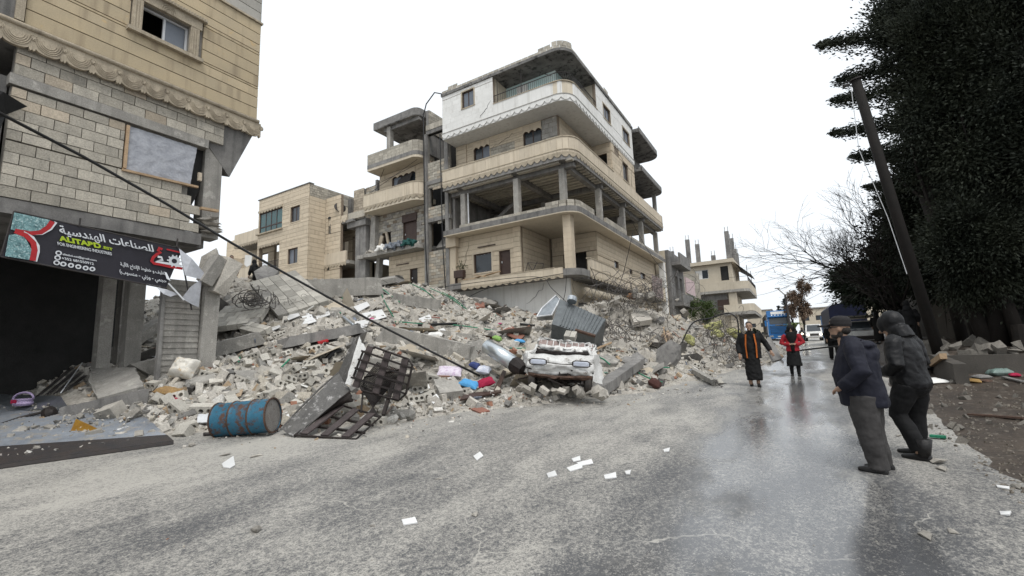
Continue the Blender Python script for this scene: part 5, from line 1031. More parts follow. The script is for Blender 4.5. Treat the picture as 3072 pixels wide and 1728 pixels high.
while n < 26:
    px, py = rnd.gauss(1880, 60), rnd.gauss(910, 25); 
    if py > 975: continue
    c = at_d(px, py, rnd.uniform(21.8, 23)); s_ = rnd.uniform(.09, .25); chunk('concrete_chunk', rnd.choice(BM), c, s_, sized(s_)+' chunk caught in wires '+spot(c), 'chunk', 'chunks in the wire tangle'); n += 1
chunk('tan_boulder', PR[0].mesh('tan_boulder', mat('tan_rock', (.42,.32,.24), (.34,.25,.18), 3, fine=.3)), march(2005,1035)+Vector((0, 0, .3)), (.55,.42,.42), 'large smooth tan boulder on the right slope', 'boulder', None, rot(0, 8, -30))
chunk('ball_stone', PR[2].mesh('ball_stone', M_rub), march(1845,965)+Vector((0, 0, .2)), .38, 'large round grey slab chunk below the wire tangle', 'chunk', None, rot(70, 10, -30))
for px, py, s, l in ((1390,1285,.05,'small brown stone'),):
    pass
# cushions, bag, basket, foam
def pillow(name, px, py, size, R, m, label, cat='pillow', lift=.2, smooth=True):
    mb = MB(); n = 16; rows = []
    for j in range(n+1):
        for i in range(n+1):
            u, v = i/n*2-1, j/n*2-1; t = (max(0, (1-u**4)*(1-v**4)))**.5*(1+.22*mn.noise((u*3, v*3, px*.01))-.30*abs(mn.noise((u*4.5, v*4.5, px*.013)))-.18*abs(mn.noise((u*9, v*8, px*.02))))
            rows.append((u*(1-.08*(1-abs(v))), v*(1-.08*(1-abs(u))), t))
    g = lambda i, j: j*(n+1)+i
    top = [Vector((x*size[0]/2, y*size[1]/2, z*size[2]/2)) for x, y, z in rows]; bot = [Vector((p.x, p.y, -p.z*.7)) for p in top]
    mb.add(top, [(g(i, j), g(i+1, j), g(i+1, j+1), g(i, j+1)) for j in range(n) for i in range(n)]); mb.add(bot, [(g(i, j+1), g(i+1, j+1), g(i+1, j), g(i, j)) for j in range(n) for i in range(n)])
    c = march(px, py)+Vector((0, 0, lift)); o = link(name, mb.mesh(name, m, smooth)); o.matrix_world = Matrix.Translation(c) @ R.to_4x4(); return tag(o, label, cat)
pillow('pillow', 1350, 1138, (.62,.42,.16), rot(30, 5, 32), M_floral, 'pale lilac pillow with flower print on grey slab', lift=.2)
pillow('cushion', 1408, 1173, (.5,.3,.16), rot(20, 15, 10), M_blue, 'sky blue cushion left of the crimson one', 'cushion', .16); pillow('cushion', 1458, 1174, (.42,.26,.2), rot(25, -15, 45), M_crim, 'crimson cushion right of the blue one', 'cushion', .2)
pillow('cloth_bundle', 1452, 1135, (.35,.3,.22), rot(15, 10, 20), mat('pale_blue_cloth', (.45,.5,.62), (.6,.6,.64), 6, fine=.2), 'pale blue cloth bundle above the crimson cushion', 'cloth', .2); pillow('cloth_bundle', 1425, 1115, (.3,.2,.2), rot(10, 20, 0), mat('navy_cloth', (.05,.07,.2), None, 6), 'dark blue cloth beside the pale bundle', 'cloth', .15)
pillow('plastic_bag', 553, 1140, (.52,.5,.5), rot(60, 10, 35), mat('milky_plastic', (.50,.46,.39), (.62,.60,.55), 5, rough=.3, fine=.15, bump=.6, bscale=18, blotch=(.42,.30,.16), bthr=.6), 'milky plastic bag of bread before the shutter', 'bag', .25)
pillow('cloth_bundle', 505, 1190, (.5,.3,.2), rot(10, 10, 30), mat('ochre_cloth', (.34,.22,.09), (.22,.14,.07), 7, fine=.4), 'crumpled ochre cloth near the hollow core slab', 'cloth', .1); pillow('cloth_bundle', 1900, 925, (.5,.4,.4), rot(10, 10, 0), mat('rust_cloth', (.30,.16,.08), None, 6), 'rust brown lump beneath the wire tangle', 'lump', .6); pillow('cloth_bundle', 1965, 1165, (.34,.3,.3), rot(0, 30, 0), mat('dark_brown_sack', (.07,.03,.025), None, 6), 'dark brown sack at the road edge', 'sack', .12)
pillow('cloth_bundle', 1305, 1020, (.5,.3,.2), rot(15, 0, 30), M_white, 'crumpled white cloth above the wide beam', 'cloth', .15); pillow('cloth_bundle', 520, 1215, (.3,.2,.12), rot(0, 10, 0), M_crim, 'red and navy rags by the cored slab', 'cloth', .1); pillow('cloth_bundle', 1115, 965, (.16,.12,.08), rot(0, 0, 0), M_pink, 'small pink rag left of the cable', 'rag', .1); pillow('cloth_bundle', 1500, 978, (.14,.1,.07), rot(0, 0, 0), M_pink, 'small pink rag on the middle slope', 'rag', .1); pillow('cloth_bundle', 1492, 1030, (.3,.24,.2), rot(0, 20, 10), mat('lime_plastic', (.25,.42,.12), None, 4), 'lime green plastic bowl behind the boiler', 'bowl', .15)
pillow('cloth_bundle', 1560, 1035, (.35,.2,.15), rot(0, 10, 10), M_blue, 'pale blue rag beside the boiler', 'rag', .12); pillow('cloth_bundle', 1992, 1060, (.6,.2,.12), rot(20, 10, -40), M_white, 'white sheet scrap under the tan boulder', 'cloth', .15)
M_foam = mat('yellow_foam', (.44,.43,.19), (.34,.34,.16), 5, fine=.35, bump=.8, bscale=22)
for px, py, sz, l in ((2095,955,(.9,.5,.6),'ragged yellow foam lump at the top left of the tangle'),(2140,995,(1.1,.5,.5),'ragged yellow foam sheet in the tangle middle'),(2205,1015,(.9,.5,.5),'ragged yellow foam roll near the orange trimmed jacket'),(2155,1020,(.6,.4,.4),'small yellow foam scrap under the cable arch'),(2070,1040,(.5,.4,.4),'yellow foam scrap at the left of the tangle')): 
    o = pillow('foam_insulation', px, py, sz, rot(rnd.uniform(10, 60), rnd.uniform(-30, 30), rnd.uniform(0, 90)), M_foam, l, 'foam', .3, False)
    for v in o.data.vertices: v.co += v.co.normalized()*.16*mn.noise(v.co*4)
# rags and debris on the broken balcony slab
for k, x in enumerate(lin(-26.3, -21.2, 16)): chunk('balcony_stone', rnd.choice(BM), (x, 22.9+rnd.uniform(-.2, .3), 9.42), rnd.uniform(.12, .26), f'{ORD[k]} stone from the left on the broken balcony slab', 'chunk', 'stones on the broken balcony')
for k, (x, m, l) in enumerate(((-24.2, M_white, 'white rag hanging over the broken balcony edge'), (-22.6, M_frost, 'grey striped rag heap on the broken balcony'), (-21.7, mat('dark_teal_rag', (.02,.09,.08), None, 4), 'dark green rag on the broken balcony'), (-23.4, M_frost, 'grey rag drooping off the broken balcony'))):
    o = pillow('rag', 1200, 760, (1.0, .6, .5), rot(30, 10, 0), m, l, 'rag', 0, False); o.location = (x, 22.6, 9.45)
    for v in o.data.vertices: v.co += Vector((mn.noise(v.co*5), mn.noise(v.co*5+Vector((9, 0, 0))), mn.noise(v.co*5+Vector((0, 9, 0)))))*.16
# items on the street-side low balcony and patio
lau = MB(); vs = []
for j in range(5):
    for i in range(25): vs.append((XS+.1+.09*math.sin(i*1.3)+.04*mn.noise((i*.7, j, 1)), 36.3+i*.14, 7.6-j*.42+.12*mn.noise((i*.5, j*.6, 3))))
tag(link('drying_laundry', lau.add(vs, [(j*25+i, j*25+i+1, (j+1)*25+i+1, (j+1)*25+i) for j in range(4) for i in range(24)]).mesh('drying_laundry', mat('striped_cloth', (.30,.27,.26), (.12,.07,.06), 9, fine=.3), True)), 'grey and brown blankets hung over the street balcony parapet', 'laundry')
pf = thing('plant_crate', 'brown wooden crate with a dry plant on the patio corner', 'planter', (-17.6, 22.6, 6.9)); part('crate', MB().box(-17.9, -17.2, 22.45, 22.75, 6.6, 7.05), M_brown, pf); pp = MB()
for k in range(70): pp.obox((-17.4+rnd.gauss(0, .2), 22.6+rnd.gauss(0, .1), 7.15+abs(rnd.gauss(0, .2))), (.12, .04, .01), rot(rnd.uniform(0, 180), rnd.uniform(0, 180), 0))
part('leaves', pp, mat('dry_leaf', (.13,.13,.08), (.09,.08,.05), 4), pf); part('crate_leg', MB().box(-17.85, -17.8, 22.5, 22.7, 6.24, 6.6), M_brown, pf); part('crate_leg', MB().box(-17.3, -17.25, 22.5, 22.7, 6.24, 6.6), M_brown, pf)
for k in range(5): plate_ = single('broken_board', MB().obox((-16.8+k*.45, 22.55+.1*(k % 2), 6.42+.04*k), (.9, .15, .04), rot(0, rnd.uniform(-14, 14), rnd.uniform(-20, 20))), M_wood, 'broken timber board on the low balcony edge', 'board', 'boards on the balcony edge')
rk = MB()
for a, b in (((-13.0,22.8,6.36),(-12.8,22.8,6.95)),((-12.8,22.8,6.95),(-11.8,22.8,6.75)),((-11.8,22.8,6.75),(-11.9,22.8,6.36)),((-12.8,22.8,6.95),(-12.4,22.6,6.36)),((-12.4,22.6,6.36),(-12.2,22.8,6.9)),((-13,22.8,6.4),(-11.6,22.7,6.4))): rk.tube([a, b], .02, 4)
single('bent_rack', rk, M_iron, 'bent black metal rack standing on the porch', 'rack')
# ------------------------------------------------------------------ barrel
M_drum = mat('blue_drum_paint', (.03,.125,.19), (.018,.08,.13), 3, rough=.5, fine=.25, bump=.2, blotch=(.075,.04,.028), bthr=.54); M_rust = mat('rust', (.085,.05,.035), (.05,.033,.026), 5, rough=.8, fine=.4, blotch=(.14,.07,.04), bthr=.6); M_drumend = mat('drum_end', (.30,.285,.265), (.17,.155,.14), 3, rough=.7, fine=.3, blotch=(.11,.07,.05), bthr=.63)
ax = Vector((math.cos(YAW), math.sin(YAW), .06)).normalized(); Rb = frame(ax); pc_ = at_d(738, 1253, 8.15)
BR = thing('oil_barrel', 'rusty blue steel barrel lying on its side at the road edge', 'barrel', pc_-Vector((0, 0, .3)))
MBr = Matrix.Translation(pc_) @ (Rb @ Matrix.Rotation(rad(90), 3, 'Y')).to_4x4()
L_ = .94; r_ = .298; pr = [(r_, -L_/2)]
for k in range(41):
    z = -L_/2+.02+(L_-.04)*k/40; e = 0
    for c in (-.165, .165, .0): e = max(e, .018*math.exp(-((z-c)/.018)**2)*(1 if c else .25))
    pr.append((r_-.012+e, z))
pr.append((r_, L_/2)); part('drum_wall', MB().lathe(pr, 40, MBr, cap=False), M_drum, BR, True)
for z in (-L_/2, L_/2): part('rim', MB().lathe([(r_-.02, z-.012), (r_+.006, z-.012), (r_+.006, z+.012), (r_-.02, z+.012)], 40, MBr, cap=False), M_rust, BR)
part('end_cap', MB().lathe([(.01, L_/2-.012), (r_-.02, L_/2-.012), (r_-.02, L_/2-.02), (.01, L_/2-.02)], 40, MBr), M_drumend, BR)
for z in (-.165, .165): part('rolling_hoop', MB().lathe([(r_-.01, z-.022), (r_+.009, z-.008), (r_+.009, z+.008), (r_-.01, z+.022)], 40, MBr, cap=False), M_rust, BR, True)
# ------------------------------------------------------------------ overturned pickup bed cage
M_burn = mat('burnt_steel', (.012,.010,.010), (.024,.017,.014), 6, rough=.6, fine=.4); M_plank = mat('dark_plank', (.085,.068,.066), (.04,.032,.031), 7, fine=.4, rough=.7); M_sheetd = mat('dented_grey_sheet', (.12,.115,.108), (.05,.048,.046), 3, rough=.45, fine=.3, blotch=(.30,.29,.28), bthr=.60)
M_vw = mat('scuffed_white_paint', (.70,.70,.68), (.50,.49,.47), 3, rough=.4, fine=.2, bump=.2, blotch=(.16,.12,.09), bthr=.63)
CG = thing('cargo_rack', 'overturned charred steel cargo rack with wooden slats at the road edge', 'cargo rack', at_d(1000, 1315, 7.7))
LQ = [at_d(*p) for p in ((884,1306,7.85),(1068,1318,7.6),(1142,1250,8.4),(1010,1212,9.0))]; UQ = [at_d(*p) for p in ((1048,1160,8.9),(1212,1207,8.45),(1240,1083,8.6),(1098,1032,9.15))]
def bl(Q, u, v): return (Q[0].lerp(Q[1], u)).lerp(Q[3].lerp(Q[2], u), v)
for Q, cut in ((LQ, 0), (UQ, 1)):
    nrm = (Q[1]-Q[0]).cross(Q[3]-Q[0]).normalized()
    if nrm.dot(CAM-Q[0]) < 0: nrm = -nrm
    ring = [(0, 0), (1, 0), (1, 1), (0, 1)] if not cut else [(.25, 0), (.9, 0), (1, .2), (1, .9), (.9, 1.0), (.2, 1), (0, .8), (0, .25)]
    part('rack_frame', MB().tube([bl(Q, *p) for p in ring+[ring[0]]], .022, 6), M_burn, CG)
    for u in ((.14, .48, .82) if not cut else (.12, .5, .86)):
        a, b = bl(Q, u, .02), bl(Q, u, .98); part('slat', MB().beam(a+nrm*.02, b+nrm*.02, .14, .03, up=nrm), M_plank, CG)
    for v in (.33, .66) if not cut else (.2, .42, .62, .82): part('cross_bar', MB().beam(bl(Q, 0, v)+nrm*(.05 if cut else -.03), bl(Q, 1, v)+nrm*(.05 if cut else -.03), .035, .035, up=nrm), M_burn, CG)
SQ = [LQ[3], LQ[2], UQ[1], UQ[0]]; off_ = (ray(1100, 1180).normalized())*.55
for k in range(22):
    t = k/21; a = bl(LQ, 1-.25*t, .95); b = bl(UQ, .15+.5*t, .1)+off_*.6; c = bl(UQ, .35+.6*t, .75)+off_
    part('side_bar', MB().tube([a, a.lerp(b, .5)+off_*.3, b, c], .012, 5), M_burn, CG)
for v in (.2, .8):
    part('side_rail', MB().tube([bl(LQ, .6, .95)+off_*v*.4, bl(UQ, .2, .3)+off_*(.4+v*.5), bl(UQ, .9, .8)+off_*(.6+.4*v)], .018, 6), M_burn, CG)
part('corner_post', MB().beam(at_d(1150,1245,8.35), at_d(1180,1150,8.9), .06, .06), M_burn, CG)
def sheetq(P, n=10, amp=.02, seed=0):
    mb = MB(); vs = [bl(P, i/n, j/n)+Vector((mn.noise((i*.7, j*.7, seed)), mn.noise((i*.7, j*.7, seed+5)), mn.noise((i*.7, j*.7, seed+9))))*amp for j in range(n+1) for i in range(n+1)]
    return mb.add(vs, [(j*(n+1)+i, j*(n+1)+i+1, (j+1)*(n+1)+i+1, (j+1)*(n+1)+i) for j in range(n) for i in range(n)])
part('bed_side_panel', sheetq([at_d(842,1288,8.05), at_d(1015,1118,9.2), at_d(1052,1172,9.0), at_d(884,1312,7.82)]), M_sheetd, CG, True); part('bed_floor_panel', sheetq([at_d(884,1310,7.84), at_d(1050,1170,8.95), at_d(1060,1205,8.85), at_d(1010,1214,9.0)]), M_burn, CG, True)
part('bed_side_panel', sheetq([at_d(1012,1122,9.25), at_d(1040,1150,9.0), at_d(1068,1040,9.5), at_d(1064,1010,9.6)], 8, .03, 3), M_sheetd, CG, True); part('torn_white_panel', sheetq([at_d(1036,1150,8.95), at_d(1052,1158,8.9), at_d(1102,1055,9.2), at_d(1078,1008,9.4)], 8, .03, 7), M_vw, CG, True)
part('panel_lip', MB().tube([at_d(842,1288,8.05), at_d(900,1225,8.5), at_d(960,1165,8.9), at_d(1015,1118,9.2)], .018, 6), M_sheetd, CG)
ch = MB().tube([LQ[0], LQ[0]+Vector((.02, 0, -.12)), LQ[0]+Vector((.05, -.03, -.2))], .015, 5); part('hanging_chain', ch, M_burn, CG)
o = thing('car_grille', 'black grille part lying behind the cargo rack', 'grille', march(995, 1085)); part('grille_bar', MB().tube([march(975,1095)+Vector((0,0,.12)), march(1000,1075)+Vector((0,0,.16)), march(1022,1065)+Vector((0,0,.12))], .06, 6), M_cable, o)
for k in range(5): part('grille_slat', MB().tube([march(990+k*6,1115-k*5)+Vector((0,0,.1)), march(1010+k*6,1110-k*6)+Vector((0,0,.12))], .012, 4), M_iron, o)
# ------------------------------------------------------------------ crushed van
vd = ray(1680, 1060); vd.z = 0; vd.normalize(); Rv = Matrix((Vector((vd.y, -vd.x, 0)), vd, Vector((0, 0, 1)))).transposed() @ rot(0, 5, -6)
vo = at_d(1676, 1178, 10.75); VN = thing('crushed_van', 'crushed white van front with dented bonnet on the rubble toe', 'van', vo, R=Rv @ Matrix.Diagonal((1.06, 1, .86)))
def lp(name, mb, m, smooth=False, parent=None): return link(name, mb.mesh(name, m, smooth), parent or VN, True)
def vsurf(prof, n=44, amp=.06, seed=0, w=.74, taper=0):
    prof = [((a[0]+(b_[0]-a[0])*k/3), (a[1]+(b_[1]-a[1])*k/3)) for a, b_ in zip(prof, prof[1:]) for k in range(3)]+[prof[-1]]
    mb = MB(); m_ = len(prof); vs = []
    for j, (y, z) in enumerate(prof):
        for i in range(n+1):
            u = i/n*2-1; x = u*(w-taper*j/m_); q = mn.fractal((x*2.3, z*3, seed), .7, 2, 3)+.9-1.8*abs(mn.noise((x*2.9+seed, z*3.7, seed*2)))-.8*abs(mn.noise((x*6.1, z*7, seed+3)))
            vs.append((x+.02*mn.noise((x*5, z*5, seed+8)), y+.10*abs(u)**4+amp*q*1.0, z-.05*(1-u*u)*(j > m_*.4)+amp*.8*mn.noise((x*4, j*.5, seed+4))))
    return mb.add(vs, [(j*(n+1)+i, j*(n+1)+i+1, (j+1)*(n+1)+i+1, (j+1)*(n+1)+i) for j in range(m_-1) for i in range(n)])
lp('front_panel', vsurf([(.05,.42),(-.02,.5),(-.05,.58),(-.06,.68),(-.03,.76),(0,.8),(.0,.86),(.05,.94),(.14,1.0),(.28,1.04),(.36,1.05)]), M_vw, True)
lp('bumper_strip', vsurf([(-.0,.36),(-.07,.38),(-.08,.46),(-.04,.5)], amp=.06, seed=3, w=.70), M_rust, True)
lp('bonnet_seam', MB().tube([(-.7,-.06,.80),(-.3,-.075,.79),(0,-.08,.76),(.35,-.075,.77),(.7,-.06,.8)], .012, 5), M_burn)
for sx in (-1, 1):
    hx = sx*.47; hl = lp('headlight', MB().loft([[(hx+a*s*.17, -.085-.02*q, .79+b*s*.065) for a, b in ((-1,-.6),(-.7,-1),(.7,-1),(1,-.6),(1,.6),(.7,1),(-.7,1),(-1,.6))] for s, q in ((1.0, 0), (.95, 1), (.7, 1.6))]), mat('headlight_glass', (.50,.53,.60), (.38,.41,.48), 8, rough=.12, bump=.3, bscale=30, fine=.1))
    lp('headlight_rim', MB().tube([(hx+a*.185, -.085, .79+b*.08) for a, b in ((-1,-.6),(-.7,-1),(.7,-1),(1,-.6),(1,.6),(.7,1),(-.7,1),(-1,.6),(-1,-.6))], .014, 5), M_burn, parent=hl)
    wh_ = lp('wheel', MB().lathe([(.12,-.07),(.24,-.08),(.285,-.05),(.285,.05),(.24,.08),(.12,.07)], 24, Matrix.Translation((sx*.62, .28, .26)) @ Matrix.Rotation(rad(90), 4, 'Y')), mat('tyre_rubber', (.03,.028,.027), (.06,.05,.042), 6, fine=.4), True)
    lp('rim', MB().lathe([(.02,-.05),(.13,-.06),(.13,.06),(.02,.05)], 16, Matrix.Translation((sx*.62, .28, .26)) @ Matrix.Rotation(rad(90), 4, 'Y')), M_rust, parent=wh_)
    lp('windscreen_pillar', MB().tube([(sx*.68,.3,1.0),(sx*.60,.42,1.16),(sx*(.5-.12*sx),.6,1.19-.05*sx),(sx*.5,1.0,1.14)], .032, 6), M_vw, True)
lp('windscreen_gap', vsurf([(.30,1.035),(.36,1.06),(.42,1.12),(.5,1.14)], amp=.05, seed=9, w=.6), M_burn); lp('dashboard', MB().obox((0,.5,1.02), (1.2,.3,.16), rot(5,0,3), j=.03), M_burn)
lp('crumpled_bonnet', vsurf([(.45,1.1),(.5,1.22),(.6,1.25),(.75,1.2)], amp=.15, seed=12, w=.55), M_vw, True)
rs = MB(); M_rib = mat('brown_ribbed_roof', (.30,.235,.215), (.24,.18,.165), 4, fine=.2)
n = 40; vs = [(-.66+1.32*i/n, 1.2+.25*j/5+.02*(1 if (i // 2) % 2 else 0)-.1*abs(i/n-.5), 1.16+.26*j/5*(1-.25*i/n)+.02*mn.noise((i*.3, j*.5, 2))) for j in range(6) for i in range(n+1)]
lp('crushed_roof_panel', rs.add(vs, [(j*(n+1)+i, j*(n+1)+i+1, (j+1)*(n+1)+i+1, (j+1)*(n+1)+i) for j in range(5) for i in range(n)]), M_rib)
for i in range(9): lp('roof_rib', MB().tube([(-.62+i*.155, 1.17, 1.15), (-.62+i*.155, 1.41, 1.41-.008*i)], .012, 5), M_vw)
lp('roof_edge', sheetq([Vector(p) for p in ((-.72,1.4,1.36),(.70,1.38,1.26),(.72,1.5,1.36),(-.70,1.5,1.48))], 14, .10, 21), M_vw, True); lp('roof_edge', sheetq([Vector(p) for p in ((.45,1.0,1.08),(.78,.95,1.0),(.74,1.45,1.32),(.5,1.4,1.36))], 10, .10, 31), M_vw, True)
lp('side_panel', sheetq([Vector(p) for p in ((.72,.05,.35),(.95,.4,.25),(.85,.5,1.0),(.74,.12,1.08))], 8, .05, 4), M_vw, True); lp('side_panel', sheetq([Vector(p) for p in ((-.95,.5,.5),(-.72,.08,.45),(-.74,.15,1.02),(-.92,.55,.95))], 8, .06, 8), M_vw, True)
lp('torn_door', sheetq([Vector(p) for p in ((-.85,.6,.9),(-.4,.7,1.0),(-.45,1.1,1.2),(-.95,1.0,1.05))], 8, .06, 5), M_vw, True)
ug = MB()
for k in range(34):
    p = Vector((rnd.uniform(-.55,.55), rnd.uniform(.05,.6), rnd.uniform(.2,.5))); ug.tube([p, p+Vector((rnd.gauss(0,.18), rnd.gauss(0,.1), rnd.gauss(0,.08))), p+Vector((rnd.gauss(0,.25), rnd.gauss(0,.12), rnd.gauss(-.05,.1)))], rnd.uniform(.01,.035), 5)
ug.box(-.55,.55,.5,1.4,.25,.95); lp('undercarriage', ug, M_burn)
lp('engine_bay_block', MB().obox((.05,.1,.5), (.22,.15,.16), rot(10,10,20), j=.03), M_burn)
for k, (dx_, dy_, s_) in enumerate(((-.85,-.1,.16),(-.6,-.12,.13),(-.35,0,.12),(-.1,.05,.15),(.2,.0,.12),(.45,-.05,.14),(.7,-.05,.15),(.92,.1,.18),(-.95,.3,.2),(-.7,-.35,.1),(.1,-.3,.09),(.5,-.32,.1),(1.0,-.2,.1),(-.3,-.3,.11))):
    p = vo+Rv @ Vector((dx_, dy_, .06)); chunk('concrete_chunk', rnd.choice(BM), p, s_, sized(s_)+' grey chunk at the van wheels, '+spot(p), 'chunk', 'chunks round the van wheels')
# ------------------------------------------------------------------ galvanised tank, boiler, sheets
M_tank = mat('dull_zinc', (.17,.185,.19), (.11,.12,.125), 5, rough=.5, metal=.4, fine=.25, bump=.1, blotch=(.13,.08,.05), bthr=.68)
GT = thing('galvanised_tank', 'ribbed galvanised steel tank tipped over behind the crushed van', 'tank', march(1720, 1005))
TQ = [at_d(*p) for p in ((1655,972,16.2),(1785,1012,15.6),(1818,958,16.6),(1679,897,17.4))]; tn = (TQ[1]-TQ[0]).cross(TQ[3]-TQ[0]).normalized(); tn = tn if tn.dot(CAM-TQ[0]) > 0 else -tn
part('tank_shell', MB().loft([[q for q in TQ], [q-tn*1.1 for q in TQ]]), M_tank, GT)
for k in range(12): u = .2+.78*k/11; part('stiffening_rib', MB().tube([bl(TQ, u, .02)+tn*.015, bl(TQ, u, .98)+tn*.015], .028, 6), M_tank, GT)
part('rusty_base', MB().tube([bl(TQ, .55, .02)+tn*.03, bl(TQ, 1, .02)+tn*.03], .06, 6), M_rust, GT)
W2 = thing('water_tank', 'pale steel box tank leaning behind the ribbed galvanised tank', 'tank', march(1640, 965))
part('tank_shell', MB().loft([[at_d(*p) for p in ((1610,950,17.6),(1655,945,17.3),(1680,898,17.9),(1668,886,18.2),(1625,925,18))], [at_d(*p) for p in ((1612,962,18.8),(1658,960,18.5),(1682,900,18.8),(1670,888,19.3),(1627,930,19.2))]]), M_gal, W2); part('tank_rim', MB().tube([at_d(*p) for p in ((1610,950,17.55),(1655,945,17.25),(1680,898,17.85),(1668,886,18.15),(1625,925,17.95),(1610,950,17.55))], .03, 6), M_alu, W2); part('tank_neck', MB().tube([at_d(1715,905,17), at_d(1717,893,17.1)], .18, 10), M_gal, W2)
BL = thing('boiler_cylinder', 'shiny steel boiler cylinder with burnt end left of the van', 'boiler', march(1500, 1070)); a, b = at_d(1462,1038,12.2), at_d(1542,1092,11.5)
d_ = (b-a).normalized(); part('cylinder_shell', MB().tube([a-d_*.06, a-d_*.04, a, b], [.06, .15, .19, .19], 20), mat('polished_steel', (.62,.66,.68), (.5,.54,.56), 4, rough=.28, metal=.85, fine=.08, bump=.1), BL, True); part('burnt_end', MB().tube([b, b+d_*.15, b+d_*.35], [.2, .21, .16], 9), M_burn, BL)
M_corr = mat('corrugated_zinc', (.31,.335,.37), (.21,.228,.255), 2, rough=.45, metal=.35, fine=.2, blotch=(.33,.31,.28), bthr=.56)
def corr(pix, label, n=46, amp=.012, lift=.06, along=0, name='metal_sheet', m=M_corr, deps=None):
    Q = [(march(*p) if deps is None else at_d(*p, deps[i]))+Vector((0, 0, lift if not isinstance(lift, (list, tuple)) else lift[i])) for i, p in enumerate(pix)]; mb = MB(); m_ = 8
    vs = [bl(Q, *((i/n, j/m_) if not along else (j/m_, i/n)))+Vector((0, 0, amp*math.cos(math.pi*i)+.02*mn.noise((i*.1, j*.5, 3)))) for j in range(m_+1) for i in range(n+1)]
    T = thing(name, label, 'sheet', sum(Q, Vector())/4); part('sheet_skin', mb.add(vs, [(j*(n+1)+i, j*(n+1)+i+1, (j+1)*(n+1)+i+1, (j+1)*(n+1)+i) for j in range(m_) for i in range(n)]), m, T); return T, Q
T, Q = corr([(-30,1412),(520,1334),(438,1268),(-60,1228)], 'large flat blue grey metal sheet lying before the shop', 80, .006, [.05,.05,.09,.12], 1); part('dark_edge_rail', MB().tube([Q[0]+Vector((0,0,-.02)), Q[1]+Vector((0,0,-.02))], .035, 5), M_iron, T); part('sheet_border', MB().loft([[Q[0], Q[1], Q[1].lerp(Q[2], .22), Q[0].lerp(Q[3], .2)], [q+Vector((0,0,.016)) for q in (Q[0], Q[1], Q[1].lerp(Q[2], .22), Q[0].lerp(Q[3], .2))]]), M_iron, T)
corr([(-20,1255),(205,1248),(180,1212),(-30,1200)], 'bright ribbed roof sheet behind the basket at far left', 40, .02, .14, 1, m=M_gal); corr([(590,1285),(645,1280),(640,1255),(592,1258)], 'small white ribbed sheet left of the barrel', 16, .015, .08, 1, m=M_alu)
bk = thing('purple_basket', 'lilac frilled basket with bow on the ribbed sheet', 'basket', march(65, 1240)); c = march(66, 1238)+Vector((0, 0, .15)); M_lil = mat('lilac_frill', (.40,.33,.48), (.32,.25,.40), 16, fine=.4, bump=.6)
part('basket_body', MB().lathe([(.17,.0),(.2,.04),(.18,.09),(.2,.13),(.17,.14)], 20, Matrix.Translation(c) @ Matrix.Diagonal((1.2,.8,1,1))), M_lil, bk); part('basket_handle', MB().tube([c+Rb @ Vector((.22*math.cos(t), 0, .13+.14*math.sin(t))) for t in lin(0, math.pi, 11)], .022, 6), M_lil, bk, True); part('ribbon_bow', MB().obox(c+Vector((.12,-.16,.1)), (.03,.12,.07), rot(0,0,30)), M_crim, bk)
hub = thing('wheel_hub', 'dark brake hub at the end of the axle rod', 'hub', march(150, 1262)); part('hub_drum', MB().lathe([(.03,-.08),(.13,-.07),(.14,.02),(.08,.06),(.05,.09)], 16, Matrix.Translation(march(150,1258)+Vector((0,0,.12))) @ Rb.to_4x4() @ Matrix.Rotation(rad(75), 4, 'Y')), M_burn, hub)
M_gold = mat('gold_trim', (.45,.26,.05), (.30,.15,.03), 4, rough=.35, metal=.5); plate('gold_moulding', [(208,1312),(225,1290),(330,1318),(325,1326),(270,1318),(240,1316)], .03, 'broken golden trim piece on the metal sheet', 'trim', M_gold, [.08,.2,.08,.06,.08,.1])
plate('paper_sheet', [(348,1305),(385,1295),(392,1308),(360,1314)], .008, 'white paper on the metal sheet beside golden trim', 'paper', M_tile, .1)
for k, (px, py, s) in enumerate(sorted(((60,1310,.1),(100,1300,.09),(150,1302,.1),(85,1340,.08),(190,1272,.1),(240,1265,.09),(45,1370,.06),(280,1320,.14),(360,1322,.2),(415,1325,.12),(455,1318,.1),(330,1252,.28),(400,1260,.14),(130,1335,.07),(170,1330,.06),(30,1330,.08),(210,1330,.06),(110,1365,.05)))): chunk('stone_fragment', rnd.choice(BM), march(px, py)+Vector((0,0,.1)), s*.8, f'{ORD[k]} stone from the left on the large metal sheet', 'stone', 'stones on the metal sheet')
gs = MB()
for k in range(420):
    px, py = rnd.uniform(-20, 500), rnd.uniform(1225, 1390)
    if py > 1400-(px+20)*.14: continue
    p = march(px, py); s_ = rnd.uniform(.008, .035); v, f = PRA[rnd.randrange(len(PRA))]; gs.add(v*s_ @ randrot().T + np.array(p[:])+np.array([0, 0, .1]), f)
tag(link('sheet_grit', gs.mesh('sheet_grit', M_mix)), 'grit and crumbs spilled over the metal sheet', 'grit', kind='stuff')
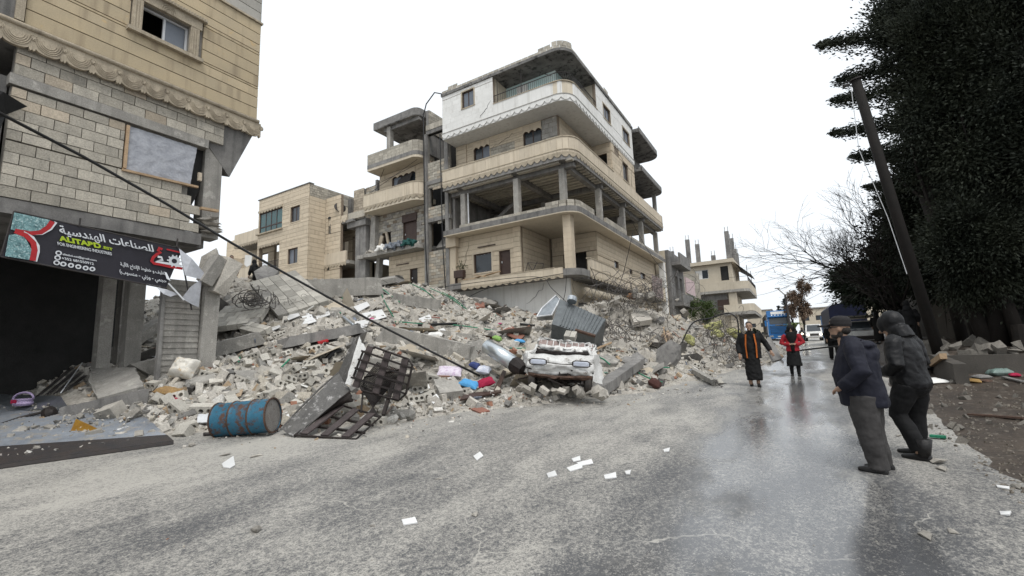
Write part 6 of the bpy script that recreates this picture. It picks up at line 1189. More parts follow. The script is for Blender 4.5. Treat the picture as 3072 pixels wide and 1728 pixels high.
# loose things on the road
RP = [((665,1395),(700,1375),(705,1400),(690,1408),(670,1405)), ((1420,1372),(1440,1362),(1450,1372),(1430,1385)), ((1700,1408),(1745,1395),(1748,1408),(1710,1418)), ((1730,1392),(1775,1385),(1780,1395),(1745,1400)), ((1812,1430),(1848,1425),(1850,1438),(1815,1440)), ((1640,1425),(1665,1420),(1672,1432),(1645,1436)), ((1205,1565),(1245,1562),(1252,1575),(1210,1580)), ((1875,1418),(1893,1418),(1890,1428),(1878,1426)), ((1990,1352),(2010,1350),(2008,1358),(1992,1358)), ((1715,1380),(1740,1375),(1742,1385),(1720,1388)), ((3000,1540),(3035,1545),(3030,1552),(3002,1548)), ((2990,1460),(3030,1470),(3028,1474),(2992,1466))]
RN = ['crumpled white paper scrap below the blue barrel','small white scrap right of the cargo rack','largest white scrap of the group on the road','flat white scrap behind the largest one','oblong white scrap right of the group','white scrap left of the group','lone white card on the near road','tiny white scrap at the right of the group','white scrap on the wet lane edge','torn white scrap at the back of the group','white strip on the near right verge','thin white strip on the right verge']
for p, l in zip(RP, RN): plate('paper_scrap', p, .012, l, 'paper', M_tile, [.02,.035,.025,.02,.02])
ST = ((770,1596,.075,'flat brown pebble alone on the near road'),(1425,1548,.05,'pale round stone on the near road'),(1120,1580,.035,'small tan pebble left of the white card'),(575,1340,.09,'grey stone below the sheet corner'),(672,1368,.08,'dark grey stone left of the paper scrap'),(770,1372,.09,'pale stone right of the paper scrap'),(900,1250,.1,'stone by the cargo rack lip'),(2815,1390,.10,'tan stone beside the hooded man boots'),(2840,1412,.1,'flat tan stone on the right verge'),(2795,1615,.09,'tan stone on the near right verge'),(2855,1600,.05,'small ochre pebble on the near right verge'),(2740,1375,.06,'tan stone between the two men'),(2570,1262,.04,'small stone behind the man in the cap'),(3050,1465,.07,'ochre stone at the right picture edge'),(2700,1310,.06,'pale stone behind the hooded man'),(2750,1290,.06,'second pale stone behind the hooded man'),(1315,1440,.05,'dark pebble behind the white scraps on the road'))
for px, py, s, l in ST: chunk('loose_stone', rnd.choice(BM[:4]), march(px, py)+Vector((0, 0, s*.25)), (s*1.1, s, s*.7), l, 'stone', None, rot(0, 0, rnd.uniform(0, 180)))
# ------------------------------------------------------------------ far end of the street
FB = thing('balcony_block', 'far beige block with two balconies and concrete columns on its roof', 'building', (-11, 75, 2.5))
z0 = 2.4
H = [(-11.9, -10.2, 11.5, 12.8), (-8.6, -7.6, 11.0, 13.0)]
part('wall_core', wall(('Y', 70), -15.8, -7.2, z0, 13.4, 0, .3, H), M_plaster, FB); part('street_wall', wall(('X', -7.2), 70.3, 80, z0, 13.4, 0, .3, [(72, 74, 8, 10), (75, 77, 11, 13)]), M_plaster, FB)
window(FB, ('Y', 70), *H[0], M_alu, [M_white, M_glass], 1, .1); part('door_opening', MB().box(-8.6, -7.6, 70.2, 70.25, 11, 13), M_dark, FB)
part('roof_slab', MB().box(-16.2, -6.8, 69.4, 80, 13.4, 13.9), M_plaster, FB)
for x, y, h in ((-15, 70.5, 2.6), (-12.7, 70.5, 4.2), (-11.4, 70.5, 3.2), (-9.4, 70.5, 1), (-7.4, 70.5, 4.6), (-7.2, 74, 4.2), (-7.2, 77, 3), (-7.2, 79, 2.6)): 
    c = part('roof_column', MB().box(x-.28, x+.28, y-.25, y+.25, 13.9, 13.9+h*.88), M_concd, FB)
    rb = MB()
    for q in ((-.2,-.2),(.2,-.2),(.2,.2),(-.2,.2)): rb.tube([(x+q[0], y+q[1], 13.9+h*.88), (x+q[0], y+q[1], 14.6+h*.88)], .02, 4)
    link('rebar', rb.mesh('rebar', M_iron), c)
bp1 = [(-14.5, 69), (-6.2, 69)]+arc(-6.2, 70, 1, -90, 0, 4)+[(-5.2, 82)]
part('balcony_slab', slab(bp1+[(-14.5, 82)], 9.2, 9.55), M_conc, FB); part('parapet', band(bp1, 9.55, 10.6, .2), M_plaster, FB)
bp2 = [(-8.5, 69), (-5.8, 69)]+arc(-5.8, 70, 1, -90, 0, 4)+[(-4.8, 82)]
part('balcony_slab', slab(bp2+[(-8.5, 82)], 6.1, 6.5), M_conc, FB); part('parapet', band(bp2, 6.5, 7.5, .2), M_plaster, FB)
part('corner_pier', MB().box(-7.8, -6.8, 69.4, 70, z0, 9.2), M_plaster, FB); part('shop_recess', MB().box(-14, -8, 69.9, 69.95, 6.6, 9.1), M_concd, FB); part('laundry', MB().box(-9.3, -7.9, 69.5, 69.55, 6.9, 8.3), M_brown, FB)
aw = MB().add([(-8, 69.5, 13.5), (-7, 69.5, 13.6), (-5.2, 76, 12.2), (-5.2, 82, 12.2), (-7, 82, 13.5)], [(0, 1, 2, 3, 4)]); part('awning', aw, M_iron, FB)
rl = MB()
for y in lin(69.2, 82, 30): rl.tube([(-5.25, y, 10.6), (-5.25, y, 11.2)], .02, 4)
rl.tube([(-8.5, 69.05, 11.2), (-5.3, 69.2, 11.2), (-5.25, 82, 11.2)], .03, 4); part('railing', rl, M_iron, FB)
for x in (-5.3,): 
    for y in (70, 76): part('awning_post', MB().tube([(x, y, 10.6), (x, y, 12.8)], .04, 5), M_iron, FB)
NB = thing('block_house', 'grey balconied house between corner block and far block', 'house', (-11, 45, 2)); part('street_wall', wall(('X', -9.3), 42.2, 48, 1.5, 10.6, 0, .3, [(44, 45.2, 6.5, 8.5), (46, 47.2, 6.5, 8.5)]), M_concd, NB); part('front_wall', wall(('Y', 42.2), -16, -9.6, 1.5, 10.6, 0, .2), M_plaster, NB); pieces(NB, ('Y', 62), -13.4, -10.2, 4, 11.2, .4, 'wall_block', M_block, [], .05, .8); part('rear_wall', MB().box(-13.4, -10.2, 62, 62.3, 2, 11.2), M_mortar, NB)
for z in (9.3, 5.6): part('balcony_slab', MB().box(-9.3, -8.5, 43, 47.6, z, z+.3), M_concd, NB); part('parapet', MB().box(-8.65, -8.5, 43, 47.6, z+.3, z+1.1), M_concd, NB)
part('canopy', MB().add([(-9.3, 49, 7.2), (-7.6, 49, 6.3), (-7.6, 53, 6.1), (-9.3, 53, 7.2)], [(0, 1, 2, 3)]), mat('green_canopy', (.03,.16,.12), None, 3), NB); part('red_base', MB().box(-9.3, -8.2, 48.2, 54, 1.5, 3.4), M_red, NB); part('sign_board', MB().box(-9.3, -9.2, 48.4, 53, 7.3, 8.9), mat('pink_board', (.55,.42,.42), None, 3), NB); part('low_wall', MB().box(-9.4, -9.302, 48.1, 53, 1.5, 7.3), M_plaster, NB)
rl = MB()
for y in lin(48.2, 54, 22): rl.tube([(-8.3, y, 3.4), (-8.3, y, 4.4)], .02, 4)
rl.tube([(-8.3, 48.2, 4.4), (-8.3, 54, 4.4)], .03, 4); part('railing', rl, M_iron, NB)
for i, (x0, x1, y, zt_, l) in enumerate(((38, 60, 160, 12, 'pale far block at the end of the street'), (22, 30, 190, 14.5, 'tan far house left of the pale far block'), (60, 90, 150, 9, 'low far building beside the tarpaulin truck'))):
    fb = thing('far_building', l, 'building', ((x0+x1)/2-38, y, 3)); X0 = x0-38; X1 = x1-38
    hs_ = [(X0+1+k*3.2, X0+2.6+k*3.2, z, z+1.4) for k in range(int((x1-x0)/3.4)) for z in (5.5, 8.7) if z+2 < zt_]
    part('wall_core', wall(('Y', y), X0, X1, 2, zt_, 0, .4, hs_), M_plaster, fb); part('roof_slab', MB().box(X0-.3, X1+.3, y-.3, y+10, zt_, zt_+.4), M_conc, fb); part('rear_mass', MB().box(X0, X1, y+5, y+10, 2, zt_), M_dark, fb)
    for h in hs_: window(fb, ('Y', y), *h, M_brown, M_glass, 0, .2)
# ------------------------------------------------------------------ blue lorry
M_tb = mat('lorry_blue', (.02,.16,.42), (.015,.13,.36), 2, rough=.3, fine=.05, bump=0, spec=.5); M_chr = mat('chrome', (.6,.62,.65), None, 4, rough=.2, metal=.9, bump=0)
ct = on_x(2328, 1021, -2.1); zl = zg(-2.1, 66)
LR = thing('blue_lorry', 'bright blue lorry facing down the street with roof lamps', 'lorry', (-2.1, 66, zl), R=rot(0, 0, 6))
def ll(name, mb, m, smooth=False, parent=None): return link(name, mb.mesh(name, m, smooth), parent or LR, True)
cab = MB().prism([(0,.75),(.0,1.9),(.28,3.05),(.45,3.75),(1.9,3.85),(1.9,.75)], lambda a, b, c: (c, a, b), -1.22, 1.22); ll('cab', cab, M_tb)
ll('windscreen', MB().add([(-1.05,.005,2.05),(1.05,.005,2.05),(1.0,.2,2.85),(-1.0,.2,2.85)], [(0,1,2,3)]), M_glass); ll('sun_visor', MB().obox((0,.1,2.95), (2.3,.35,.12), rot(-20,0,0)), M_tb)
for k in range(6): ll('grille_slat', MB().box(-.95,.95,-.04,.02,.95+k*.15,1.03+k*.15), M_tb)
ll('grille_backing', MB().box(-1.0,1.0,-.012,.0,.9,1.85), M_iron); ll('bumper', MB().box(-1.22,1.22,-.12,.2,.3,.78), M_tb); ll('number_plate', MB().box(-.3,.3,-.135,-.122,.45,.6), M_white); ll('name_plate', MB().box(-.45,.45,-.03,-.004,1.86,1.98), M_chr)
lt = text_mesh('SCANIA', M_iron, .02); w_ = max(v.co.x for v in lt.vertices)
for v in lt.vertices: v.co = Vector((-.38+v.co.x/w_*.76, -.034-v.co.z, 1.88+v.co.y*.1))
link('name_lettering', lt, LR, True)
for k in range(5): ll('roof_lamp', MB().lathe([(.02,-.04),(.11,-.05),(.12,0),(.1,.06),(.02,.08)], 14, Matrix.Translation((-.7+k*.35, .18, 3.1)) @ Matrix.Rotation(rad(90), 4, 'X')), M_chr, True)
ll('lamp_bar', MB().tube([(-1,.2,2.98),(1,.2,2.98)], .04, 6), M_chr); ll('roof_sign', MB().obox((0,.38,3.45), (1.6,.05,.35), rot(-14,0,0)), M_white)
for s in (-1, 1):
    ll('headlamp', MB().box(s*.95-.2, s*.95+.2, -.135, -.1, .48, .7), M_chr); ll('mirror', MB().obox((s*1.45,.0,2.2), (.2,.12,.7), rot(0,0,0)), M_tb); ll('mirror_arm', MB().tube([(s*1.22,.15,2.45),(s*1.45,.03,2.45)], .03, 5), M_iron)
    wl = ll('wheel', MB().lathe([(.2,-.14),(.48,-.15),(.52,-.1),(.52,.1),(.48,.15),(.2,.14)], 20, Matrix.Translation((s*1.02,1.1,.5)) @ Matrix.Rotation(rad(90), 4, 'Y')), M_cable, True)
ll('trailer_body', MB().box(-1.22,1.22,2.3,12,1.1,3.5), M_concd); ll('chassis', MB().box(-.5,.5,.3,12,.6,1.05), M_iron)
# ------------------------------------------------------------------ pickup, tarpaulin lorry, car, motorbike
def carbody(root, prof, w, m, glass, cut):
    mb = MB(); n = len(prof)
    rings = []
    for s, k in ((-1, 1), (-.85, 1.02), (.85, 1.02), (1, 1)):
        rings.append([(s*w/2*(1 if z < cut else .86), y, z*k if z > cut else z) for y, z in prof])
    link('body', mb.loft(rings).mesh('body', m), root, True)
def wheels(root, w, ys, r):
    for s in (-1, 1):
        for y in ys:
            wl = link('wheel', MB().lathe([(.1,-.1),(r*.9,-.11),(r,-.07),(r,.07),(r*.9,.11),(.1,.1)], 20, Matrix.Translation((s*w/2*.92, y, r)) @ Matrix.Rotation(rad(90), 4, 'Y')).mesh('tyre', M_cable, True), root, True)
            link('rim', MB().lathe([(.02,-.118),(r*.55,-.118),(r*.55,.118),(.02,.118)], 14, Matrix.Translation((s*w/2*.92, y, r)) @ Matrix.Rotation(rad(90), 4, 'Y')).mesh('rim', M_alu), wl, True)
PK = thing('white_pickup', 'white pickup with flat roof rack parked beside the right trees', 'pickup', (on_y(2522, 960, 32.5).x+.95, 32.5, zg(3, 32.5)), R=rot(0, 0, 4))
carbody(PK, [(0,.5),(-.02,.9),(.15,1.05),(1.0,1.15),(1.7,1.75),(3.1,1.78),(3.25,1.1),(5.0,1.1),(5.0,.5)], 1.7, M_vw, None, 1.2); wheels(PK, 1.7, (.8, 4), .34)
def pk(name, mb, m, r=PK): return link(name, mb.mesh(name, m), r, True)
pk('windscreen', MB().add([(-.68,1.02,1.21),(.68,1.02,1.21),(.6,1.62,1.72),(-.6,1.62,1.72)], [(0,1,2,3)]), M_glass); pk('side_window', MB().add([(-.745,1.35,1.25),(-.745,2.9,1.25),(-.72,2.85,1.68),(-.72,1.75,1.68)], [(3,2,1,0)]), M_glass); pk('bumper', MB().box(-.85,.85,-.14,.05,.42,.62), M_iron); pk('grille', MB().box(-.5,.5,-.045,-.015,.66,.86), M_iron); pk('roof_rack', MB().box(-.95,.95,1.3,4.6,2.0,2.08), mat('tan_rack', (.30,.28,.24), None, 3))
for s in (-1, 1):
    pk('headlight', MB().box(s*.68-.13,s*.68+.13,-.05,-.02,.68,.86), M_chr); pk('mirror', MB().obox((s*.98,1.35,1.3), (.18,.08,.14)), M_iron); pk('rack_post', MB().tube([(s*.85,1.4,1.75),(s*.85,1.4,2.0)], .03, 5), M_iron); pk('rack_post', MB().tube([(s*.85,4.5,1.1),(s*.85,4.5,2.0)], .03, 5), M_iron)
TX = on_y(2492, 980, 43).x+1.15
TT = thing('tarpaulin_lorry', 'dark blue tarpaulin covered lorry behind the white pickup', 'lorry', (TX, 43, zg(2, 43)), R=rot(0, 0, 3))
tp = MB().prism([(-1.15,1.1),(1.15,1.1),(1.15,2.9),(.9,3.15),(0,3.25),(-.9,3.15),(-1.15,2.9)], lambda a, b, c: (a, c, b), 0, 6); pk('tarpaulin', tp, mat('navy_tarpaulin', (.006,.009,.03), (.005,.007,.022), 2, rough=.5, bump=.3, bscale=5), TT); pk('load_bed', MB().box(-1.1,1.1,0,6,.8,1.09), M_iron, TT); pk('cab', MB().box(-1.05,1.05,6.1,8,.7,2.7), M_tb, TT); wheels(TT, 2.1, (1, 6.6), .45)
WC = thing('white_van', 'small white van with lit headlights far down the street', 'van', (1.3, 62, zg(1, 62)), R=rot(0, 0, 2)); carbody(WC, [(0,.4),(-.02,.9),(.3,1.05),(.75,1.85),(3.6,1.9),(3.7,.4)], 1.6, M_vw, None, 1.1); wheels(WC, 1.6, (.7, 3), .3); pk('windscreen', MB().add([(-.66,.3,1.1),(.66,.3,1.1),(.6,.7,1.8),(-.6,.7,1.8)], [(0,1,2,3)]), M_glass, WC); pk('grille', MB().box(-.4,.4,-.05,-.02,.6,.8), M_iron, WC)
me_ = bpy.data.materials.new('lit_headlamp'); me_.use_nodes = True; me_.node_tree.nodes['Principled BSDF'].inputs['Emission Color'].default_value = (1,.9,.7,1); me_.node_tree.nodes['Principled BSDF'].inputs['Emission Strength'].default_value = 6
for s in (-1, 1): pk('headlight', MB().lathe([(.01,-.02),(.1,-.02),(.1,.02),(.01,.03)], 12, Matrix.Translation((s*.6,-.05,.72)) @ Matrix.Rotation(rad(90), 4, 'X')), me_, WC)
GC = thing('grey_car', 'low grey car far down the street behind the woman', 'car', (-.6, 80, zg(-.6, 80)), R=rot(0, 0, 80)); carbody(GC, [(0,.4),(0,.8),(1,.95),(1.7,1.4),(3,1.4),(3.8,.95),(4.4,.9),(4.4,.4)], 1.7, M_conc, None, 1.0); wheels(GC, 1.7, (.8, 3.5), .3); pk('window_band', MB().box(-.75,.75,1.75,2.9,1.02,1.35), M_glass, GC)
MC = thing('motorcycle', 'motorcycle with lit lamp riding down the middle of the road', 'motorcycle', (.15, 57, zg(0, 57)), R=rot(0, 0, 5))
for y in (0, 1.25):
    wl = pk('wheel', MB().lathe([(.2,-.05),(.28,-.06),(.3,0),(.28,.06),(.2,.05)], 20, Matrix.Translation((0,y,.3)) @ Matrix.Rotation(rad(90), 4, 'Y')), M_cable, MC)
pk('frame', MB().tube([(0,0,.3),(0,.25,.9),(0,.6,.75),(0,1.25,.75)], .05, 6), M_iron, MC); pk('fuel_tank', MB().obox((0,.5,.85), (.25,.45,.22), j=.02), M_red, MC); pk('seat', MB().box(-.14,.14,.72,1.4,.78,.86), M_cable, MC); pk('handlebar', MB().tube([(-.35,.3,1.05),(0,.22,1.0),(.35,.3,1.05)], .02, 5), M_iron, MC); pk('engine', MB().obox((0,.6,.45), (.25,.35,.3), j=.03), M_iron, MC); pk('headlamp', MB().lathe([(.01,-.03),(.08,-.03),(.09,.04),(.02,.08)], 12, Matrix.Translation((0,.1,.9)) @ Matrix.Rotation(rad(90), 4, 'X')), me_, MC)
# ------------------------------------------------------------------ street lamp, right-hand wall and pole
a = on_y(2372, 985, 58); LPt = thing('street_lamp', 'double armed street lamp leaning beside the blue lorry', 'street lamp', (a.x, 58, zg(a.x, 58))); tp_ = on_y(2355, 885, 58)
part('post', MB().tube([(a.x, 58, zg(a.x, 58)), tp_], [.16, .09], 8), M_iron, LPt)
for p in ((2332,865), (2368,878)): 
    e = on_y(*p, 58); part('arm', MB().tube([tp_, e], .06, 5), M_conc, LPt); part('lamp_head', MB().obox(e, (.5,.2,.1)), M_conc, LPt)
bs_ = on_x(2822, 1085, 3.45); UP = thing('utility_pole', 'dark wooden utility pole leaning over the road on the right', 'utility pole', (bs_.x, bs_.y, zv(bs_.x, bs_.y)))
tpp = at_d(2567, 240, 14.6); M_pole = mat('tarred_pole', (.016,.013,.011), (.009,.008,.007), 4, fine=.4)
part('pole_shaft', MB().tube([Vector((bs_.x+.02, bs_.y, zv(bs_.x, bs_.y)-.3)), bs_.lerp(tpp, .5), tpp], [.15, .14, .13], 12), M_pole, UP, True); part('pole_cap', MB().tube([tpp, tpp+(tpp-bs_).normalized()*.04], .17, 12), M_iron, UP); part('insulator', MB().tube([tpp+Vector((-.2,0,-.1)), tpp+Vector((-.33,-.05,-.12))], .05, 6), M_iron, UP); part('bracket', MB().tube([tpp, tpp+Vector((-.3,-.05,-.02))], .02, 5), M_iron, UP)
part('ground_wire', MB().tube([tpp+Vector((-.15,-.1,-.2)), bs_.lerp(tpp, .75)+Vector((-.45,-.2,0)), bs_.lerp(tpp, .5)+Vector((-.25,-.2,0)), bs_.lerp(tpp, .3)+Vector((-.2,-.2,0))], .012, 4), M_alu, UP)
M_dwall = mat('grimy_shade_wall', (.10,.09,.078), (.06,.055,.048), 1, streak=.5)  # dark base holds part of the tree shade; streaks are grime
LW = thing('planter_wall', 'low concrete planter wall end at the right roadside', 'wall', (3.2, 15.5, zg(3.2, 15.5)))
part('wall_leg', MB().loft([[(x, y, z+zg(x, 15.5)) for x, y, z in ((3.05,15.3,-.1),(3.3,15.3,-.1),(3.3,15.3,.52),(3.05,15.3,.52))], [(x, y, z+zg(x, 17.6)) for x, y, z in ((3.05,17.6,-.1),(3.3,17.6,-.1),(3.3,17.6,.62),(3.05,17.6,.62))]]), M_dwall, LW); part('wall_back', MB().box(3.302, 9, 17.35, 17.6, zg(3, 17.4)-.1, zg(3, 17.4)+.6), M_dwall, LW)
DHs = thing('roadside_house', 'dark plastered house with barred window behind the right trees', 'house', (9, 27, 1)); H = [(10.2, 11.6, 3.2, 4.3), (7.0, 7.9, 2.0, 4.2)]
part('front_wall', wall(('Y', 26), 5.4, 16, 1, 4.9, 0, .25, H), M_dwall, DHs); window(DHs, ('Y', 26), *H[0], M_alu, M_glass, 1, .05, .5); part('string_course', MB().box(5.4, 16, 25.9, 26, 2.85, 3.0), M_dwall, DHs); part('side_wall', MB().box(5.4, 5.65, 26.25, 40, 1, 4.9), M_dwall, DHs); part('doorway', MB().box(7, 7.9, 26.2, 26.24, 2, 4.2), M_dark, DHs)
def vpt(px, py):
    d = ray(px, py); t = 3.
    while t < 60:
        p = CAM+d*t
        if p.z <= max(zv(p.x, p.y) if p.x > 1.3 else -9, zg(p.x, p.y)): return p
        t += .03
    return CAM+d*30
M_rsd = mat('shade_dark_stone', (.19,.175,.15), (.11,.10,.088), 3, rv=.3, fine=.4)  # stone colour lowered so that it carries the roadside shade
BMD = [PR[i].mesh('shade_dark_stone', M_rsd) for i in (0, 2, 6, 7, 10, 12)]
n = 0
while n < 70:
    px, py = rnd.uniform(2780, 3072), rnd.uniform(985, 1085); p = vpt(px, py)
    if p.y < 17.8 or p.x < 2.6: continue
    s_ = rnd.uniform(.1, .3); chunk('roadside_stone', rnd.choice(BMD), p+Vector((0, 0, .05)), s_, sized(s_)+' rough stone '+spot(p), 'stone', 'stones behind the planter wall'); n += 1
for k in range(45):
    px, py = rnd.uniform(2720, 3072), rnd.uniform(1130, 1330); p = vpt(px, py); chunk('verge_stone', rnd.choice(BMD), p+Vector((0, 0, .02)), rnd.uniform(.03, .09), ('tiny' if k % 2 else 'small')+' verge stone '+spot(p), 'stone', 'stones on the muddy verge')
M_vg = mat('wet_gravel', (.20,.175,.14), (.09,.078,.064), 9, rough=.5, fine=.5)
gv = MB()
for k in range(1500):
    px, py = 2750+rnd.random()*330, 1080+rnd.random()*560; p = vpt(px, py)
    if p.x < 1.5: continue
    s = rnd.uniform(.006, .024); v, f = PRA[rnd.randrange(len(PRA))]; gv.add(v*s @ randrot().T + np.array(p[:])+np.array([0, 0, s*.2]), f)
tag(link('verge_gravel', gv.mesh('verge_gravel', M_vg)), 'loose gravel on the muddy right verge', 'gravel', kind='stuff')
for px, py, sz, m, l in ((3000,1128,(.5,.3,.25),mat('seafoam_plastic', (.13,.20,.175), (.19,.24,.22), 5, rough=.3),'pale green plastic bag against the planter wall'),(2945,1135,(.4,.25,.12),M_concd,'grey white rag against the planter wall'),(3045,1130,(.3,.2,.12),M_crim,'red rag against the planter wall'),(2925,1148,(.35,.25,.12),mat('ochre_litter', (.35,.22,.08), None, 4),'ochre litter before the planter wall'),(2815,1110,(.9,.6,.25),M_cable,'black tarpaulin lump beside the planter wall'),(2960,1146,(.3,.2,.08),M_rust,'rusty orange scrap before the planter wall')):
    c = vpt(px, py); o = pillow('litter_bag', 1000, 1300, sz, rot(rnd.uniform(-10,10), 0, rnd.uniform(0,90)), m, l, 'litter', 0, True); o.location = c+Vector((0, 0, sz[2]*.3))
o = pillow('basin_lid', 1000, 1300, (.62,.42,.12), rot(10, 0, 40), M_white, 'white curved plastic basin on the right verge', 'basin', 0); o.location = vpt(2800, 1150)+Vector((0, 0, .06))
single('timber_post', MB().beam(vpt(2790,1110)+Vector((0,0,.1)), at_d(2830,1068,11.9), .14, .14), M_wood, 'pale weathered log leaning at the utility pole foot', 'log')
for a, b, m, l in (((2905,1250),(3072,1262),M_rust,'long reddish board on the right verge'),((3010,1135),(3070,1150),M_concd,'grey broken plank before the planter wall'),((2790,1316),(2840,1320),M_green,'green plastic rod behind the hooded man')): single('loose_board', MB().beam(vpt(*a)+Vector((0,0,.04)), vpt(*b)+Vector((0,0,.04)), .09, .03), m, l, 'board')
# ------------------------------------------------------------------ trees
def leafmesh(name, Cn, D, Ln, Wd, m):
    """Cn centres, D directions (k,3): one narrow rhombus per leaf spray"""
    k = len(Cn); D = D/np.linalg.norm(D, axis=1, keepdims=True); rr = np.random.RandomState(k).normal(size=(k, 3)); N_ = np.cross(D, rr); N_ /= np.linalg.norm(N_, axis=1, keepdims=True)
    L2 = (Ln*.5)[:, None]; W2 = (Wd*.5)[:, None]; V = np.stack([Cn-D*L2, Cn+N_*W2-D*L2*.2, Cn+D*L2, Cn-N_*W2-D*L2*.2], 1).reshape(-1, 3)
    me = bpy.data.meshes.new(name); me.vertices.add(4*k); me.vertices.foreach_set('co', V.ravel()); me.loops.add(4*k); me.loops.foreach_set('vertex_index', np.arange(4*k)); me.polygons.add(k); me.polygons.foreach_set('loop_start', np.arange(0, 4*k, 4)); me.materials.append(m); me.update(calc_edges=True); me.validate(); return me
M_con = mat('cypress_leaf', (.008,.0125,.008), (.026,.031,.017), .9, rough=.7, rv=.1, fine=.4, bump=0); M_ol = mat('dull_olive_leaf', (.022,.032,.018), (.014,.022,.012), .8, rough=.7, fine=.4, bump=0); M_bark = mat('dark_bark', (.02,.016,.013), (.012,.010,.009), 5, fine=.4); M_shr = mat('shrub_leaf', (.09,.12,.04), (.05,.08,.025), 2, fine=.4, bump=0); M_bleaf = mat('brown_leaf', (.17,.115,.08), (.12,.085,.06), 1, fine=.4, bump=0)
rs_ = np.random.RandomState(5)
def conifer(base, height, rad_, label, n_br=70, per=420, z0=.22, tips=(), leaf=(.20, .075), group='tall dark conifers on the right', mt=None, trunk=.26, droop=.1, cat='tree', name='conifer_tree', lean=(0, 0)):
    b = Vector(base); T = thing(name, label, cat, b, group); top = b+Vector((lean[0], lean[1], height))
    part('trunk', MB().tube([b-Vector((0, 0, .3)), b.lerp(top, .3)+Vector((rnd.uniform(-.15, .15), rnd.uniform(-.15, .15), 0)), b.lerp(top, .7), top], [trunk, trunk*.75, trunk*.4, .04], 10), M_bark, T, True)
    limbs = MB(); Cs = []; Ds = []; jobs = []
    for k in range(n_br):
        t = z0+(1-z0)*((k+.5)/n_br); az = k*2.4+rnd.uniform(-.4, .4); prof = min(1, (t-z0)/.12+.45)*(1-max(0, (t-.55)/.45)**1.6*.85); L = rad_*prof*rnd.uniform(.65, 1.15)
        p = b.lerp(top, t); jobs.append((p, p+Vector((math.cos(az)*L, math.sin(az)*L, L*rnd.uniform(.1, .55)-droop*L)), per))
    for tip in tips: q = Vector(tip); p = b.lerp(top, max(.1, min(.95, (q.z-b.z-1.0)/height))); jobs.append((p, q, per*2))
    for p, q, cnt in jobs:
        d = q-p; L = d.length; mid = p.lerp(q, .5)+Vector((0, 0, -.08*L)); limbs.tube([p, mid, q], [.05, .03, .008], 4)
        t = rs_.beta(1.6, 1.1, cnt); pa, ma_, qa = [np.array(v) for v in (p, mid, q)]
        pos = pa[None]*((1-t)**2)[:, None]+ma_[None]*(2*t*(1-t))[:, None]+qa[None]*(t**2)[:, None]
        w = (.05+.17*(1-t)**.8)*min(L, 3.2)*.6; clump = rs_.normal(size=(cnt//12+1, 3))[rs_.randint(0, cnt//12+1, cnt)]
        pos += (clump*.75+rs_.normal(size=(cnt, 3))*.4)*w[:, None]*np.array([1, 1, .55]); dv = np.array(d/L)[None]*.9+rs_.normal(size=(cnt, 3))*.55+np.array([0, 0, .15]); Cs.append(pos); Ds.append(dv)
    Cs = np.concatenate(Cs); Ds = np.concatenate(Ds); k = len(Cs); part('limbs', limbs, M_bark, T)
    link('crown', leafmesh('crown', Cs, Ds, leaf[0]*rs_.uniform(.6, 1.4, k), leaf[1]*rs_.uniform(.6, 1.4, k), mt or M_con), T)
    return T
tz = lambda x, y: zv(x, y)
def bushy(base, height, cen, radv, label, n=9000, leaf=(.16,.06), mt=M_ol, group=None, name='leafy_tree', trunk=.2, lobes=16, cat='tree', fill=.5, tips=(), lob=(.22, .42), up=-.2):
    b = Vector(base); c = Vector(cen); T = thing(name, label, cat, b, group); part('trunk', MB().tube([b-Vector((0,0,.2)), b.lerp(c, .45)+Vector((.1, 0, 0)), c], [trunk, trunk*.75, trunk*.3], 9), M_bark, T, True)
    lm = MB(); P = []; D = []
    for k in range(lobes):
        v = Vector(rs_.normal(size=3)); v.normalize(); q = c+Vector((v.x*radv[0], v.y*radv[1], v.z*radv[2]))*(rs_.rand()**.45)*.95; lm.tube([b.lerp(c, rnd.uniform(.4, .9)), c.lerp(q, .5)+Vector((0,0,-.1)), q], [trunk*.35, trunk*.2, .01], 5)
        m_ = n//lobes; rm = min(radv[2], max(radv[0], 1.2)*1.3); s = np.array([radv[0], radv[1], rm])*rnd.uniform(*lob); pp = rs_.normal(size=(m_, 3)); pp /= np.linalg.norm(pp, axis=1, keepdims=True); pp *= (rs_.rand(m_, 1)**fill)*(1+.35*rs_.normal(size=(m_, 1))); P.append(np.array(q)[None]+pp*s); D.append(pp+np.array(q-c)[None]*.6/max((q-c).length, .1)+rs_.normal(size=(m_, 3))*.4+np.array([0,0,up]))
    for tip in tips:
        q = Vector(tip); p = Vector((c.x, c.y, q.z-.5)); d = q-p; L = d.length; lm.tube([p, p.lerp(q, .5)+Vector((0,0,-.1)), q], [.06, .03, .008], 5); m_ = 3200; t = rs_.beta(1.3, 1.0, m_)
        cl = rs_.normal(size=(40, 3))[rs_.randint(0, 40, m_)]; pos = np.array(p)[None]+np.array(d)[None]*t[:, None]+np.array([0,0,1])[None]*(.12*L*t*(t-1))[:, None]; pos += (cl*.7+rs_.normal(size=(m_, 3))*.45)*(.08+.5*(1-t)**.7)[:, None]*np.array([1,1,.6]); P.append(pos); D.append(np.array(d/L)[None]*1.1+rs_.normal(size=(m_, 3))*.5+np.array([0,0,.1]))
    P = np.concatenate(P); D = np.concatenate(D); k = len(P); part('limbs', lm, M_bark, T); link('crown', leafmesh('crown', P, D, leaf[0]*rs_.uniform(.6, 1.5, k), leaf[1]*rs_.uniform(.6, 1.5, k), mt), T); return T
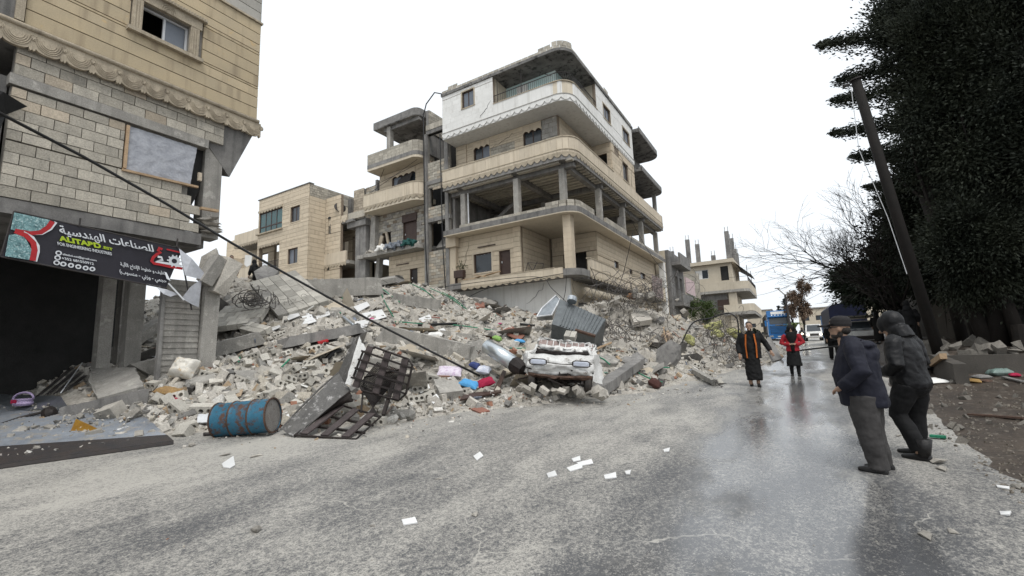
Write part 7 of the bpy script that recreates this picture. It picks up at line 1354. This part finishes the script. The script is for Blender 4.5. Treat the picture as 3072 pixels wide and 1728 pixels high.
def tall(x, y, top, r, label, n, tips=(), z0=2.2, leaf=(.2,.085), lobes=60):
    z = tz(x, y); bushy((x, y, z), 0, (x, y, (top+z+z0)/2), (r, r, (top-z-z0)/2+.6), label, n, leaf, M_con, 'tall dark conifers on the right', 'conifer_tree', .26, lobes, tips=tips, lob=(.30, .55), up=.35)
tall(5.1, 19.8, 18.5, 1.75, 'tall conifer reaching a long branch left above the leaning pole', 115000, [at_d(2455,135,17.5), at_d(2510,240,17.8), at_d(2500,300,17.6), at_d(2495,400,17.8), at_d(2560,470,17.5), at_d(2690,20,17), at_d(2640,60,17), at_d(2630,120,17.3)], 1.9, (.115,.045), 70)
tall(7.0, 19.2, 17.5, 2.1, 'tall conifer at the right picture edge nearest the planter wall', 115000, [at_d(3050,820,14.5), at_d(2960,760,15), at_d(2900,700,15), at_d(3072,880,14.5)], 2.0, (.115,.045), 70)
tall(6.5, 24.5, 17, 2.3, 'tall conifer behind the leaning pole, second row', 90000, [at_d(2620,640,22), at_d(2600,560,22), at_d(2640,480,21)], 1.2, (.12,.05))
tall(9.6, 24.0, 18, 2.8, 'tall conifer in the rear right corner', 34000, (), 1.5, (.28,.12)); tall(8.6, 29.5, 16, 3.0, 'tall conifer behind the dark roadside house', 30000, (), 1.0, (.3,.13))
c4 = at_d(2640, 835, 25); bushy((5.0, c4.y+.4, tz(5.0, 30)), 5, c4, (2.6, 2.6, 1.6), 'low spreading leafy tree hanging over the white pickup', 34000, (.2,.07), lobes=26)
c5 = at_d(2800, 760, 20); bushy((5.6, c5.y+1, tz(5.6, 26)), 5, c5, (2.3, 2.6, 2.2), 'dense leafy tree behind the foot of the leaning pole', 26000, (.2,.08), M_con, lobes=24); c6 = at_d(2960, 760, 19); bushy((7.2, c6.y, tz(7.2, 25)), 5, c6, (2.8, 1.6, 2.4), 'dense leafy tree before the dark roadside house', 26000, (.2,.08), M_con, lobes=26)
c7 = at_d(2925, 735, 14.2); bushy((5.5, c7.y+.3, tz(5.5, 19.4)), 5, c7, (1.5, 1.3, 1.7), 'dark hanging conifer boughs above the planter wall', 52000, (.10,.042), M_con, lobes=30, lob=(.3, .5)); c8 = at_d(2760, 640, 18); bushy((5.2, c8.y+.8, tz(5.2, 23)), 5, c8, (1.5, 1.5, 2.2), 'slender dark conifer between leaning pole and bare tree', 52000, (.11,.045), M_con, lobes=30, lob=(.3, .5))
# extra trunks seen under the crowns
for i, (px, py, dep, lean_, r, l) in enumerate(((2978,1040,14.2,.9,.2,'thick dark trunk leaning left behind planter wall'),(2940,1015,16,.25,.17,'thinner dark trunk beside the leaning one'))):
    p = at_d(px, py, dep); zb = tz(p.x, p.y); T = thing('bare_trunk_tree', l, 'tree', (p.x, p.y, zb)); q = Vector((p.x-lean_, p.y+.5, zb+5)); part('trunk', MB().tube([(p.x, p.y, zb-.3), Vector((p.x, p.y, zb)).lerp(q, .5)+Vector((-.05,0,0)), q], [r*1.15, r*.9, r*.7], 10), M_bark, T, True); lb = MB()
    for k in range(5): e = q+Vector((rnd.uniform(-1.2,1), rnd.uniform(-1,1), rnd.uniform(.6,2))); lb.tube([q.lerp(Vector((p.x,p.y,zb)), .15*k), q.lerp(e, .5), e], [.08,.05,.02], 5)
    part('limbs', lb, M_bark, T)
st = on_z(3000, 1040, zv(5.2, 19.3)+.0); sp_ = Vector((5.35, 19.0, tz(5.35, 19.0))); T = thing('tree_stump', 'sawn dark stump beside the thick leaning trunk', 'stump', sp_); part('stump_wood', MB().lathe([(.24,-.2),(.2,.2),(.19,.62),(.17,.63),(.02,.63)], 12, Matrix.Translation(sp_)), M_bark, T)
# bare tree
def bare(base, tgt, label, depth=6, r0=.09, n0=4):
    T = thing('bare_tree', label, 'tree', base); tr = MB(); tw = MB(); cnt = [0]
    def grow(p, d, L, r, lv):
        if cnt[0] > 2600: return
        cnt[0] += 1; q = p+d*L; mid = p.lerp(q, .5)+Vector((rnd.gauss(0, .06), rnd.gauss(0, .06), rnd.gauss(0, .04)))*L; (tr if lv < 2 else tw).tube([p, mid, q], [r, r*.8, r*.62], 5 if lv < 3 else 3, cap=False)
        if lv >= depth: return
        for k in range(3 if lv < 4 else 2 + (rnd.random() < .5)):
            nd = (d+Vector((rnd.gauss(0, .42), rnd.gauss(0, .42), rnd.gauss(.04, .32)))).normalized(); grow(q.lerp(p, rnd.uniform(0, .45)), nd, L*rnd.uniform(.62, .88), max(r*.6, .0055), lv+1)
    for t in tgt: d = (Vector(t)-Vector(base)); grow(Vector(base)+Vector((0,0,.0)), d.normalized(), d.length*.33, r0, 0)
    part('trunk', tr, M_bark, T); part('twigs', tw, M_bark, T)
bb = Vector((4.2, 25.5, tz(4.2, 25.5))); bare(bb, [at_d(2450,640,21), at_d(2490,560,21.5), at_d(2530,600,20), at_d(2440,710,20.5), at_d(2560,520,21), at_d(2540,680,21), at_d(2500,640,20)], 'leafless tree spreading fine twigs left of the conifers')
# far vegetation
c = on_y(2118, 925, 46); bushy((c.x, 46, zg(c.x, 46)), 3, c+Vector((0,0,-.2)), (1.7,1.2,1.35), 'round green shrub above the rubble before the far block', 9000, (.13,.06), M_shr, name='green_shrub', trunk=.1, cat='shrub', lobes=18)
c = on_y(2402, 905, 64); bushy((c.x, 64, zg(c.x, 64)), 8, c, (1.3,1.2,2.9), 'brown leaved tall tree behind the street lamp', 6500, (.2,.1), M_bleaf, trunk=.16, lobes=20, fill=.4); c = on_y(2365, 925, 66); bushy((c.x+.6, 66, zg(c.x, 66)), 8, c, (.9,.9,.6), 'small brown leaved tree beside the lorry', 1500, (.2,.1), M_bleaf, trunk=.1, lobes=8)
for px, pt, Y, w, l in ((2335,918,95,.7,'short far cypress behind the blue lorry'),(2352,895,95,.9,'tall far cypress behind the blue lorry'),(2262,985,130,1.0,'far left cypress beyond the far block'),(2272,990,135,.9,'second far cypress beyond the far block')):
    a = on_y(px, pt, Y); g0 = zg(a.x, Y); conifer((a.x, Y, g0), a.z-g0, w, l, 40, 60, .08, (), (.4,.16), 'far cypresses at the end of the street', name='cypress_tree', trunk=.15)
# small palm
c = on_y(2385, 1000, 60); T = thing('palm_tree', 'small green palm behind the red jacketed woman', 'palm', (c.x, 60, zg(c.x, 60))); part('trunk', MB().tube([(c.x, 60, zg(c.x, 60)), (c.x, 60, zg(c.x,60)+1.3)], .15, 8), M_bark, T)
for k in range(14):
    a = k*.45; f = MB(); p = Vector((c.x, 60, zg(c.x,60)+1.3)); q = p+Vector((math.cos(a)*.5, math.sin(a)*.5, .8)); r = p+Vector((math.cos(a)*1.2, math.sin(a)*1.2, .45)); w = Vector((-math.sin(a), math.cos(a), 0))*.12; f.add([p, q+w, r, q-w], [(0,1,2,3)]); part('frond', f, M_shr, T)
# ------------------------------------------------------------------ people
M_skin = mat('skin', (.32,.205,.145), (.26,.165,.115), 6, rough=.55, fine=.08, bump=.05); M_hair = mat('dark_hair', (.018,.014,.012), (.03,.024,.02), 20, rough=.6, fine=.4, bump=.6, bscale=90)
def cloth(name, c, rough=.8): return mat(name, c, tuple(x*.72 for x in c), 5, rough=rough, fine=.15, bump=.35, bscale=11, rv=0)
M_jnavy = cloth('navy_parka', (.010,.011,.021), .75); M_tgrey = cloth('grey_trousers', (.05,.047,.046)); M_black = cloth('black_cloth', (.006,.006,.0065)); M_blackl = cloth('black_leather', (.0045,.0045,.0055), .5); M_cap = cloth('cap_cloth', (.022,.02,.021)); M_shoe = mat('black_shoe', (.015,.014,.014), None, 5, rough=.45); M_red2 = cloth('red_jacket', (.32,.015,.024)); M_orl = cloth('orange_lining', (.42,.11,.018)); M_robe = cloth('black_robe', (.006,.0058,.0058)); M_tanj = cloth('tan_jacket', (.25,.17,.11))
tex = bpy.data.textures.new('cloth_folds', 'CLOUDS'); tex.noise_scale = .22; tex.noise_depth = 1
tex2 = bpy.data.textures.new('cloth_creases', 'CLOUDS'); tex2.noise_scale = .075; tex2.noise_depth = 1
def ering(c, rf, rs, n=18, tilt=0): return [Vector((c[0]+rf*math.cos(2*math.pi*k/n), c[1]+rs*math.sin(2*math.pi*k/n), c[2]+tilt*math.cos(2*math.pi*k/n))) for k in range(n)]
def stack(mb, rings): return mb.loft([ering((x, y, z), rf, rs) for x, y, z, rf, rs in rings])
def ball(mb, c, r, n=10):
    c = Vector(c); r = r if isinstance(r, tuple) else (r, r, r)
    return mb.loft([[c+Vector((r[0]*math.sin(math.pi*j/n)*math.cos(2*math.pi*k/14), r[1]*math.sin(math.pi*j/n)*math.sin(2*math.pi*k/14), -r[2]*math.cos(math.pi*j/n))) for k in range(14)] for j in (.25, 1, 2, 3, 4, 5, 6, 7, 8, 9, 9.75)])
def soft(name, mb, m, root, vox=.02, fold=0, sm=3):
    o = link(name, mb.mesh(name, m, True), root, True); r = o.modifiers.new('r', 'REMESH'); r.mode = 'VOXEL'; r.voxel_size = vox; r.use_smooth_shade = True
    s = o.modifiers.new('s', 'SMOOTH'); s.factor = .5; s.iterations = sm
    if fold: d = o.modifiers.new('d', 'DISPLACE'); d.texture = tex; d.strength = fold; d.mid_level = .5; d.texture_coords = 'LOCAL'; e_ = o.modifiers.new('e', 'DISPLACE'); e_.texture = tex2; e_.strength = fold*.55; e_.mid_level = .5; e_.texture_coords = 'LOCAL'
    return o
def head(mb, c, tilt=0, ear=True):
    x, y, z = c; ball(mb, (x-.01, y, z+.02), (.098, .078, .105)); ball(mb, (x+.02, y, z-.05), (.075, .06, .075)); ball(mb, (x+.098, y, z-.012), (.02, .015, .024)); ball(mb, (x+.085, y, z-.1), (.022, .026, .02)); ball(mb, (x+.09, y, z-.052), (.012, .028, .012)); ball(mb, (x+.08, y, z+.035), (.018, .05, .012))
    if ear:
        for s in (-1, 1): ball(mb, (x-.01, y+s*.08, z-.005), (.02, .012, .032))
    mb.tube([(x-.02, y, z-.06), (x-.04, y, z-.2)], [.055, .06], 12)
def hand(mb, w, d, side, up=(0, 0, 1)):
    """palm and five bent fingers growing from wrist w along d"""
    w = Vector(w); d = Vector(d).normalized(); s = d.cross(Vector(up)).normalized()*side; n_ = s.cross(d)*side
    mb.tube([w, w+d*.05, w+d*.085], [.026, .034, .03], 8)
    for k, L in enumerate((.062, .07, .066, .052)):
        b = w+d*.08+s*(.03-.02*k); mb.tube([b, b+d*L*.5, b+d*L*.8-n_*.015, b+d*L*.95-n_*.035], [.0105, .01, .0095, .008], 6)
    b = w+d*.02+s*.03; mb.tube([b, b+d*.03+s*.022, b+d*.06+s*.024], [.013, .011, .009], 6)
def person(label, loc, yaw, H=1.75):
    return thing('person', label, 'person', loc, R=Matrix.Rotation(rad(yaw), 3, 'Z') @ Matrix.Diagonal((H/1.75,)*3))
def fixroot(o, loc, yaw, H, lean=0): o.matrix_world = Matrix.Translation(loc) @ Matrix.Rotation(rad(yaw), 4, 'Z') @ Matrix.Rotation(rad(lean), 4, 'Y') @ Matrix.Scale(H/1.75, 4)
def shoes(root, pts, m=M_shoe, L=.15):
    for (x, y, z, a) in pts:
        d = Vector((math.cos(rad(a)), math.sin(rad(a)), 0)); mb = MB(); c = Vector((x, y, z))
        mb.loft([[c+d*t+Vector((-d.y, d.x, 0))*w*q+Vector((0, 0, h*(r))) for q, r in ((-1, 0), (-1, .55), (-.6, 1), (.6, 1), (1, .55), (1, 0))] for t, w, h in ((-.11, .025, .05), (-.09, .037, .085), (-.02, .037, .09), (.06, .043, .065), (.13, .04, .05), (L+.02, .022, .035))])
        soft('shoe', mb, m, root, .009, 0, 2)
# man in cap
p0 = Vector((.50, 7.0, zg(.5, 7))); P1 = person('man in dark cap and navy parka, hand in pocket, looking at the rubble', p0, 166); fixroot(P1, p0, 166, 1.78, -4)
b = MB(); head(b, (.20, 0, 1.60)); stack(b, [(0,0,.85,.14,.16), (.03,0,1.1,.15,.17), (.04,0,1.35,.11,.17), (.08,0,1.46,.06,.08)])
for s in (-1, 1): b.tube([(.0,s*.1,.9), (-.05,s*.1,.5), (-.10,s*.1,.07)], [.1,.07,.045], 10); b.tube([(.05,s*.2,1.38), (-.02,s*.29,1.12), (.16,s*.25,.93)], [.055,.05,.035], 8)
hand(b, (.15,.25,.93), (.8,-.3,-.5), 1); soft('body', b, M_skin, P1, .012, 0, 2)
j = MB(); stack(j, [(-.01,0,.71,.225,.22), (-.01,0,.77,.235,.225), (.02,0,.9,.24,.23), (.05,0,1.05,.24,.235), (.05,0,1.2,.22,.24), (.05,0,1.33,.185,.235), (.07,0,1.42,.135,.18), (.11,0,1.49,.09,.10), (.13,0,1.52,.085,.09)])
for s in (-1, 1): j.tube([(.05,s*.17,1.41), (.03,s*.25,1.35), (-.04,s*.32,1.12), (.06,s*.31,1.0), (.15,s*.27,.92)], [.10,.10,.095,.085,.07], 12)
ball(j, (-.065,0,1.41), (.085,.14,.06)); ball(j, (-.12,0,1.30), (.06,.12,.10)); soft('parka', j, M_jnavy, P1, .012, .03)
t = MB(); ball(t, (-.02,0,.80), (.2,.2,.16))
for s in (-1, 1): t.tube([(-.01,s*.10,.84), (-.02,s*.105,.65), (-.05,s*.105,.45), (-.09,s*.10,.25), (-.12,s*.10,.10), (-.12,s*.10,.045)], [.155,.145,.125,.11,.098,.10], 14)
soft('trousers', t, M_tgrey, P1, .012, .03); shoes(P1, [(-.10,.13,0,-6), (-.13,-.09,0,8)])
cp = MB(); x, z = .19, 1.66
cp.loft([ering((x-.005, 0, z+h), r*1.06, r*.9, 20) for h, r in ((-.028,.10), (0,.105), (.05,.1), (.075,.088), (.095,.06), (.1,.02))]); part('cap', cp, M_cap, P1, False, True)
br = MB().add([Vector((x+.05+.19*q*math.cos(a)**.6, .085*math.sin(a), z-.012-.03*q+w)) for w in (0, .018) for q in (0, 1) for a in lin(-1.35, 1.35, 9)], [(i, i+1, 10+i, 9+i) for i in range(8)]+[(27+i, 28+i, 19+i, 18+i) for i in range(8)]+[(9+i, 10+i, 28+i, 27+i) for i in range(8)]); part('cap_brim', br, M_cap, P1, False, True)
bd = MB(); ball(bd, (.235,0,1.515), (.058,.058,.045)); ball(bd, (.185,.05,1.54), (.03,.024,.05)); ball(bd, (.185,-.05,1.54), (.03,.024,.05)); ball(bd, (.29,0,1.557), (.014,.03,.01)); soft('beard', bd, M_hair, P1, .01); hr = MB(); ball(hr, (.15,0,1.585), (.066,.077,.06)); soft('hair', hr, M_hair, P1, .012)
for s in (-1, 1): part('eye', ball(MB(), (.283, s*.03, 1.612), .009), M_cable, P1, True, True)
part('spectacles', MB().tube([(.20,.078,1.62), (.285,.06,1.618), (.30,.03,1.61), (.305,0,1.613), (.30,-.03,1.61), (.285,-.06,1.618), (.2,-.078,1.62)], .004, 5), M_iron, P1, False, True)
for q in ((.06,.21,1.425), (.12,.30,.955)): part('snap_button', ball(MB(), q, .013), M_chr, P1, True, True)
part('parka_strap', MB().tube([(-.02,.13,1.475), (.05,.2,1.44), (.09,.235,1.40)], .02, 6), M_jnavy, P1, False, True)
# hooded man
p0 = Vector((1.06, 7.75, zg(1, 7.75))); P2 = person('hooded man in black leather jacket and boots, seen from behind', p0, 148); fixroot(P2, p0, 148, 1.80, -4)
b = MB(); head(b, (.20,0,1.60)); stack(b, [(0,0,.85,.14,.16), (.03,0,1.1,.14,.17), (.06,0,1.35,.11,.17), (.1,0,1.46,.06,.08)])
LG = [[(-.0,.1,.88), (.10,.11,.5), (-.10,.12,.08)], [(-.0,-.1,.88), (.02,-.12,.48), (.05,-.14,.08)]]
for q in LG: b.tube(q, [.1,.07,.045], 10)
for s in (-1, 1): b.tube([(.06,s*.2,1.38), (.03,s*.29,1.12), (.24,s*.16,1.02)], [.055,.05,.035], 8); hand(b, (.24,s*.16,1.02), (.6,-s*.8,0), s)
soft('body', b, M_skin, P2, .012, 0, 2)
j = MB(); stack(j, [(.0,0,.83,.19,.22), (.0,0,.90,.2,.225), (.03,0,1.05,.19,.225), (.05,0,1.2,.19,.235), (.06,0,1.33,.175,.235), (.08,0,1.42,.13,.18), (.11,0,1.49,.09,.1)])
for s in (-1, 1): j.tube([(.06,s*.17,1.41), (.05,s*.24,1.35), (.0,s*.31,1.12), (.1,s*.25,1.03), (.22,s*.17,1.02)], [.095,.095,.085,.075,.06], 12)
soft('leather_jacket', j, M_blackl, P2, .012, .03)
h = MB(); ball(h, (.155,0,1.63), (.135,.118,.148)); h.tube([(.1,0,1.56), (.04,0,1.42)], [.12,.13], 12); ball(h, (.24,0,1.60), (.07,.09,.12)); soft('hood', h, M_blackl, P2, .014, .02)
t = MB(); ball(t, (-.02,0,.86), (.17,.19,.15))
for q in LG: q = [Vector(v) for v in q]; t.tube([q[0], q[0].lerp(q[1], .5)+Vector((.0,0,0)), q[1], q[1].lerp(q[2], .5)+Vector((-.02,0,0)), q[2]+Vector((0,0,.03))], [.14,.125,.095,.09,.085], 14)
soft('trousers', t, M_black, P2, .012, .028); shoes(P2, [(-.10,.12,0,2), (.05,-.14,0,14)], M_shoe, .17)
for q in ((-.10,.12), (.05,-.14)): part('boot_shaft', MB().tube([(q[0]-.04,q[1],.05), (q[0]-.03,q[1],.25)], [.055,.088], 12), M_shoe, P2, True, True)
# man with orange lining
p0 = Vector((-1.22, 14.7, zg(-1.2, 14.7))); P3 = person('bearded man in long black robe and open orange lined jacket', p0, -84); fixroot(P3, p0, -84, 1.80)
b = MB(); head(b, (.06,0,1.61)); stack(b, [(0,0,.85,.13,.16), (.0,0,1.1,.13,.17), (.0,0,1.35,.1,.17), (.02,0,1.46,.06,.08)])
for s in (-1, 1): b.tube([(0,s*.1,.9), (.02,s*.1,.5), (-.02,s*.09,.06)], [.1,.07,.045], 10)
A3 = {1: [(0,.2,1.40), (-.05,.36,1.14), (.06,.46,.92)], -1: [(0,-.2,1.40), (.0,-.31,1.12), (.1,-.30,.86)]}
for s in A3: b.tube(A3[s], [.055,.045,.032], 8); hand(b, A3[s][2], Vector(A3[s][2])-Vector(A3[s][1]), s, (1,0,0))
soft('body', b, M_skin, P3, .012, 0, 2)
r = MB(); stack(r, [(.03,.02,.17,.16,.19), (.02,.01,.4,.16,.195), (.01,0,.65,.16,.19), (0,0,.9,.16,.195), (0,0,1.15,.15,.19), (0,0,1.33,.125,.185), (.02,0,1.43,.085,.12), (.03,0,1.49,.065,.07)]); ball(r, (.06,.09,.35), (.12,.09,.2)); soft('robe', r, M_robe, P3, .016, .05)
j = MB()
for s in (-1, 1):
    j.loft([[Vector((x+.0, s*y, z)) for x, y in ((-.17,.0), (-.165,.12), (-.08,.215), (.06,.22), (.16,.14), (.175,.13), (.1,.235), (-.08,.24), (-.18,.14), (-.195,.0))] for z in (.74, .95, 1.15, 1.3)]+[[Vector((x*.8, s*y*.85, 1.42)) for x, y in ((-.17,.0), (-.165,.12), (-.08,.215), (.06,.22), (.13,.14), (.145,.13), (.1,.235), (-.08,.24), (-.18,.14), (-.195,.0))]]); q = A3[s]; j.tube([(0,s*.17,1.40), q[0], q[1], Vector(q[1]).lerp(Vector(q[2]), .9)], [.085,.085,.07,.06], 12)
    part('orange_lapel', MB().loft([[Vector((.185,s*.10,.76)), Vector((.17,s*.135,.76)), Vector((.155,s*.13,.77)), Vector((.165,s*.10,.77))], [Vector((.19,s*.11,1.1)), Vector((.175,s*.145,1.1)), Vector((.155,s*.14,1.1)), Vector((.165,s*.11,1.1))], [Vector((.155,s*.08,1.4)), Vector((.135,s*.12,1.4)), Vector((.12,s*.12,1.4)), Vector((.135,s*.08,1.4))]]), M_orl, P3, False, True)
soft('jacket', j, M_black, P3, .016, .02); hr = MB(); ball(hr, (.03,0,1.675), (.098,.084,.075)); ball(hr, (-.02,0,1.63), (.07,.08,.08)); soft('hair', hr, M_hair, P3, .012); bd = MB(); ball(bd, (.1,0,1.53), (.05,.058,.045)); soft('beard', bd, M_hair, P3, .012)
for s in (-1, 1): part('eye', ball(MB(), (.145, s*.03, 1.62), .010), M_cable, P3, True, True)
shoes(P3, [(.08,.1,0,5), (-.12,-.07,.01,-5)])
# woman in red jacket
p0 = Vector((-.27, 18.0, zg(-.27, 18))); P4 = person('veiled woman in red jacket and black skirt with clasped hands', p0, -88); fixroot(P4, p0, -88, 1.66)
b = MB(); head(b, (.04,0,1.60)); stack(b, [(0,0,.85,.13,.16), (0,0,1.1,.12,.15), (0,0,1.35,.1,.16), (.02,0,1.46,.05,.07)])
for s in (-1, 1): b.tube([(0,s*.09,.9), (0,s*.1,.5), (s*.04,s*.1,.06)], [.1,.065,.04], 10); b.tube([(0,s*.19,1.37), (.0,s*.3,1.12), (.2,s*.05,1.08)], [.055,.045,.03], 8); hand(b, (.2,s*.05,1.08), (.3,-s*.9,0), s)
soft('body', b, M_skin, P4, .012, 0, 2); k = MB(); stack(k, [(.0,0,.34,.2,.24), (.0,0,.5,.19,.225), (0,0,.75,.17,.2), (0,0,.95,.15,.18), (0,0,1.1,.13,.16)]); soft('skirt', k, M_black, P4, .016, .03)
j = MB(); stack(j, [(0,0,.84,.18,.215), (0,0,1.0,.165,.195), (0,0,1.2,.155,.19), (0,0,1.34,.13,.185), (.01,0,1.43,.08,.11)])
for s in (-1, 1): j.tube([(0,s*.16,1.39), (.0,s*.22,1.34), (.0,s*.32,1.12), (.1,s*.2,1.08), (.17,s*.09,1.08)], [.085,.085,.08,.07,.055], 12)
soft('red_jacket', j, M_red2, P4, .016, .025); v = MB(); ball(v, (.02,0,1.62), (.128,.125,.145)); v.loft([ering((.07,0,1.5), .12, .15), ering((.09,0,1.35), .12, .17), ering((.10,0,1.2), .10, .12), ering((.11,0,1.1), .07, .08)]); ball(v, (-.04,0,1.5), (.12,.2,.12)); soft('veil', v, M_robe, P4, .016, .03)
part('front_placket', MB().loft([ering((.13,0,z), .06, w) for z, w in ((.8,.07), (1.0,.075), (1.15,.07))]), M_black, P4, True, True); lg = MB()
for s in (-1, 1): lg.tube([(0,s*.09,.7), (0,s*.1,.4), (s*.04,s*.1,.06)], [.1,.075,.055], 10)
soft('leggings', lg, M_black, P4, .016); shoes(P4, [(.04,.1,0,8), (.0,-.1,0,-8)])
# simple far figures: body, robe or coat, head covering
def figure(label, loc, yaw, H, top, low, hd, stride=.0, lean=0, robe=False):
    P = person(label, loc, yaw); fixroot(P, Vector(loc), yaw, H); b = MB(); head(b, (.05+lean*.6,0,1.6)); stack(b, [(0,0,.85,.13,.16), (lean*.5,0,1.3,.11,.17), (lean*.55,0,1.46,.06,.08)])
    for s in (-1, 1): b.tube([(0,s*.09,.9), (s*stride*.5+.03,s*.1,.5), (s*stride,s*.1,.04)], [.1,.07,.045], 10); b.tube([(lean*.5,s*.2,1.38), (lean*.4-.02,s*.28,1.12), (lean*.4+.1,s*.26,.88)], [.055,.045,.035], 8); hand(b, (lean*.4+.1,s*.26,.88), (.3,0,-1), s, (0,1,0))
    soft('body', b, M_skin, P, .018); c = MB(); stack(c, [(0,0,.12 if robe else .8,.2,.23), (0,0,.95,.17,.2), (lean*.4,0,1.2,.16,.2), (lean*.5,0,1.36,.13,.19), (lean*.55,0,1.45,.07,.1)])
    for s in (-1, 1): c.tube([(lean*.5,s*.17,1.39), (lean*.4-.02,s*.29,1.12), (lean*.4+.09,s*.27,.92)], [.09,.08,.065], 10)
    soft('robe' if robe else 'coat', c, top, P, .02, .03)
    if not robe:
        t = MB(); ball(t, (0,0,.85), (.16,.18,.13))
        for s in (-1, 1): t.tube([(0,s*.09,.86), (s*stride*.5+.03,s*.1,.5), (s*stride,s*.1,.06)], [.13,.1,.08], 10)
        soft('trousers', t, low, P, .02, .02)
    h = MB(); ball(h, (.035+lean*.6,0,1.62), (.12,.11,.14)) if hd is not M_hair else ball(h, (.02+lean*.6,0,1.66), (.1,.085,.085)); 
    if hd is not M_hair: h.tube([(.02+lean*.6,0,1.52), (lean*.5,0,1.36)], [.11,.16], 12)
    soft('headwear' if hd is not M_hair else 'hair', h, hd, P, .018); shoes(P, [(stride,.1,0,0), (-stride,-.1,0,0)]); return P
def gp(px, py, dx=0):
    p = vpt(px, py); return p
figure('black robed figure walking away past the white pickup', gp(2640, 1030), 70, 1.65, M_robe, M_black, M_robe, robe=True); figure('dark figure half hidden behind the hooded man', gp(2738, 1040), 80, 1.7, M_black, M_black, M_black, .05)
g7 = on_x(2500, 1027, 1.2); figure('dark figure walking beside the tarpaulin lorry', (g7.x, g7.y, zg(g7.x, g7.y)), -80, 1.75, M_black, M_black, M_hair, .18)
rd = figure('rider in grey coat sitting on the motorcycle', (.15, 58.0, zg(.1, 58)+.05), -85, 1.5, cloth('grey_coat', (.09,.09,.09)), M_black, M_black, .12, .1)
hp = march(688, 848); figure('stooping person in tan jacket on the crest by the shop corner', hp+Vector((0, 0, -.45)), -20, 1.6, M_tanj, M_black, M_hair, .1, .5)
hp = march(770, 842); figure('hooded black clad person bending on the rubble crest', hp+Vector((0, 0, -.6)), -170, 1.6, M_black, M_black, M_black, .1, .3); hp = march(886, 848); figure('person whose black hood shows above the rubble crest', hp+Vector((0, .6, -1.45)), 150, 1.7, M_black, M_black, M_black, .0, .1)
